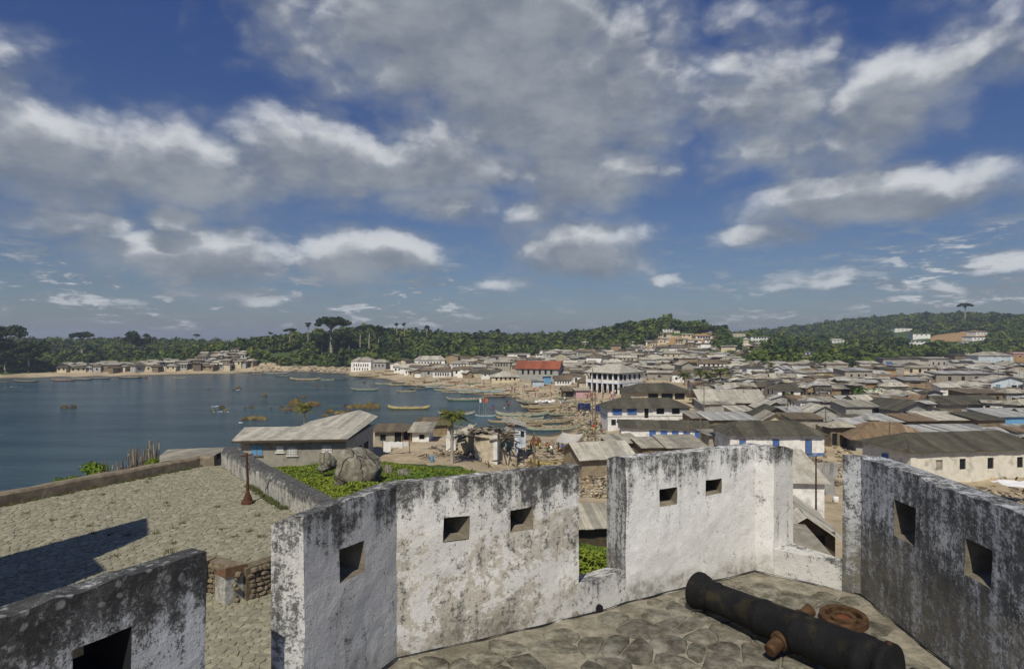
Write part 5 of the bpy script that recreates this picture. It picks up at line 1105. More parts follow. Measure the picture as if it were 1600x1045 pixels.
s_ = ruY2 / F; zt = CZ - (667 - HY) * s_ - rz; zb_ = CZ - (699 - HY) * s_ - rz
q = MB(); q.box(-8.5 * s_, 8.5 * s_, 0, 2.2, zb_, zt); q.build('wall', WALL['blue'], OH); q = MB(); q.box(.5 * s_, 6 * s_, -.05, .02, zt - 15 * s_, zt - 6 * s_); q.build('window', M_DARK, OH)
for x in (-8, -5, 5, 7.5): q = MB(); q.box(x * s_ - .12, x * s_ + .12, .05, .3, -1, zb_); q.build('stilt', WALL['blue'] if x < 0 else M_WOODP, OH)
q = MB(); q.slab([(-28 * s_, -.6, zt + .9), (9.5 * s_, -.5, zt + .05), (9.5 * s_, 2.7, zt + .25), (-28 * s_, 2.5, zt + 1.1)], .05); q.build('roof', ROOF['pale'][0], OH)
# canopy over the benches
cp = Vector((*gz(888, 712, 2.2), 2.2)); cY = cp.y; CA = empty('canvas_canopy', cp); tag(CA, 'sagging white canvas canopy on thin poles at the head of the bay', 'canopy'); LAND.append(('canvas canopy', 888, 690))
def CP(px, py, dY): Y = cY + dY; return Vector(((px - CX) / F * Y - cp.x, dY, CZ - (py - HY) / F * Y - cp.z))
cs = [CP(868, 689, 0), CP(901, 692, 0), CP(912, 677, 5), CP(879, 675, 5)]; n = 8; vs = []
for j in range(n + 1):
    for i in range(n + 1):
        u, v_ = i / n, j / n; p = (cs[0] * (1 - u) + cs[1] * u) * (1 - v_) + (cs[3] * (1 - u) + cs[2] * u) * v_; p.z -= .55 * math.sin(math.pi * u) * (.4 + .6 * math.sin(math.pi * v_)); vs.append(p)
mk('canvas', vs, [(j * (n + 1) + i, j * (n + 1) + i + 1, (j + 1) * (n + 1) + i + 1, (j + 1) * (n + 1) + i) for j in range(n) for i in range(n)], simple('canvas', (.50, .47, .42), .12, 2, .9), CA, True)
for c in cs: q = MB(); q.tube([(c.x, c.y, -1), (c.x, c.y, c.z + .3)], .06, 6); q.build('pole', M_WOODP, CA)
bn = empty('bench', CP(868, 714, -1.5) + cp); tag(bn, 'long pale plank bench in front of the canvas canopy', 'bench')
q = MB(); q.box(-2.4, 2.4, -.2, .2, .5, .58); q.build('seat', M_WOODP, bn)
for x in (-2.1, 2.1): q = MB(); q.box(x - .06, x + .06, -.15, .15, -.5, .5); q.build('leg', M_WOOD, bn)
# laundry line and huts along the shore left of the ruin
px_house(586, 628, 694, 15, 5, 4, zb=2.6, roof='shed', rise=.7, rcol='brown', wall='concrete', near=True, ov=.5, wins=[('f', .85, 1.0, 1.0, 1.6, 'dark_door'), ('f', .3, 1.0, .8, .9, 'dark')], label='grey shore hut with heaped brown roof right of the L-shaped house', lm='brown-heaped shore hut')
px_house(627, 644, 693, 18, 4, 2, zb=2.6, roof='shed', rise=.5, rcol='brown', wall='ochre', near=True, wins=[('f', .5, 1.2, .9, 1.4, 'dark_door')], label='crumbling ochre hut between the two shore huts')
px_house(644, 670, 694, 14, 5, 0, zb=2.6, roof='shed', rise=1.1, rcol='grey', wall='white', near=True, ov=.6, wins=[('f', .58, 1.1, .8, .7, 'dark')], label='small white shore hut with one dark window left of the ruined house', lm='white shore hut')
px_house(650, 700, 682, 8, 5, 0, zb=2.4, roof='shed', rise=.9, rcol='brown', wall='mud', near=True, label='long low mud shed on the shore behind the palm')
ll = Vector((*gz(620, 712, 3.2), 3.2)); CLn = empty('laundry_line', ll); tag(CLn, 'laundry line with white sheets in front of the shore huts', 'laundry line'); s_ = ll.y / F
for x in (-22, 20): q = MB(); q.tube([(x * s_, 0, -1), (x * s_, 0, 2.0)], .06, 6); q.build('pole', M_WOOD, CLn)
for x0, x1, h in ((-21, -9, 1.3), (-9, 2, .7), (2, 9, .8), (10, 18, .6)):
    vs = []; n = 6
    for j in range(2):
        for i in range(n + 1): vs.append(((x0 + (x1 - x0) * i / n) * s_, .06 * math.sin(i * 2.1) * (1 + j), 1.85 - .1 * math.sin(math.pi * i / n) - j * h))
    mk('sheet', vs, [(i, i + 1, n + 2 + i, n + 1 + i) for i in range(n)], M_CLOTHW, CLn)
#=== filler houses: the rest of the town
FILL = [ # pixel polygon, count, size range, wall choices, roof choices
 ([(1085, 552), (1290, 578), (1600, 572), (1640, 600), (1640, 655), (1290, 648), (1180, 640), (1085, 640)], 420, (2.8, 7.2), ['grey', 'grey', 'mud', 'concrete', 'brown', 'cream', 'white', 'white'], ['grey', 'grey', 'grey', 'pale', 'brown', 'tin', 'tin', 'rusty', 'dark', 'dark']),
 ([(1000, 547), (1090, 550), (1180, 560), (1290, 578), (1090, 600), (1000, 590), (880, 600), (860, 570), (905, 556)], 250, (3.6, 8.5), ['grey', 'mud', 'cream', 'white', 'white', 'concrete'], ['grey', 'pale', 'pale', 'brown', 'grey', 'brown', 'dark']),
 ([(610, 578), (700, 568), (790, 562), (905, 557), (925, 590), (870, 592), (790, 580), (770, 592), (650, 590)], 190, (3.8, 9), ['grey', 'mud', 'cream', 'white', 'white', 'concrete'], ['grey', 'pale', 'brown', 'grey', 'brown']),
 ([(840, 556), (925, 545), (960, 556), (900, 562)], 26, (5, 9), ['grey', 'cream', 'white'], ['grey', 'pale', 'brown']),
 ([(1020, 548), (1110, 536), (1215, 556), (1290, 570), (1120, 566)], 70, (4, 8), ['cream', 'mud', 'white'], ['grey', 'pale', 'brown', 'dark']),
 ([(300, 573), (318, 560), (382, 553), (396, 574), (330, 580)], 90, (3.5, 7), ['cream', 'grey', 'mud', 'mud'], ['grey', 'pale', 'pale', 'brown']),
 ([(92, 582), (100, 577), (210, 574), (300, 569), (310, 578), (180, 582)], 70, (3.5, 8), ['cream', 'grey', 'brown', 'grey'], ['grey', 'grey', 'brown', 'dark']),
 ([(1036, 524), (1100, 526), (1112, 540), (1060, 552), (1005, 552), (1005, 542)], 9, (4, 8), ['white', 'cream'], ['pale', 'grey', 'brown']), ([(920, 545), (1000, 536), (1000, 550), (930, 556)], 12, (4, 8), ['white', 'cream'], ['pale', 'grey']),
 ([(1110, 538), (1215, 530), (1290, 545), (1290, 566), (1130, 560)], 26, (4, 9), ['white', 'cream', 'mud'], ['pale', 'grey', 'brown']), ([(1380, 535), (1600, 530), (1600, 550), (1390, 560)], 16, (4, 9), ['white', 'cream'], ['pale', 'tin']), ([(1300, 655), (1620, 655), (1620, 700), (1300, 700)], 90, (2.4, 5.0), ['brown', 'grey', 'white'], ['grey', 'tin', 'rusty', 'dark'])]
def free(x, y, r):
    for tx, ty, a, b in TAKEN:
        if (tx - x) ** 2 + (ty - y) ** 2 < ((a + b) * .5 + r) ** 2 * .72: return False
    return True
rf = random.Random(21); SPOTS = []
DIRT = [(925, 600), (990, 622), (945, 700), (890, 700), (880, 640), (900, 618)]
for poly, cnt, (s0, s1), wl, rl_ in FILL:
    x0, x1 = min(p[0] for p in poly), max(p[0] for p in poly); y0, y1 = min(p[1] for p in poly), max(p[1] for p in poly); done = 0; tries = 0
    while done < cnt and tries < cnt * 30:
        tries += 1; px, py = rf.uniform(x0, x1), rf.uniform(y0, y1)
        if not inpoly(px, py, poly)[0] or inpoly(px, py, DIRT)[0]: continue
        p = ray(px, py)
        if p.z < .8: continue
        w = rf.uniform(s0, s1); d = w * rf.uniform(.42, .7); r = (w + d) / 4
        if not free(p.x, p.y, r): continue
        wc = rf.choice(wl); rc = rf.choice(rl_); rk = rf.choice(['gable', 'gable', 'gabley', 'hip', 'hip', 'shed', 'shed']); h = rf.uniform(2.3, 3.3) + (2.6 if rf.random() < .05 and w > 5 else 0); yaw = rf.choice([0, 0, 0, 90]) + rf.gauss(0, 15); n = rf.randrange(1, 4)
        a_, b_ = proj(p); s_ = F / p.y; top = b_ - (h + .8) * s_
        if any(a_ + w * s_ * .45 > k[0] and a_ - w * s_ * .45 < k[1] and top < k[2] + (k[3] - k[2]) * .5 and b_ > k[2] and p.y < k[4] for k in KEYBOX): continue
        TAKEN.append((p.x, p.y, w * .5, d * .5)); SPOTS.append((w * h / p.y ** 2, p, w, d, h, yaw, rk, rc, wc, n, rf.random())); done += 1
n_key = sum(1 for o in C.objects if o.name.split('.')[0] == 'house')
SPOTS.sort(key=lambda s: -s[0]); FAR = {}
for i, (_, p, w, d, h, yaw, rk, rc, wc, n, u0) in enumerate(SPOTS):
    rise = rf.uniform(.6, 1.25) * w / 8 * (.6 if rk == 'shed' else 1)
    if i < 296 - n_key:
        wn = [('f', (j + .5) / n + rf.uniform(-.04, .04), 1.35, rf.uniform(.6, .9), rf.uniform(.8, 1.1), 'dark') for j in range(n)]
        if u0 < .5: wn[0] = ('f', .2, .95, .85, 1.7, rf.choice(['dark_door', 'dark_door', 'blue_door']))
        if abs(yaw) > 50: wn = [('l', u, z, a, b_, k) for _, u, z, a, b_, k in wn]
        size = 'small' if w < 6.2 else ('large' if w > 8.5 else 'low')
        rw = {'gable': 'gabled', 'gabley': 'gabled', 'hip': 'hipped', 'shed': 'sloping'}[rk]
        house((p.x, p.y, p.z), w, d, h, yaw, rk, rise, rc, wc, rf.uniform(.3, .6), wn, near=p.y < 110, desc='%s %s house with %s %s roof' % (size, WALLWORD[wc], ROOFWORD[rc], rw), rl=rf.uniform(.2, .6), sheet=1.0 if p.y < 200 else 2.0)
    else:
        M = Matrix.Translation(p) @ Matrix.Rotation(R(yaw), 4, 'Z')
        q = walls_mesh(w, d, h, []); mb_ = FAR.setdefault('w' + wc, MB()); mb_.add([M @ Vector(v) for v in q.v], q.f)
        q = MB()
        if rk == 'gable':
            for s in (-1, 1): q.add([(s * w / 2, -d / 2, h - .01), (s * w / 2, d / 2, h - .01), (s * w / 2, 0, h + rise - .01)], [(0, 1, 2)])
        if rk == 'gabley': q.add([(-w / 2, -d / 2, h - .01), (w / 2, -d / 2, h - .01), (0, -d / 2, h + rise - .01)], [(0, 1, 2)])
        mb_.add([M @ Vector(v) for v in q.v], q.f)
        q = MB()
        for j in range(n): u = (j + .5) / n * w - w / 2; q.box(u - .4, u + .4, -d / 2 - .03, -d / 2 + .1, .9, 2.0)
        FAR.setdefault('dark', MB()).add([M @ Vector(v) for v in q.v], q.f)
        q = MB()
        for poly, e in slopes(rk, w, d, h, rise, .5, .4): q.slab(poly, .06)
        FAR.setdefault('r' + rc, MB()).add([M @ Vector(v) for v in q.v], q.f)
V_, F_, MI_, ML_ = [], [], [], []
for k, mb_ in FAR.items():
    o_ = len(V_); V_ += mb_.v; F_ += [tuple(i + o_ for i in f) for f in mb_.f]; MI_ += [len(ML_)] * len(mb_.f); ML_.append(M_DARK if k == 'dark' else (WALL[k[1:]] if k[0] == 'w' else ROOF[k[1:]][0]))
o = mk('distant_small_houses', V_, F_, ML_, None, False, MI_); kind(o, 'stuff')
print('SPOTS', len(SPOTS), 'key', n_key)
#=== PART4 ===
# ------------------------------------------------------------------ vegetation
def leaf_mat(name, a, b, hue=(1.15, .85)):
    m, t, bs = base_mat(name); P = t.new('ShaderNodeNewGeometry'); isl = P.outputs['Random Per Island']; n = t.noise(P.outputs['Position'], .06, 4, .6)
    c = t.mix(isl, a, b); c = t.mix(1.0, c, t.mix(t.ramp(n, .35, .65), (.72, .85, .8), (1.35, 1.18, .85)), 'MULTIPLY')
    t.l.new(c, bs.inputs['Base Color']); bs.inputs['Roughness'].default_value = .8; bs.inputs['Specular IOR Level'].default_value = .15
    return m
M_FOREST = leaf_mat('forest_leaves', (.032, .055, .012), (.092, .122, .026))
M_FORESTD = leaf_mat('dark_tree_leaves', (.012, .026, .010), (.032, .052, .016))
M_BUSH = leaf_mat('bush_leaves', (.045, .090, .012), (.12, .185, .028))
M_GRASS = leaf_mat('grass_leaves', (.055, .092, .012), (.145, .195, .03))
M_PALM = leaf_mat('palm_leaves', (.035, .05, .010), (.11, .125, .03))
nr = np.random.RandomState(5)
def ico(n=1):
    bm = bmesh.new(); bmesh.ops.create_icosphere(bm, subdivisions=n, radius=1); v = np.array([x.co[:] for x in bm.verts]); f = np.array([[y.index for y in x.verts] for x in bm.faces]); bm.free(); return v, f
ICO1, ICOF1 = ico(1); ICO2, ICOF2 = ico(2)
def crown_template(nl, leaf, seed, flat=1.0, inner=.72, solid=True):
    """a crown of unit radius: a lumpy core and many leaf clumps standing out of it"""
    r_ = np.random.RandomState(seed); V = []; T = []
    lob = r_.normal(size=(7, 3)); lob /= np.linalg.norm(lob, axis=1)[:, None]; lob[:, 2] = np.abs(lob[:, 2]) * .9
    def rad(d): return .74 + .34 * np.max(np.clip((d @ lob.T - .55) / .45, 0, 1), axis=1)
    if solid: V = ICO1 * (rad(ICO1) * inner)[:, None]; T = ICOF1.copy()
    else: V = np.zeros((0, 3)); T = np.zeros((0, 3), int)
    d = r_.normal(size=(nl, 3)); d /= np.linalg.norm(d, axis=1)[:, None]; d[:, 2] = np.where(d[:, 2] < -.45, -d[:, 2], d[:, 2])
    c = d * (rad(d) * r_.uniform(.68, 1.08, nl))[:, None]
    nrm = d + r_.normal(size=(nl, 3)) * .55; nrm /= np.linalg.norm(nrm, axis=1)[:, None]
    a = np.cross(nrm, r_.normal(size=(nl, 3))); a /= np.linalg.norm(a, axis=1)[:, None]; b = np.cross(nrm, a); s = leaf * r_.uniform(.6, 1.3, nl)[:, None]
    Q = np.stack([c + a * s, c + b * s * .8, c - a * s * .9, c - b * s], 1).reshape(-1, 3); o = len(V); idx = np.arange(nl) * 4 + o
    V = np.vstack([V, Q]); T = np.vstack([T, np.stack([idx, idx + 1, idx + 2], 1), np.stack([idx, idx + 2, idx + 3], 1)]); V = V * np.array([1, 1, flat])
    return V, T
TPL = [crown_template(64, .27, s) for s in range(5)]
def scatter_crowns(name, pts, radii, mats, tpl=TPL, mi=None, flat=.85):
    Vs, Ts, Ms = [], [], []; off = 0
    for i, (p, r) in enumerate(zip(pts, radii)):
        V, T = tpl[i % len(tpl)]; a = nr.uniform(0, 6.28); c, s = math.cos(a), math.sin(a)
        X = V[:, 0] * c - V[:, 1] * s; Y = V[:, 0] * s + V[:, 1] * c
        Vs.append(np.stack([X * r * nr.uniform(.85, 1.2) + p[0], Y * r + p[1], V[:, 2] * r * flat * nr.uniform(.8, 1.25) + p[2]], 1)); Ts.append(T + off); off += len(V); Ms.append(np.full(len(T), mi[i] if mi is not None else 0))
    return kind(fast_tris(name, np.vstack(Vs), np.vstack(Ts), mats, np.concatenate(Ms)), 'stuff')
def forest():
    pts = []; 
    ang = nr.uniform(-46, 46, 60000); rr = np.sqrt(nr.uniform(250 ** 2, 1300 ** 2, 60000)); rr = np.where(nr.rand(60000) < .6, nr.uniform(250, 760, 60000), rr)
    X = rr * np.sin(np.radians(ang)); Y = rr * np.cos(np.radians(ang)); sd = sea_sd(X, Y); Z = height(X, Y, sd)
    px = CX + F * X / Y; py = HY + F * (CZ - Z) / Y
    ok = (sd > 9) & ~inpoly(px, py, TOWN) & (px > -120) & (px < 1720)
    for b in BARE: ok &= ~(inpoly(px, py, b) | inpoly(px, py - 7, b) | inpoly(px, py - 13, b))
    for o in C.objects:
        if o.parent is None and o.name.split('.')[0] == 'house' and o.location.y > 330:
            a_, b_ = proj(o.location); ok &= ~((np.abs(px - a_) < 20) & (py > b_ - 2) & (py < b_ + 18) & (Y < o.location.y + 4))
    # hidden ground far behind a nearer ridge needs no trees
    X, Y, Z, px, py = X[ok], Y[ok], Z[ok], px[ok], py[ok]
    order = np.argsort(nr.rand(len(X))); grid = {}; out = []; R_ = []
    sky = {}
    for k in (np.argsort(Y)):
        b = int(px[k] // 6)
        if py[k] - 9 * F / Y[k] > sky.get(b, 1e9) + 3: continue
        keep = True
        cell = 3.0 + Y[k] * .0042; key = (int(X[k] // cell), int(Y[k] // cell))
        if key in grid: continue
        grid[key] = 1; sky[b] = min(sky.get(b, 1e9), py[k])
        out.append((X[k], Y[k], Z[k])); R_.append(cell * (nr.uniform(.5, 1.0) if nr.rand() > .12 or Y[k] > 470 else nr.uniform(1.0, 1.4)) * (.82 if X[k] < -120 else 1))
    out = np.array(out); R_ = np.array(R_); hN = np.array([mn.noise((x * .02, y * .02, 0)) for x, y, z in out])
    out[:, 2] += R_ * (.25 + .45 * nr.rand(len(R_))) + np.clip(hN, 0, 1) * 1.5
    mi = (nr.rand(len(R_)) + hN * .5 < .22).astype(int)
    print('forest crowns', len(out)); scatter_crowns('forest', out, R_, [M_FOREST, M_FORESTD], mi=mi)
forest()
def tree(px, yb, yt, wpx, style, label, pale=True, leaves=None, branch_top=.0, ymin=60):
    p = ray(px, yb, ymin); s = p.y / F; H = (yb - yt) * s; w = wpx * s / 2; t = empty('tree', p); tag(t, label, 'tree', 'tall trees') ; del t['group']
    r_ = random.Random(int(px * 13)); lm = leaves or M_FORESTD; tm = M_TRUNK if pale else M_TRUNKD
    ch = dict(umbrella=.30, ball=.62, column=.8, tuft=.28, cloud=.5, dead=.5)[style] * H; ch = max(ch, w * .45)
    q = MB(); tw = max(.28, H * .022 * (1.5 if style == 'umbrella' and w > 8 else 1)); fork = H - ch * (.75 if style != 'umbrella' else .9)
    q.tube([(0, 0, -1), (0, 0, .5), (r_.uniform(-.3, .3), 0, fork * .5), (r_.uniform(-.4, .4), 0, fork)], [tw * 2.0, tw * 1.3, tw * .95, tw * .8], 8)
    nb = 7 if style != 'tuft' else 3
    if style == 'dead': nb = 14
    for i in range(nb):
        a = i * 2.4; rr_ = w * r_.uniform(.45, .85); q.tube([(0, 0, fork * .96), (math.cos(a) * rr_ * .5, math.sin(a) * rr_ * .5, fork + ch * .30), (math.cos(a) * rr_, math.sin(a) * rr_, fork + ch * r_.uniform(.4, .6))], [tw * .6, tw * .35, tw * .12], 5)
    q.build('trunk', tm, t)
    n = {'umbrella': 26, 'ball': 24, 'column': 30, 'tuft': 7, 'cloud': 22, 'dead': 0}[style]
    if n:
        Vs, Ts, off = [], [], 0
        for i in range(n):
            a = r_.uniform(0, 6.28); rad_ = w * math.sqrt(r_.random()) * .80; u = r_.random()
            if style == 'umbrella': z = H - ch * .34 - (rad_ / w) ** 2 * ch * .42 + r_.uniform(-.12, .1) * ch; cr = w * .26
            elif style == 'column': z = H - ch * .12 - u * ch * .82; rad_ *= (.75 if u < .2 else 1); cr = w * .36
            elif style == 'tuft': z = H - ch * .35 + r_.uniform(-.25, .2) * ch; rad_ *= .7; cr = w * .42
            else: z = H - ch * .2 - u * ch * .62; rad_ *= math.sqrt(max(.15, 1 - ((u - .45) * 1.5) ** 2)); cr = w * .33
            cr *= r_.uniform(.75, 1.25); V, T = TPL2[i % len(TPL2)]
            Vs.append(V * np.array([cr, cr, cr * .72]) + np.array([math.cos(a) * rad_, math.sin(a) * rad_, z])); Ts.append(T + off); off += len(V)
        fast_tris('crown', np.vstack(Vs), np.vstack(Ts), lm, parent=t)
    return t
TPL2 = [crown_template(90, .22, 20 + s) for s in range(4)]
LAND.append(('giant umbrella tree', 520, 515))
for a in [
 (518, 559, 496, 58, 'umbrella', 'giant umbrella-crowned kapok tree on the wooded promontory'),
 (503, 559, 519, 34, 'ball', 'broad dark tree crowding the left side of the giant umbrella tree'),
 (533, 559, 517, 36, 'ball', 'broad dark tree crowding the right side of the giant umbrella tree'),
 (482, 540, 504, 11, 'tuft', 'slim tufted tree directly left of the giant umbrella tree'),
 (453, 545, 511, 20, 'umbrella', 'flat-topped tree on the crest well left of the giant umbrella tree'),
 (423, 540, 519, 8, 'tuft', 'tiny tufted tree on the left shoulder of the promontory'),
 (545, 558, 515, 20, 'cloud', 'dark rounded tree leaning out right of the giant umbrella tree'),
 (563, 549, 508, 18, 'umbrella', 'tall tree with bare pale trunk, leftmost of the tall trio'),
 (577, 553, 504, 20, 'umbrella', 'tallest tree of the trio with bare pale trunks'),
 (592, 547, 507, 22, 'cloud', 'tall tree with light airy crown, rightmost of the trio'),
 (620, 535, 504, 8, 'tuft', 'left one of two thin palm-like trees on the skyline'),
 (632, 535, 504, 8, 'tuft', 'right one of two thin palm-like trees on the skyline'),
 (667, 536, 509, 12, 'tuft', 'small leaning tufted tree on the skyline right of the thin pair'),
 (624, 548, 522, 8, 'tuft', 'slender tree with pale trunk on the dark slope'),
 (128, 562, 518, 38, 'umbrella', 'flat umbrella tree with long white trunk above the far beach'),
 (216, 562, 516, 38, 'ball', 'big round dark tree with white trunk above the far beach'),
 (8, 582, 506, 66, 'column', 'massive dark tree at the left edge above the far beach'),
 (44, 582, 532, 60, 'ball', 'lower dark tree right beside the massive left-edge tree'),
 (307, 541, 521, 12, 'umbrella', 'small lone tree with thin pale trunk far behind the village'),
 (356, 549, 527, 22, 'dead', 'bare grey leafless tree behind the hillside village'),
 (1508, 505, 472, 22, 'umbrella', 'very tall thin tree with flat crown standing over the right ridge'),
 (985, 532, 508, 14, 'cloud', 'bushy tree on the left shoulder of the middle hill'),
 (1052, 517, 503, 12, 'cloud', 'tree on the very top of the middle hill'),
 (1132, 524, 507, 12, 'cloud', 'tree left of the cream block on the saddle'),
 (1112, 524, 510, 16, 'ball', 'round dark tree near the cream block on the saddle'),
 (893, 534, 519, 20, 'ball', 'round dark tree in the notch between the hills')]:
    tree(*a)
# bushes
TPL3 = [crown_template(150, .16, 40 + s, .9) for s in range(3)]
def bush(loc, r, mat, label=None, desc='green leafy bush', flat=.8, name='bush', n=5):
    t = empty(name, loc); r_ = random.Random(int(abs(loc[0]) * 77 + loc[1])); Vs, Ts, off = [], [], 0
    for i in range(n):
        V, T = TPL3[i % 3]; a = r_.uniform(0, 6.28); d = r * r_.uniform(.1, .55); cr = r * r_.uniform(.45, .7)
        Vs.append(V * np.array([cr, cr, cr * flat]) + np.array([math.cos(a) * d, math.sin(a) * d, cr * .65 + r_.uniform(0, .3) * r])); Ts.append(T + off); off += len(V)
    fast_tris('foliage', np.vstack(Vs), np.vstack(Ts), mat, parent=t); q = MB(); q.tube([(0, 0, -.8), (0, 0, r * .6)], r * .07, 6); q.build('stem', M_TRUNKD, t)
    if label: tag(t, label, 'bush')
    else: t['category'] = 'bush'; AUTO.append((t, desc, None))
for px, py, r, lab in ((98, 755, .62, 'bright green bush behind the sea wall, leftmost of three'), (122, 750, .6, 'bright green bush behind the sea wall, middle of three'), (143, 742, .85, 'bright green bush behind the sea wall, beside the stick fence'), (238, 722, .5, 'small dark bush between stick fence and grey-roofed hut')):
    Y = 33.5 + (px - 100) * .04; X = (px - CX) / F * Y; bush((X, Y, CZ - (py + 8 - HY) / F * Y), r, M_BUSH, lab)
for px, py, r, lab in ((1351, 631, 3.6, 'round bright yellow-green bush beside the wide-doored mud house'), (1216, 574, 4.0, 'pale green tree among roofs below the saddle'), (1300, 628, 1.6, 'small dark bush in front of the wide-doored mud house'), (1262, 572, 4.2, 'feathery green tree left of the grey hip-roofed house')):
    bush(ray(px, py), r, M_BUSH, lab, n=7)
rv = random.Random(31)
for poly, n, r0_, r1_ in (([(1100, 545), (1180, 552), (1185, 572), (1110, 568)], 26, 2.5, 5), ([(1180, 560), (1290, 568), (1400, 560), (1400, 574), (1290, 577), (1190, 577)], 40, 2.5, 5), ([(990, 552), (1100, 553), (1100, 575), (1000, 580)], 14, 1.5, 3.2), ([(905, 552), (960, 552), (960, 590), (880, 590)], 8, 1.5, 3), ([(1340, 572), (1600, 580), (1600, 640), (1200, 640), (1180, 600)], 16, 1.2, 2.4), ([(330, 556), (390, 556), (395, 580), (320, 575)], 8, 1.5, 3)):
    i = 0
    while i < n:
        px, py = rv.uniform(min(p[0] for p in poly), max(p[0] for p in poly)), rv.uniform(min(p[1] for p in poly), max(p[1] for p in poly))
        if not inpoly(px, py, poly)[0]: continue
        i += 1; p = ray(px, py)
        if p.z > .8: bush(p, rv.uniform(r0_, r1_) * .8, rv.choice([M_FOREST, M_BUSH, M_FORESTD]), None, rv.choice(['dark green bush', 'leafy green bush', 'rounded green shrub']), n=4)
# ground plants: bank outside the courtyard wall and below the narrow embrasure
def plants(name, poly, n, s, zoff, hump, mats=(M_GRASS,), rr=(18, 80)):
    P = []; k = 0
    xs = [p[0] for p in poly]; ys = [p[1] for p in poly]; X = nr.uniform(min(xs), max(xs), n * 3); Y = nr.uniform(min(ys), max(ys), n * 3); ok = inpoly(X, Y, poly); X, Y = X[ok][:n], Y[ok][:n]
    hm = np.array([mn.noise((x * .35, y * .35, 3)) for x, y in zip(X, Y)]); Z = height(X, Y) + zoff + (hm * .5 + .5) * hump * nr.rand(len(X)) ** .5
    nrm = nr.normal(size=(len(X), 3)) * .6 + np.array([0, -.2, 1]); nrm /= np.linalg.norm(nrm, axis=1)[:, None]; a = np.cross(nrm, nr.normal(size=(len(X), 3))); a /= np.linalg.norm(a, axis=1)[:, None]; b = np.cross(nrm, a); sz = s * nr.uniform(.5, 1.3, len(X))[:, None] * (hm[:, None] * .5 + 1); c = np.stack([X, Y, Z], 1)
    V = np.stack([c + a * sz, c + b * sz * .55, c - a * sz, c - b * sz * .55], 1).reshape(-1, 3); i = np.arange(len(X)) * 4
    kind(fast_tris(name, V, np.stack([i, i + 1, i + 2, i + 3], 1), list(mats)), 'stuff')
bankp = [(w3[0] + 1.2, w3[1] + 1), (w2[0] + 1.1, w2[1] + .8), (w1[0] + 1.2, w1[1] + .9), (corner[0] + 1.5, corner[1] + 1.5), (-20, 52), (-25, 64), (-14, 64), (-6, 56), (1, 50), (0, 30), (0, 22)]
plants('ground_cover', bankp, 90000, .10, -.05, .75)
plants('ground_cover', [(-12, 60), (-1, 61), (5, 50), (4, 34), (-4, 30), (-12, 40)], 50000, .12, -.05, 1.1)
plants('ground_cover', [(2.2, 20), (6.5, 20), (7, 33), (2.5, 33)], 16000, .10, 0, .9)
# palms
def palm(px, yc, yb, rpx, label, zb=None, n=20, group=None, near=True):
    p = ray(px, yb) if zb is None else Vector((*gz(px, yb, zb), zb)); s = p.y / F; H = (yb - yc) * s; r = rpx * s; t = empty('palm_tree', p); tag(t, label, 'palm tree'); r_ = random.Random(int(px))
    q = MB(); lean = r_.uniform(-.5, .5) * (.3 if near else 1); q.tube([(0, 0, -1), (lean * .2, 0, H * .3), (lean * .7, 0, H * .7), (lean, 0, H)], [.32, .2, .16, .15], 8); q.build('trunk', M_TRUNK, t)
    for i in range(n):
        a = i * 2.399 + r_.uniform(-.2, .2); up = r_.uniform(.2, 1.5) if i > 7 else r_.uniform(1.3, 2.3); L = r * r_.uniform(.85, 1.25); N_ = 9; sp = []
        for k in range(N_ + 1):
            u = k / N_; sp.append(Vector((math.cos(a) * L * u * (1 - .25 * up * u), math.sin(a) * L * u * (1 - .25 * up * u), L * (up * .72 * u - (.44 + .34 * up) * u * u))))
        V, Fc = [], []; side = Vector((-math.sin(a), math.cos(a), 0))
        for k in range(1, N_):
            for sg in (-1, 1):
                for h_ in (0, .5):
                    c = sp[k] + (sp[k + 1] - sp[k]) * h_; ll_ = L * .30 * math.sin(math.pi * min(1, .15 + (k + h_) / N_ * .85)) * r_.uniform(.8, 1.15); d = side * sg * .8 + (sp[k + 1] - sp[k]).normalized() * .45 + Vector((0, 0, -.42)); tip = c + d.normalized() * ll_; wv = (sp[k + 1] - sp[k]).normalized() * L * .026; o_ = len(V)
                    V += [c - wv, c + wv, tip]; Fc.append((o_, o_ + 1, o_ + 2))
        for k in range(N_): o_ = len(V); w_ = side * L * .010; V += [sp[k] - w_, sp[k] + w_, sp[k + 1] + w_, sp[k + 1] - w_]; Fc.append((o_, o_ + 1, o_ + 2, o_ + 3))
        o = mk('frond', V, Fc, M_PALM, t); o.location = (lean, 0, H)
    q = MB()
    for i in range(7): a = i * .9; q.add([tuple(Vector(v) * .17 + Vector((lean + math.cos(a) * .28, math.sin(a) * .28, H - .25))) for v in ICO1], [tuple(int(k) for k in f) for f in ICOF1])
    q.build('coconuts', simple('coconut', (.20, .12, .04), .3, 5, .8), t)['kind'] = 'stuff'
palm(706, 653, 742, 32, 'tall coconut palm standing in front of the ruined house', zb=3.2, n=24); LAND.append(('tall coconut palm', 706, 690))
palm(476, 641, 690, 22, 'drooping coconut palm behind the L-shaped sea house', zb=1.5, n=16)
for px, yc, yb, rp, lab in ((1070, 588, 612, 17, 'leftmost palm of the dark palm group beside the long veranda house'), (1094, 586, 614, 18, 'middle palm of the dark palm group beside the long veranda house'), (1124, 583, 612, 20, 'rightmost palm of the dark palm group beside the long veranda house'), (1206, 571, 586, 9, 'small dark palm between roofs below the saddle'), (1110, 590, 612, 14, 'low palm tucked between middle and right palms of the dark group')):
    palm(px, yc, yb, rp, lab, n=22, near=False)
LAND.append(('dark palm group', 1095, 592))
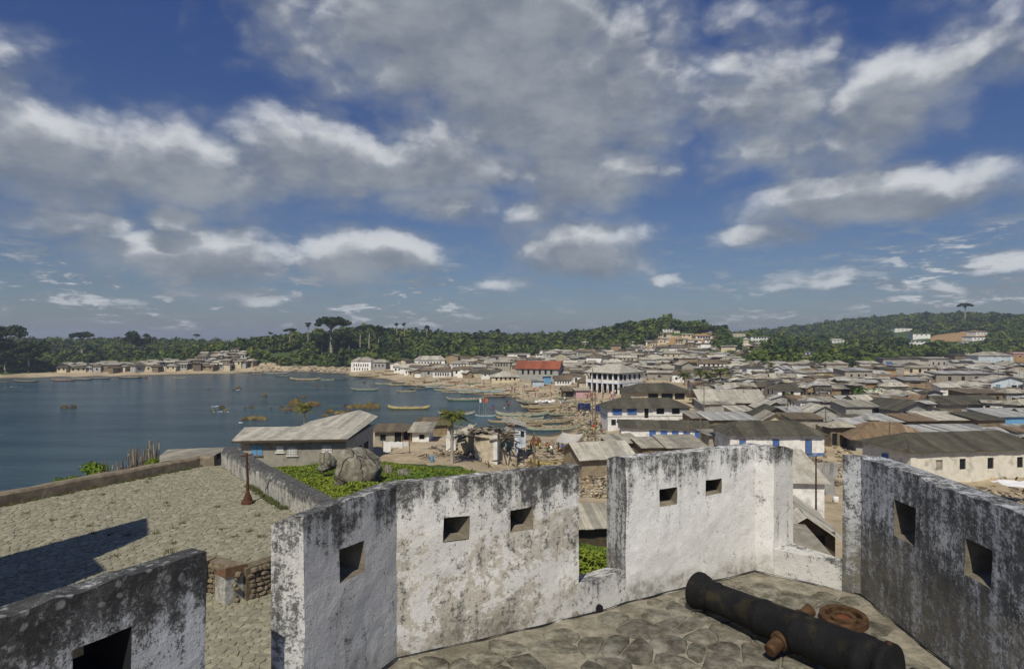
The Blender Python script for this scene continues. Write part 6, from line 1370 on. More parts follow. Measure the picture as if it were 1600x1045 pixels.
# ------------------------------------------------------------------ rocks
def rock_mesh(seed, flat=.6, amp=.35, sub=2):
    v, f = (ICO2, ICOF2) if sub == 2 else ico(3); V = []
    for p in v:
        p = Vector(p); q = p * (1 + amp * mn.noise(p * 1.3 + Vector((seed, 0, 0))) + amp * .5 * mn.noise(p * 3.1 + Vector((0, seed, 0)))); c = mn.cell(q * 1.1 + Vector((seed, seed, 0))) * .06; q *= 1 + c; V.append((q.x, q.y, q.z * flat))
    return V, [tuple(int(i) for i in k) for k in f]
RK = [mesh_data('rock_%d' % i, *rock_mesh(i * 3.7), M_SEAROCK) for i in range(5)]
def rock(px, py, wpx, hpx, mat=M_SEAROCK, label=None, desc='dark sea rock', z=0, name='rock', deep=.6, me=None, cat='rock'):
    X, Y = gz(px, py, z); s = Y / F; o = bpy.data.objects.new(name, me or RK[int(px) % 5]); C.objects.link(o)
    o.location = (X, Y, z - hpx * s * .15); o.scale = (wpx * s / 2 * 1.1, wpx * s / 2 * deep, hpx * s * 1.15 / .6 * 1.15); o.rotation_euler = (0, 0, (px * .37) % .6 - .3)
    if mat is not M_SEAROCK: o.material_slots[0].link = 'OBJECT'; o.material_slots[0].material = mat
    if label: tag(o, label, cat)
    else: o['category'] = cat; AUTO.append((o, desc, 'rocks in the bay'))
    return o
M_ROCKY = stone_mat('weedy_rock', ((.055, .042, .018), (.19, .145, .05)), .8, 1.0, (.085, .045, .02))
LAND.append(('long yellow reef', 470, 636)); LAND.append(('low brown reef', 398, 655)); LAND.append(('reddish reef', 565, 637)); LAND.append(('twin rocks', 108, 637)); LAND.append(('foaming rocks', 342, 640))
for i, (px, py, w_, h_, ye) in enumerate([(462, 634, 26, 9, 1), (478, 636, 22, 6, 1), (494, 634, 14, 6, 1), (448, 640, 18, 3, 1), (470, 640, 30, 4, 1), (440, 636, 8, 2, 0), (456, 630, 10, 5, 1), (486, 631, 12, 4, 1),
    (548, 637, 14, 4, 1), (560, 637, 18, 5, 1), (573, 638, 20, 7, 1), (588, 638, 12, 7, 0), (540, 635, 6, 4, 0), (580, 634, 12, 5, 1), (516, 645, 18, 5, 1), (532, 646, 20, 4, 1), (545, 644, 12, 3, 1), (508, 650, 10, 3, 1),
    (382, 656, 12, 4, 0), (396, 655, 24, 5, 1), (410, 655, 18, 4, 1), (101, 638, 12, 5, 0), (115, 637, 10, 4, 0), (347, 638, 10, 4, 0), (333, 641, 8, 2, 0), (352, 641, 8, 2, 0), (393, 637, 8, 3, 0), (383, 638, 6, 1.5, 0), (414, 619, 9, 4.5, 0), (409, 625, 4, 2, 0), (373, 607, 9, 3, 0), (365, 609, 6, 1.5, 0), (475, 621, 9, 3, 0), (463, 621, 5, 1.5, 0), (497, 602, 7, 1.5, 0), (510, 602, 5, 1.5, 0), (569, 597, 6, 1.5, 0), (447, 645, 7, 1.5, 0), (424, 638, 6, 1.5, 0), (519, 638, 5, 2, 0), (326, 607, 8, 1, 0)]):
    rock(px, py, w_, h_, M_ROCKY if ye else M_SEAROCK, None, ['dark brown wet rock', 'weed-covered yellow rock'][ye])
q = MB()  # surf on the rocks
for px, py, w_ in ((344, 643, 16), (335, 635, 9), (377, 660, 8), (18, 604, 26), (372, 609, 8), (545, 588, 20)):
    X, Y = gz(px, py, .05); s = Y / F
    for i in range(16):
        a = rv.gauss(0, .25) * w_ * s; b_ = rv.gauss(0, .35); r1 = rv.uniform(.05, .22); q.add([(X + a + r1 * math.cos(k * 1.05) * 1.8, Y + b_ + r1 * math.sin(k * 1.05), .03 + .07 * rv.random()) for k in range(6)], [(0, 1, 2, 3, 4, 5)])
kind(q.build('surf_foam', simple('foam', (.75, .78, .78), .05, 2, .6)), 'stuff')
# boulders on land
def fine_rock(seed):
    r_ = random.Random(int(seed * 10)); PLN = [(Vector((r_.gauss(0, 1), r_.gauss(0, 1), r_.gauss(.3, .7))).normalized(), r_.uniform(.5, .78)) for _ in range(11)]
    bm = bmesh.new(); bmesh.ops.create_icosphere(bm, subdivisions=5, radius=1)
    for v in bm.verts:
        p = v.co.copy()
        for nx_ in PLN:
            dd = p.dot(nx_[0]) - nx_[1]
            if dd > 0: p -= nx_[0] * dd * .93
        k = 1 + .10 * mn.noise(p * 1.1 + Vector((seed, 0, 0))) + .10 * mn.noise(p * 2.6 + Vector((0, seed, 0))) + .03 * mn.noise(p * 7) - .05 * max(0, 1 - abs(mn.noise(p * 1.5 + Vector((0, 0, seed)))) * 18); v.co = Vector((p.x * k, p.y * k, min(p.z * k * .95, .74 + .12 * p.x)))
    me = bpy.data.meshes.new('boulder'); bm.to_mesh(me); bm.free(); me.materials.append(M_CRACK); me.polygons.foreach_set('use_smooth', [True] * len(me.polygons)); return me
big = fine_rock(11.3)
def boulder(px, yb, wpx, hpx, zb, label, rot=0, me=big, deep=.8):
    X, Y = gz(px, yb, zb); s = Y / F; t = bpy.data.objects.new('boulder', me); C.objects.link(t); t.location = (X, Y, zb + hpx * s * .42); t.scale = (wpx * s / 2, wpx * s / 2 * deep, hpx * s * .62); t.rotation_euler = (0, R(6), rot); tag(t, label, 'boulder')
boulder(561, 764, 98, 74, 6.5, 'huge grey-brown boulder beside the grassy bank', .5); LAND.append(('huge boulder', 562, 725))
boulder(512, 735, 40, 34, 6.3, 'medium grey boulder leaning left of the huge one', 1.4)
boulder(505, 736, 20, 10, 6.6, 'small low boulder left of the huge and medium ones', .2)
boulder(633, 748, 36, 18, 6.4, 'low pale boulder among plants right of the huge one', .9)
boulder(606, 748, 22, 26, 6.2, 'narrow dark boulder squeezed against the huge one', 2.0)
# ------------------------------------------------------------------ canoes
def canoe_meshes():
    N_ = 26; V = []; Fc = []; ring = []
    for i in range(N_ + 1):
        t_ = -1 + 2 * i / N_; a = abs(t_); b = .066 * (1 - a ** 2.6) ** .75 + .004; sheer = .056 + .045 * a ** 3.2 + .022 * a ** 10; keel = -.012 + .065 * a ** 6; r_ = []
        for k in range(7):
            u = -1 + 2 * k / 6; y = b * math.sin(u * math.pi / 2) ; z = keel + (sheer - keel) * (1 - math.cos(u * math.pi / 2)); r_.append((t_ * .5, y, z))
        for k in range(7):
            u = 1 - 2 * k / 6; y = b * .80 * math.sin(u * math.pi / 2); z = keel + .018 + (sheer - keel - .018) * (1 - math.cos(u * math.pi / 2)); r_.append((t_ * .5 * .985, y, z))
        ring.append(r_)
    for r_ in ring: V += r_
    m_ = 14
    for i in range(N_):
        for k in range(m_): Fc.append((i * m_ + k, i * m_ + (k + 1) % m_, (i + 1) * m_ + (k + 1) % m_, (i + 1) * m_ + k))
    Fc += [tuple(range(m_)), tuple(range(N_ * m_, (N_ + 1) * m_))[::-1]]
    MI = []
    for f in Fc: MI.append(1 if all((v % m_) >= 7 for v in f) else 0)
    hull = mesh_data('canoe_hull', V, Fc, [M_WOOD, M_WOODD], True, MI)
    rails = []
    for sgn in (0, 6):
        q = MB(); pts = [Vector(ring[i][sgn]) + Vector((0, 0, .004)) for i in range(N_ + 1)]; q.tube(pts, .0055, 4); rails.append(mesh_data('canoe_rail', q.v, q.f, M_WOODP))
    return hull, rails
HULL, RAILS = canoe_meshes(); q = MB(); q.box(-.008, .008, -.5, .5, -.006, .006); THW = mesh_data('canoe_thwart', q.v, q.f, M_WOODP)
q = MB(); nrg = random.Random(2)
for i in range(26): q.obox((nrg.uniform(-.28, .28), nrg.uniform(-.04, .04), .055 + nrg.random() * .025), (nrg.uniform(.02, .07), nrg.uniform(.02, .05), .03), Matrix.Rotation(nrg.uniform(0, 3), 3, 'Z'))
CARGO = mesh_data('canoe_cargo', q.v, q.f, M_WOODP)
PAINT = {k: simple('boat_' + k, v, .22, 1.2, .7, dirt=tuple(c * .5 for c in v)) for k, v in dict(green=(.16, .21, .15), tan=(.34, .28, .15), yellow=(.40, .33, .12), lightblue=(.32, .46, .55), white=(.60, .60, .56), dark=(.05, .06, .055), brown=(.17, .10, .055), red=(.28, .08, .05), grey=(.24, .25, .24), palegreen=(.33, .38, .28)).items()}
PW = dict(green='green', tan='tan wooden', yellow='yellow-brown', lightblue='light blue', white='white-sided', dark='dark', brown='brown', red='red-brown', grey='grey', palegreen='pale green')
def canoe(px0, px1, py, col, tilt=0, label=None, z=None, cargo=False, yaw=None):
    xm = (px0 + px1) / 2; p = ray(xm, py) ; p.z = max(p.z, 0) if z is None else z
    if p.z < .02: p = Vector((*gz(xm, py, 0), 0))
    s = p.y / F; Ln = (px1 - px0) * s; yw = R(tilt) if yaw is None else R(yaw)
    if yaw is not None: Ln = 10.5
    else: Ln /= math.cos(yw)
    t = empty('canoe', (p.x, p.y, p.z + (-.12 if p.z < .1 else .12)), yw); k = Ln; t.rotation_euler = (nrg.uniform(-.05, .05), nrg.uniform(-.01, .01), yw)
    o = bpy.data.objects.new('hull', HULL); C.objects.link(o); o.parent = t; o.scale = (k, k * .95, k * .95); o.material_slots[0].link = 'OBJECT'; o.material_slots[0].material = PAINT[col]
    for rl_ in RAILS: o = bpy.data.objects.new('rail', rl_); C.objects.link(o); o.parent = t; o.scale = (k, k * .95, k * .95); 
    if (px1 - px0) > 34 or yaw is not None:
        for i in range(6):
            u = (-.36 + i * .145); b = .066 * (1 - abs(2 * u) ** 2.6) ** .75; o = bpy.data.objects.new('thwart', THW); C.objects.link(o); o.parent = t; o.location = (u * k, 0, (.054 + .045 * abs(2 * u) ** 3.2) * k * .95); o.scale = (k, b * 2 * k * .93, k)
    if cargo: o = bpy.data.objects.new('cargo', CARGO); C.objects.link(o); o.parent = t; o.scale = (k, k * .9, k * .9); o['kind'] = 'stuff'
    if label: tag(t, label, 'canoe', 'fishing canoes')
    else: t['category'] = 'canoe'; AUTO.append((t, PW[col] + ' fishing canoe' + (' laden with gear' if cargo else ''), 'fishing canoes'))
    return t
for a in [(22, 60, 597, 'dark'), (80, 118, 595, 'brown'), (112, 145, 593.5, 'dark'), (143, 173, 592, 'dark'), (184, 222, 591, 'dark'), (200, 232, 590, 'brown'), (271, 289, 590.5, 'tan'), (0, 14, 597, 'dark'),
    (412, 452, 584.5, 'grey'), (482, 500, 581, 'dark'), (453, 500, 594, 'tan'), (501, 522, 593.5, 'palegreen'), (522, 541, 592, 'dark'), (545, 592, 590, 'tan'), (548, 592, 610, 'green'), (586, 612, 600, 'palegreen'), (604, 640, 602, 'tan'), (584, 606, 583, 'tan'), (600, 618, 581, 'brown'),
    (652, 690, 605, 'green'), (690, 712, 604, 'green'), (678, 710, 610, 'palegreen'), (705, 735, 611.5, 'lightblue'), (737, 790, 613.5, 'lightblue', 6), (697, 757, 626, 'green', 3), (717, 742, 605.5, 'white'), (745, 768, 605.5, 'red', 8), (700, 719, 598.5, 'red', 6), (708, 724, 601, 'tan', 5),
    (606, 671, 639, 'yellow', 3), (684, 742, 648, 'palegreen'), (742, 776, 650, 'lightblue'), (774, 858, 650, 'palegreen', 4), (813, 876, 640, 'tan', 4), (832, 858, 603, 'tan'), (762, 815, 660, 'tan', 2), (814, 893, 661, 'tan', 8), (820, 907, 672, 'palegreen', 8), (840, 880, 634, 'grey', 6), (876, 905, 630, 'grey', 8), (908, 931, 629, 'tan', 14), (596, 620, 586, 'brown'),
    (824, 868, 645, 'brown', 5), (856, 898, 651, 'green', 7), (800, 850, 655, 'palegreen', 4), (845, 893, 667, 'tan', 8), (790, 850, 666, 'brown', 4), (868, 900, 624, 'green', 6), (840, 866, 620, 'tan', 3), (818, 842, 612, 'brown', 3), (725, 750, 600, 'green', 2), (660, 684, 598, 'brown', 3), (636, 660, 596, 'tan', 3), (676, 696, 600, 'white', 3), (760, 786, 607, 'palegreen', 4), (560, 580, 586, 'green', 0), (620, 650, 612, 'tan', 2), (430, 455, 588, 'dark', 1), (392, 412, 585, 'brown', 0), (640, 668, 608, 'dark', 2), (898, 925, 638, 'brown', 14), (884, 912, 646, 'tan', 18), (770, 812, 618, 'tan', 3), (752, 790, 620.5, 'brown', 3), (716, 752, 616, 'palegreen', 3), (690, 722, 613, 'tan', 3), (664, 694, 607, 'lightblue', 3), (628, 660, 603.5, 'dark', 2), (610, 634, 599, 'green', 2), (806, 846, 629, 'palegreen', 5), (812, 856, 633, 'dark', 5), (826, 872, 637, 'tan', 6), (770, 800, 611, 'red', 4), (790, 818, 616, 'white', 5), (646, 668, 592, 'tan', 2), (686, 706, 594, 'brown', 2), (730, 750, 608, 'tan', 3), (775, 830, 654, 'tan', 3), (800, 860, 660, 'dark', 5)]:
    canoe(*a[:4], tilt=a[4] if len(a) > 4 else nrg.uniform(-3, 4), cargo=(a[1] - a[0]) > 50 or nrg.random() < .25)
canoe(846, 870, 692, 'lightblue', yaw=118, z=.3, label='light blue canoe with bow pointing at the fort, beached beside the canvas canopy')
canoe(868, 890, 706, 'brown', yaw=150, z=1.8, label='brown canoe pulled up under the canvas canopy'); canoe(870, 900, 721, 'yellow', yaw=28, z=2.2, label='small yellow dugout lying before the long plank bench')
q = MB(); CGO = empty('cargo_bales', gz(852, 633, 0) + (.9,)); tag(CGO, 'white bundles heaped on the canoe at the head of the bay', 'bundles')
for i in range(6): q = MB(); q.add([tuple(Vector(v) * Vector((.8, .5, .4)) * 1 + Vector((i * .9 - 2.4, rv.uniform(-.3, .3), rv.uniform(0, .25)))) if 0 else (v[0] * .7 + i * .9 - 2.4, v[1] * .5, v[2] * .45 + (i % 2) * .2) for v in ICO1], [tuple(int(k) for k in f) for f in ICOF1]); q.build('bundle', M_CLOTHW, CGO)
# ------------------------------------------------------------------ people
def person_mesh(pose):
    J = {'pelvis': (0, 0, .92), 'chest': (0, 0, 1.32), 'neck': (0, 0, 1.48), 'head': (0, -.02, 1.62), 'top': (0, -.01, 1.73)}
    s = .0 if pose == 0 else (.22 if pose == 1 else .06)
    b = -.42 if pose == 2 else 0
    J['chest'] = (0, b * .6, 1.32 - abs(b) * .3); J['neck'] = (0, b, 1.47 - abs(b) * .5); J['head'] = (0, b * 1.2 - .02, 1.6 - abs(b) * .6); J['top'] = (0, b * 1.3 - .02, 1.71 - abs(b) * .65)
    pts = [J['pelvis'], J['chest'], J['neck'], J['head'], J['top']]; rad_ = [.15, .17, .065, .10, .07]; ed = [(0, 1), (1, 2), (2, 3), (3, 4)]
    for sg in (-1, 1):
        st = s * sg; i = len(pts); pts += [(sg * .09, 0, .86), (sg * .10, -st * .6, .48), (sg * .10, -st, .07), (sg * .10, -st - .13, .03)]; rad_ += [.10, .065, .045, .035]; ed += [(0, i), (i, i + 1), (i + 1, i + 2), (i + 2, i + 3)]
        i = len(pts); c = J['chest']; pts += [(sg * .19, c[1], c[2] + .06), (sg * .24, c[1] + st * .4, c[2] - .22), (sg * .24, c[1] - .10 + st * .5 + b * .3, c[2] - .46)]; rad_ += [.06, .045, .035]; ed += [(1, i), (i, i + 1), (i + 1, i + 2)]
    me = bpy.data.meshes.new('person'); me.from_pydata(pts, ed, []); o = bpy.data.objects.new('tmp_person', me); C.objects.link(o)
    sk = o.modifiers.new('s', 'SKIN'); sk.use_smooth_shade = True
    for i, v in enumerate(me.skin_vertices[0].data): v.radius = (rad_[i], rad_[i] * (.75 if i in (0, 1) else 1)); v.use_root = (i == 0)
    ss = o.modifiers.new('d', 'SUBSURF'); ss.levels = 1
    dg = bpy.context.evaluated_depsgraph_get(); out = bpy.data.meshes.new_from_object(o.evaluated_get(dg)); bpy.data.objects.remove(o)
    out.materials.clear()
    for m in (M_SKIN, CLOTH['white'], CLOTH['blue'], CLOTH['black']): out.materials.append(m)
    for p in out.polygons:
        z = p.center.z; x = abs(p.center.x); zt = 1.44 if pose != 2 else 1.27
        p.material_index = 3 if z > J['head'][2] + .06 else (0 if z > zt or (x > .20 and z < 1.22) else (1 if z > .93 - (.1 if pose == 2 else 0) else (2 if z > .42 else 0)))
    return out
PM = [person_mesh(i) for i in range(3)]
def person(px, py, shirt, legs, where, pose=0, z=None):
    p = ray(px, py) if z is None else Vector((*gz(px, py, z), z)); o = bpy.data.objects.new('person', PM[pose]); C.objects.link(o); o.location = (p.x, p.y, p.z); o.rotation_euler = (0, 0, rv.uniform(0, 6.28)); o.scale = (1, 1, rv.uniform(.92, 1.04))
    for i, k in ((1, shirt), (2, legs)): o.material_slots[i].link = 'OBJECT'; o.material_slots[i].material = CLOTH[k]
    tag(o, 'person in %s top and %s lower clothing %s %s' % (shirt, legs, ('standing', 'walking', 'bending')[pose], where), 'person', 'people around the beach and lane')
PP = [(928, 607, 'white', 'blue', 'in the lane'), (936, 612, 'red', 'black', 'in the lane'), (943, 618, 'yellow', 'brown', 'in the lane'), (931, 618, 'black', 'white', 'in the lane'), (949, 616, 'orange', 'blue', 'beside the arcade house'), (956, 622, 'white', 'red', 'before the arcade house'), (958, 627, 'pink', 'blue', 'before the arcade house'), (953, 632, 'blue', 'white', 'before the arcade house'), (940, 634, 'green', 'brown', 'by the nets'), (922, 612, 'brown', 'red', 'beside the pink shed'), (945, 608, 'blue', 'black', 'in the lane'), (961, 618, 'white', 'green', 'before the arcade house'), (925, 625, 'red', 'white', 'by the nets'), (917, 622, 'orange', 'green', 'by the beached canoe'),
      (800, 612, 'black', 'red', 'on the open sand'), (804, 614, 'brown', 'blue', 'on the open sand'), (798, 615, 'white', 'black', 'on the open sand'), (823, 606, 'white', 'brown', 'near the pale blue kiosk'), (862, 620, 'red', 'blue', 'on the beach'), (895, 613, 'red', 'yellow', 'in front of the pink shed'), (756, 600, 'orange', 'white', 'near the beach house'), (733, 601, 'blue', 'yellow', 'near the beach house'), (744, 598, 'white', 'orange', 'near the beach house'), (884, 628, 'yellow', 'black', 'among the canoes'), (876, 636, 'white', 'pink', 'among the canoes'), (830, 705, 'orange', 'brown', 'near the outhouse'), (843, 702, 'brown', 'yellow', 'near the outhouse'), (834, 700, 'black', 'brown', 'near the outhouse'), (862, 711, 'white', 'black', 'beside the plank bench'), (879, 712, 'blue', 'brown', 'under the canopy'), (893, 703, 'black', 'blue', 'under the canopy'), (902, 703, 'brown', 'white', 'under the canopy')]
for i, a in enumerate(PP): person(a[0], a[1], a[2], a[3], a[4], (0, 1, 0, 2, 1)[i % 5])
for px, py, a, b_ in ((792, 633, 'black', 'brown'), (795, 637, 'red', 'black'), (788, 641, 'brown', 'white'), (770, 641, 'blue', 'red')): person(px, py, a, b_, 'wading in the shallow bay', 0, -.5)
LANE = [[(925, 598), (960, 612), (962, 632), (915, 628)], [(800, 604), (905, 608), (900, 630), (850, 632), (790, 614)], [(640, 590), (790, 600), (780, 610), (650, 598)], [(830, 690), (910, 690), (905, 720), (830, 720)], [(1290, 690), (1345, 665), (1345, 700)], [(905, 640), (946, 655), (946, 690), (905, 690)]]
cols = list(CLOTH)
for k in range(62):
    pl = LANE[(0, 1, 1, 2, 3, 4, 5, 0)[k % 8]]
    while True:
        px, py = rv.uniform(min(p[0] for p in pl), max(p[0] for p in pl)), rv.uniform(min(p[1] for p in pl), max(p[1] for p in pl))
        if inpoly(px, py, pl)[0]: break
    p = ray(px, py)
    if p.z < .2: continue
    a_, b_ = rv.choice(cols), rv.choice(cols); o = bpy.data.objects.new('person', PM[k % 3 if k % 4 else 0]); C.objects.link(o); o.location = p; o.rotation_euler = (0, 0, rv.uniform(0, 6.28)); o.scale = (1, 1, rv.uniform(.7, 1.04))
    for i, c_ in ((1, a_), (2, b_)): o.material_slots[i].link = 'OBJECT'; o.material_slots[i].material = CLOTH[c_]
    o['category'] = 'person'; AUTO.append((o, 'person in %s top, %s below' % (a_, b_), 'people around the beach and lane'))
# flags and net racks
for px, py, cl, lab in ((749, 648, 'white', 'white pennant on a canoe pole at the bay'), (755, 648, 'red', 'red flag on a canoe pole, left of the red-white pair'), (759, 647, 'orange', 'orange flag on a canoe pole at the bay')):
    X, Y = gz(px, py, .4); t = empty('flag', (X, Y, .3)); tag(t, lab, 'flag'); q = MB(); q.tube([(0, 0, 0), (0, 0, 4.2)], .04, 5); q.build('pole', M_WOODP, t); q = MB(); q.add([(0, 0, 3.9), (.5, .15, 3.7), (.45, .1, 2.9), (0, 0, 3.1)], [(0, 1, 2, 3)]); q.build('cloth', CLOTH[cl], t)
LAND.append(('blue net racks', 930, 636))
for k, (px, py, w_, lab) in enumerate(((938, 648, 16, 'rack hung with dark blue nets at the corner of the shuttered house'), (908, 644, 10, 'heap of blue nets at the left end of the net area'), (918, 645, 9, 'rack of light blue nets between heap and large rack'))):
    p = ray(px, py); s = p.y / F; t = empty('net_rack', p); tag(t, lab, 'net rack'); W_ = w_ * s
    for x in (-.5, 0, .5): q = MB(); q.tube([(x * W_, 0, -.3), (x * W_, 0, 2.1)], .05, 5); q.build('post', M_WOOD, t)
    q = MB(); q.bar((-.5 * W_, 0, 2.05), (.5 * W_, 0, 2.05), .07); q.build('rail', M_WOOD, t)
    for i in range(5):
        n = 6; x0 = (-.5 + i * .2) * W_; vs = []
        for j in range(n + 1):
            for m_ in range(n + 1): vs.append((x0 + W_ * .2 * m_ / n + rv.uniform(-.05, .05), -.1 + .25 * math.sin(m_ * 1.9 + j) + rv.uniform(-.08, .08), 2.1 - j / n * rv.uniform(1.5, 1.9)))
        mk('net', vs, [(j * (n + 1) + m_, j * (n + 1) + m_ + 1, (j + 1) * (n + 1) + m_ + 1, (j + 1) * (n + 1) + m_) for j in range(n) for m_ in range(n)], M_CLOTHB, t)
# ------------------------------------------------------------------ poles
def pole(px, yt, yb, label=None, bar=False, mat=None, w=.09, lean=0, z=None):
    p = ray(px, yb) if z is None else Vector((*gz(px, yb, z), z)); H = (yb - yt) * p.y / F; t = empty('pole', p)
    q = MB(); q.tube([(0, 0, -.5), (lean * H * .5, 0, H * .5), (lean * H, 0, H)], [w * 1.2, w, w * .8], 6); q.build('shaft', mat or M_WOOD, t)
    if bar: q = MB(); q.bar((lean * H - .7, 0, H * .93), (lean * H + .7, 0, H * .93), .09); q.build('cross_bar', M_WOOD, t)
    if label: tag(t, label, 'pole')
    else: t['category'] = 'pole'; AUTO.append((t, 'thin wooden utility pole', 'utility poles'))
pole(1275, 712, 806, 'rusty iron pole rising in front of the large flat grey roof', mat=M_RUSTD, w=.055, z=6.4)
pole(835, 676, 735, 'rough wooden pole standing on the sand right of the outhouse', w=.12)
pole(1008, 618, 648, 'leaning thin pole on the shuttered house roof side', w=.08, lean=-.12)
for a in [(926, 575, 660), (930, 610, 705), (1094, 650, 700), (1075, 655, 700), (1100, 598, 648), (1197, 590, 648), (1230, 612, 660), (1178, 565, 600), (1134, 548, 590), (1390, 526, 566), (1336, 526, 560), (1507, 528, 560), (1568, 522, 560), (1256, 538, 580), (1000, 538, 575), (771, 546, 572), (658, 550, 574), (960, 545, 575), (1498, 530, 566), (1290, 640, 690), (1448, 590, 640), (1390, 660, 720), (625, 552, 580), (1064, 545, 575), (1560, 575, 610)]:
    pole(*a, bar=rv.random() < .5)
# ------------------------------------------------------------------ loose stuff on the beach, lanes and yards
def litter(name, polys, n, smin, smax, mats, seed, flat=.3):
    r_ = random.Random(seed); Vs, Fs, MI = [], [], []; allp = []
    for poly in polys:
        k = 0
        while k < n // len(polys):
            px, py = r_.uniform(min(p[0] for p in poly), max(p[0] for p in poly)), r_.uniform(min(p[1] for p in poly), max(p[1] for p in poly))
            if inpoly(px, py, poly)[0]: allp.append((px, py)); k += 1
    # place on the ground plane z=2, then drop on the terrain
    pts = np.array([gz(a, b, 2.0) for a, b in allp]); Z = height(pts[:, 0], pts[:, 1])
    for (x, y), z in zip(pts, Z):
        if z < .12: continue
        L = r_.uniform(smin, smax); s = r_.random(); q = MB()
        if s < .45: q.obox((x, y, z + .1), (L * 1.6, .12, .12), Matrix.Rotation(r_.uniform(0, 3.14), 3, 'Z') @ Matrix.Rotation(r_.gauss(0, .25), 3, 'Y'))
        elif s < .7: q.obox((x, y, z + .15), (L * .6, L * .45, L * .25), Matrix.Rotation(r_.uniform(0, 3.14), 3, 'Z') @ Matrix.Rotation(r_.gauss(0, .3), 3, 'Y'))
        else: q.add([(x + v[0] * L * .4, y + v[1] * L * .4, z + v[2] * L * .22) for v in ICO1[:12]], [tuple(int(i) for i in f) for f in ICOF1 if max(f) < 12] or [(0, 1, 2)])
        o_ = len(Vs); Vs += q.v; Fs += [tuple(i + o_ for i in f) for f in q.f]; MI += [r_.randrange(len(mats))] * len(q.f)
    kind(mk(name, Vs, Fs, mats, None, False, MI), 'stuff')
LM = [M_WOOD, M_WOODP, M_WOODD, WALL['concrete'], WALL['mud'], WALL['cream'], M_BOULDER]
litter('beach_litter', [[(610, 588), (700, 592), (800, 600), (900, 605), (930, 625), (880, 638), (818, 622), (740, 612), (640, 600)], [(850, 618), (930, 628), (945, 700), (905, 690), (905, 655), (885, 640)]], 1700, .35, 1.2, LM + [WALL['cream'], M_WOODP, M_WOODP], 3)
litter('beach_litter', [[(905, 640), (948, 655), (950, 700), (905, 700)], [(780, 690), (905, 690), (905, 735), (740, 742), (660, 720)]], 900, .3, 1.2, LM, 4)
litter('yard_rubble', [[(1200, 705), (1345, 700), (1345, 770), (1200, 760)], [(1290, 690), (1350, 660), (1350, 700)], [(905, 730), (945, 730), (945, 790), (905, 790)], [(1380, 745), (1620, 750), (1620, 830), (1400, 800)], [(1420, 600), (1530, 605), (1530, 620), (1420, 622)]], 1500, .2, .9, LM, 5)
litter('shore_boulders', [[(395, 571), (545, 575), (548, 583), (470, 581), (400, 582)], [(300, 580), (400, 576), (400, 583), (300, 586)]], 1500, .7, 2.2, [M_BOULDER, M_BOULDER, M_SEAROCK], 6)
# tarpaulin, blue crate and water drum by the fort foot
for px, py, nm, mt, lab, w_, h_ in ((675, 722, 'water_drum', M_BLUEL, 'light blue drum standing among rubbish left of the tall palm', .45, .7), (1590, 786, 'tarpaulin', M_CLOTHW, 'crumpled white-blue tarpaulin on poles behind the black-stained wall', 3.0, 1.2), (1306, 786, 'white_bucket', M_CLOTHW, 'small white bucket beyond the rusty pole', .5, .5)):
    p = ray(px, py); q = MB()
    if nm == 'tarpaulin':
        vs = [(x * .5 - 1.5, y * .5 - 1, 1.8 + .35 * mn.noise((x * .9, y * .9, 1))) for y in range(6) for x in range(8)]; q.add(vs, [(j * 8 + i, j * 8 + i + 1, (j + 1) * 8 + i + 1, (j + 1) * 8 + i) for j in range(5) for i in range(7)])
    else: q.tube([(0, 0, 0), (0, 0, .1 * h_), (0, 0, .9 * h_), (0, 0, h_)], [w_ * .44, w_ * .5, w_ * .5, w_ * .46], 14)
    o = q.build(nm, mt, None, True); o.location = p; tag(o, lab, nm.replace('_', ' '))
# black rubber tube heap beneath the ruin
p = Vector((*gz(762, 742, 3.2), 3.2)); o = mk('boulder', *rock_mesh(5.5, .6, .4), simple('black_rock', (.02, .02, .022), .3, 2, .8)); o.location = p; o.scale = (.9, .7, .9); tag(o, 'dark black rock right above the patchy wall top', 'boulder')
# low compound walls between the houses
rw_ = random.Random(77); kk = 0
while kk < 46:
    pl = [[(1085, 590), (1290, 585), (1600, 590), (1600, 650), (1290, 655), (1085, 640)], [(1290, 655), (1400, 655), (1400, 695), (1290, 690)], [(870, 580), (1090, 560), (1090, 600), (900, 600)]][kk % 3 if kk % 2 else 0]
    px, py = rw_.uniform(min(p[0] for p in pl), max(p[0] for p in pl)), rw_.uniform(min(p[1] for p in pl), max(p[1] for p in pl))
    if not inpoly(px, py, pl)[0]: continue
    p = ray(px, py); L = rw_.uniform(3, 8); kk += 1
    if not free(p.x, p.y, .3): 
        if rw_.random() < .8: continue
    q = MB(); n = 6; hh_ = rw_.uniform(1.0, 1.7)
    for i in range(n): q.box(-L / 2 + L * i / n, -L / 2 + L * (i + 1) / n, -.12, .12, -1.2, hh_ - (rw_.random() * .35 if rw_.random() < .4 else 0))
    wc = rw_.choice(['mud', 'concrete', 'grey', 'brown']); o = q.build('compound_wall', WALL[wc]); o.location = p; o.rotation_euler = (0, 0, rw_.choice([0, 1.57, .2, -.3]) + rw_.gauss(0, .15)); o['category'] = 'wall'; AUTO.append((o, 'low %s yard wall' % WALLWORD[wc], 'yard walls in the town'))
litter('yard_rubble', [[(1085, 580), (1290, 585), (1600, 585), (1600, 655), (1290, 655), (1085, 640)], [(1290, 655), (1420, 655), (1420, 700), (1290, 700)], [(860, 575), (1090, 560), (1090, 605), (900, 600)]], 3000, .3, 1.3, LM, 15)
for k_ in range(26):
    px, py = rw_.uniform(900, 1600), rw_.uniform(560, 660); pole(px, py - rw_.uniform(16, 34), py, bar=rw_.random() < .4, w=.06)
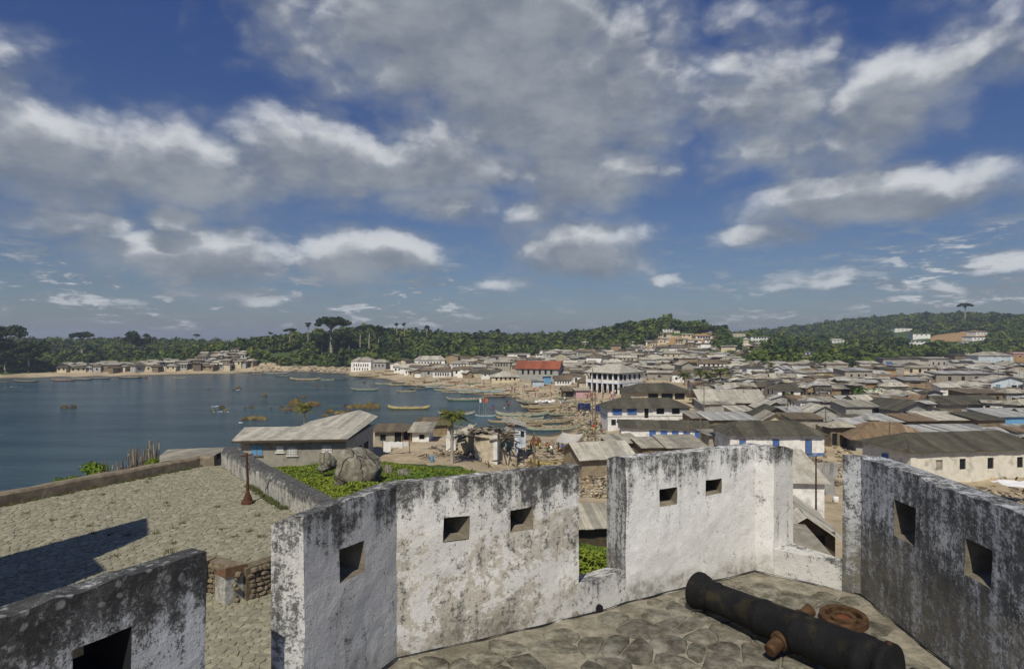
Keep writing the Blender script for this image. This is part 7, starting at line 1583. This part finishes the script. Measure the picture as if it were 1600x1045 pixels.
# bird-sized things in the air are left out; cables along the big roof
# ------------------------------------------------------------------ haze
q = MB(); q.box(-5600, 5600, -2800, 5600, -6, 78); hz = q.build('haze', None); kind(hz, 'stuff')
m = bpy.data.materials.new('haze'); m.use_nodes = True; t = NT(m.node_tree); t.n.clear(); out = t.new('ShaderNodeOutputMaterial'); vol = t.new('ShaderNodeVolumePrincipled')
vol.inputs['Color'].default_value = (.72, .82, 1.0, 1); vol.inputs['Density'].default_value = .00032; vol.inputs['Anisotropy'].default_value = .2; t.l.new(vol.outputs[0], out.inputs['Volume'])
hz.data.materials.clear(); hz.data.materials.append(m)
# ------------------------------------------------------------------ labels for everything described by its neighbour
def words(k): return ['nearest', 'second', 'third', 'fourth', 'fifth', 'sixth', 'seventh', 'eighth', 'ninth', 'tenth', 'eleventh', 'twelfth'][k]
REC = []
for o, desc, grp in AUTO:
    L = o.location; x, y = proj(L); best = min(LAND, key=lambda l: (l[1] - x) ** 2 + ((l[2] - y) * 2.2) ** 2); dx, dy = x - best[1], (y - best[2]) * 2.2
    rel = ('right of' if dx > 0 else 'left of') if abs(dx) > abs(dy) else ('below' if dy > 0 else 'behind')
    REC.append([desc, rel, best[0], math.hypot(dx, dy), o, grp])
GR = {}
for r in REC: GR.setdefault((r[0], r[1], r[2]), []).append(r)
for (d, rel, lm), rs in GR.items():
    rs.sort(key=lambda r: r[3])
    for i, r in enumerate(rs):
        d = d.replace('dark weathered', 'dark') if len((d + lm).split()) > 8 else d; d = d.replace('bare concrete', 'concrete')
        r[4]['label'] = '%s %s the %s' % (d, rel, lm) if len(rs) == 1 else '%s, %s one %s the %s' % (d, words(min(i, 11)), rel, lm)
        if len(r[4]['label'].split()) > 16: r[4]['label'] = r[4]['label'].replace(' one ', ' ')
        if r[5]: r[4]['group'] = r[5]
for o in C.objects:
    if o.name.split('.')[0] in ('house', 'hut', 'church') and not o.parent: o['group'] = 'houses of the fishing town'
    if o.name.split('.')[0] == 'palm_tree': o['group'] = 'palm trees'
    if o.name.split('.')[0] == 'tree' and not o.parent: o['group'] = 'tall trees on the hills'
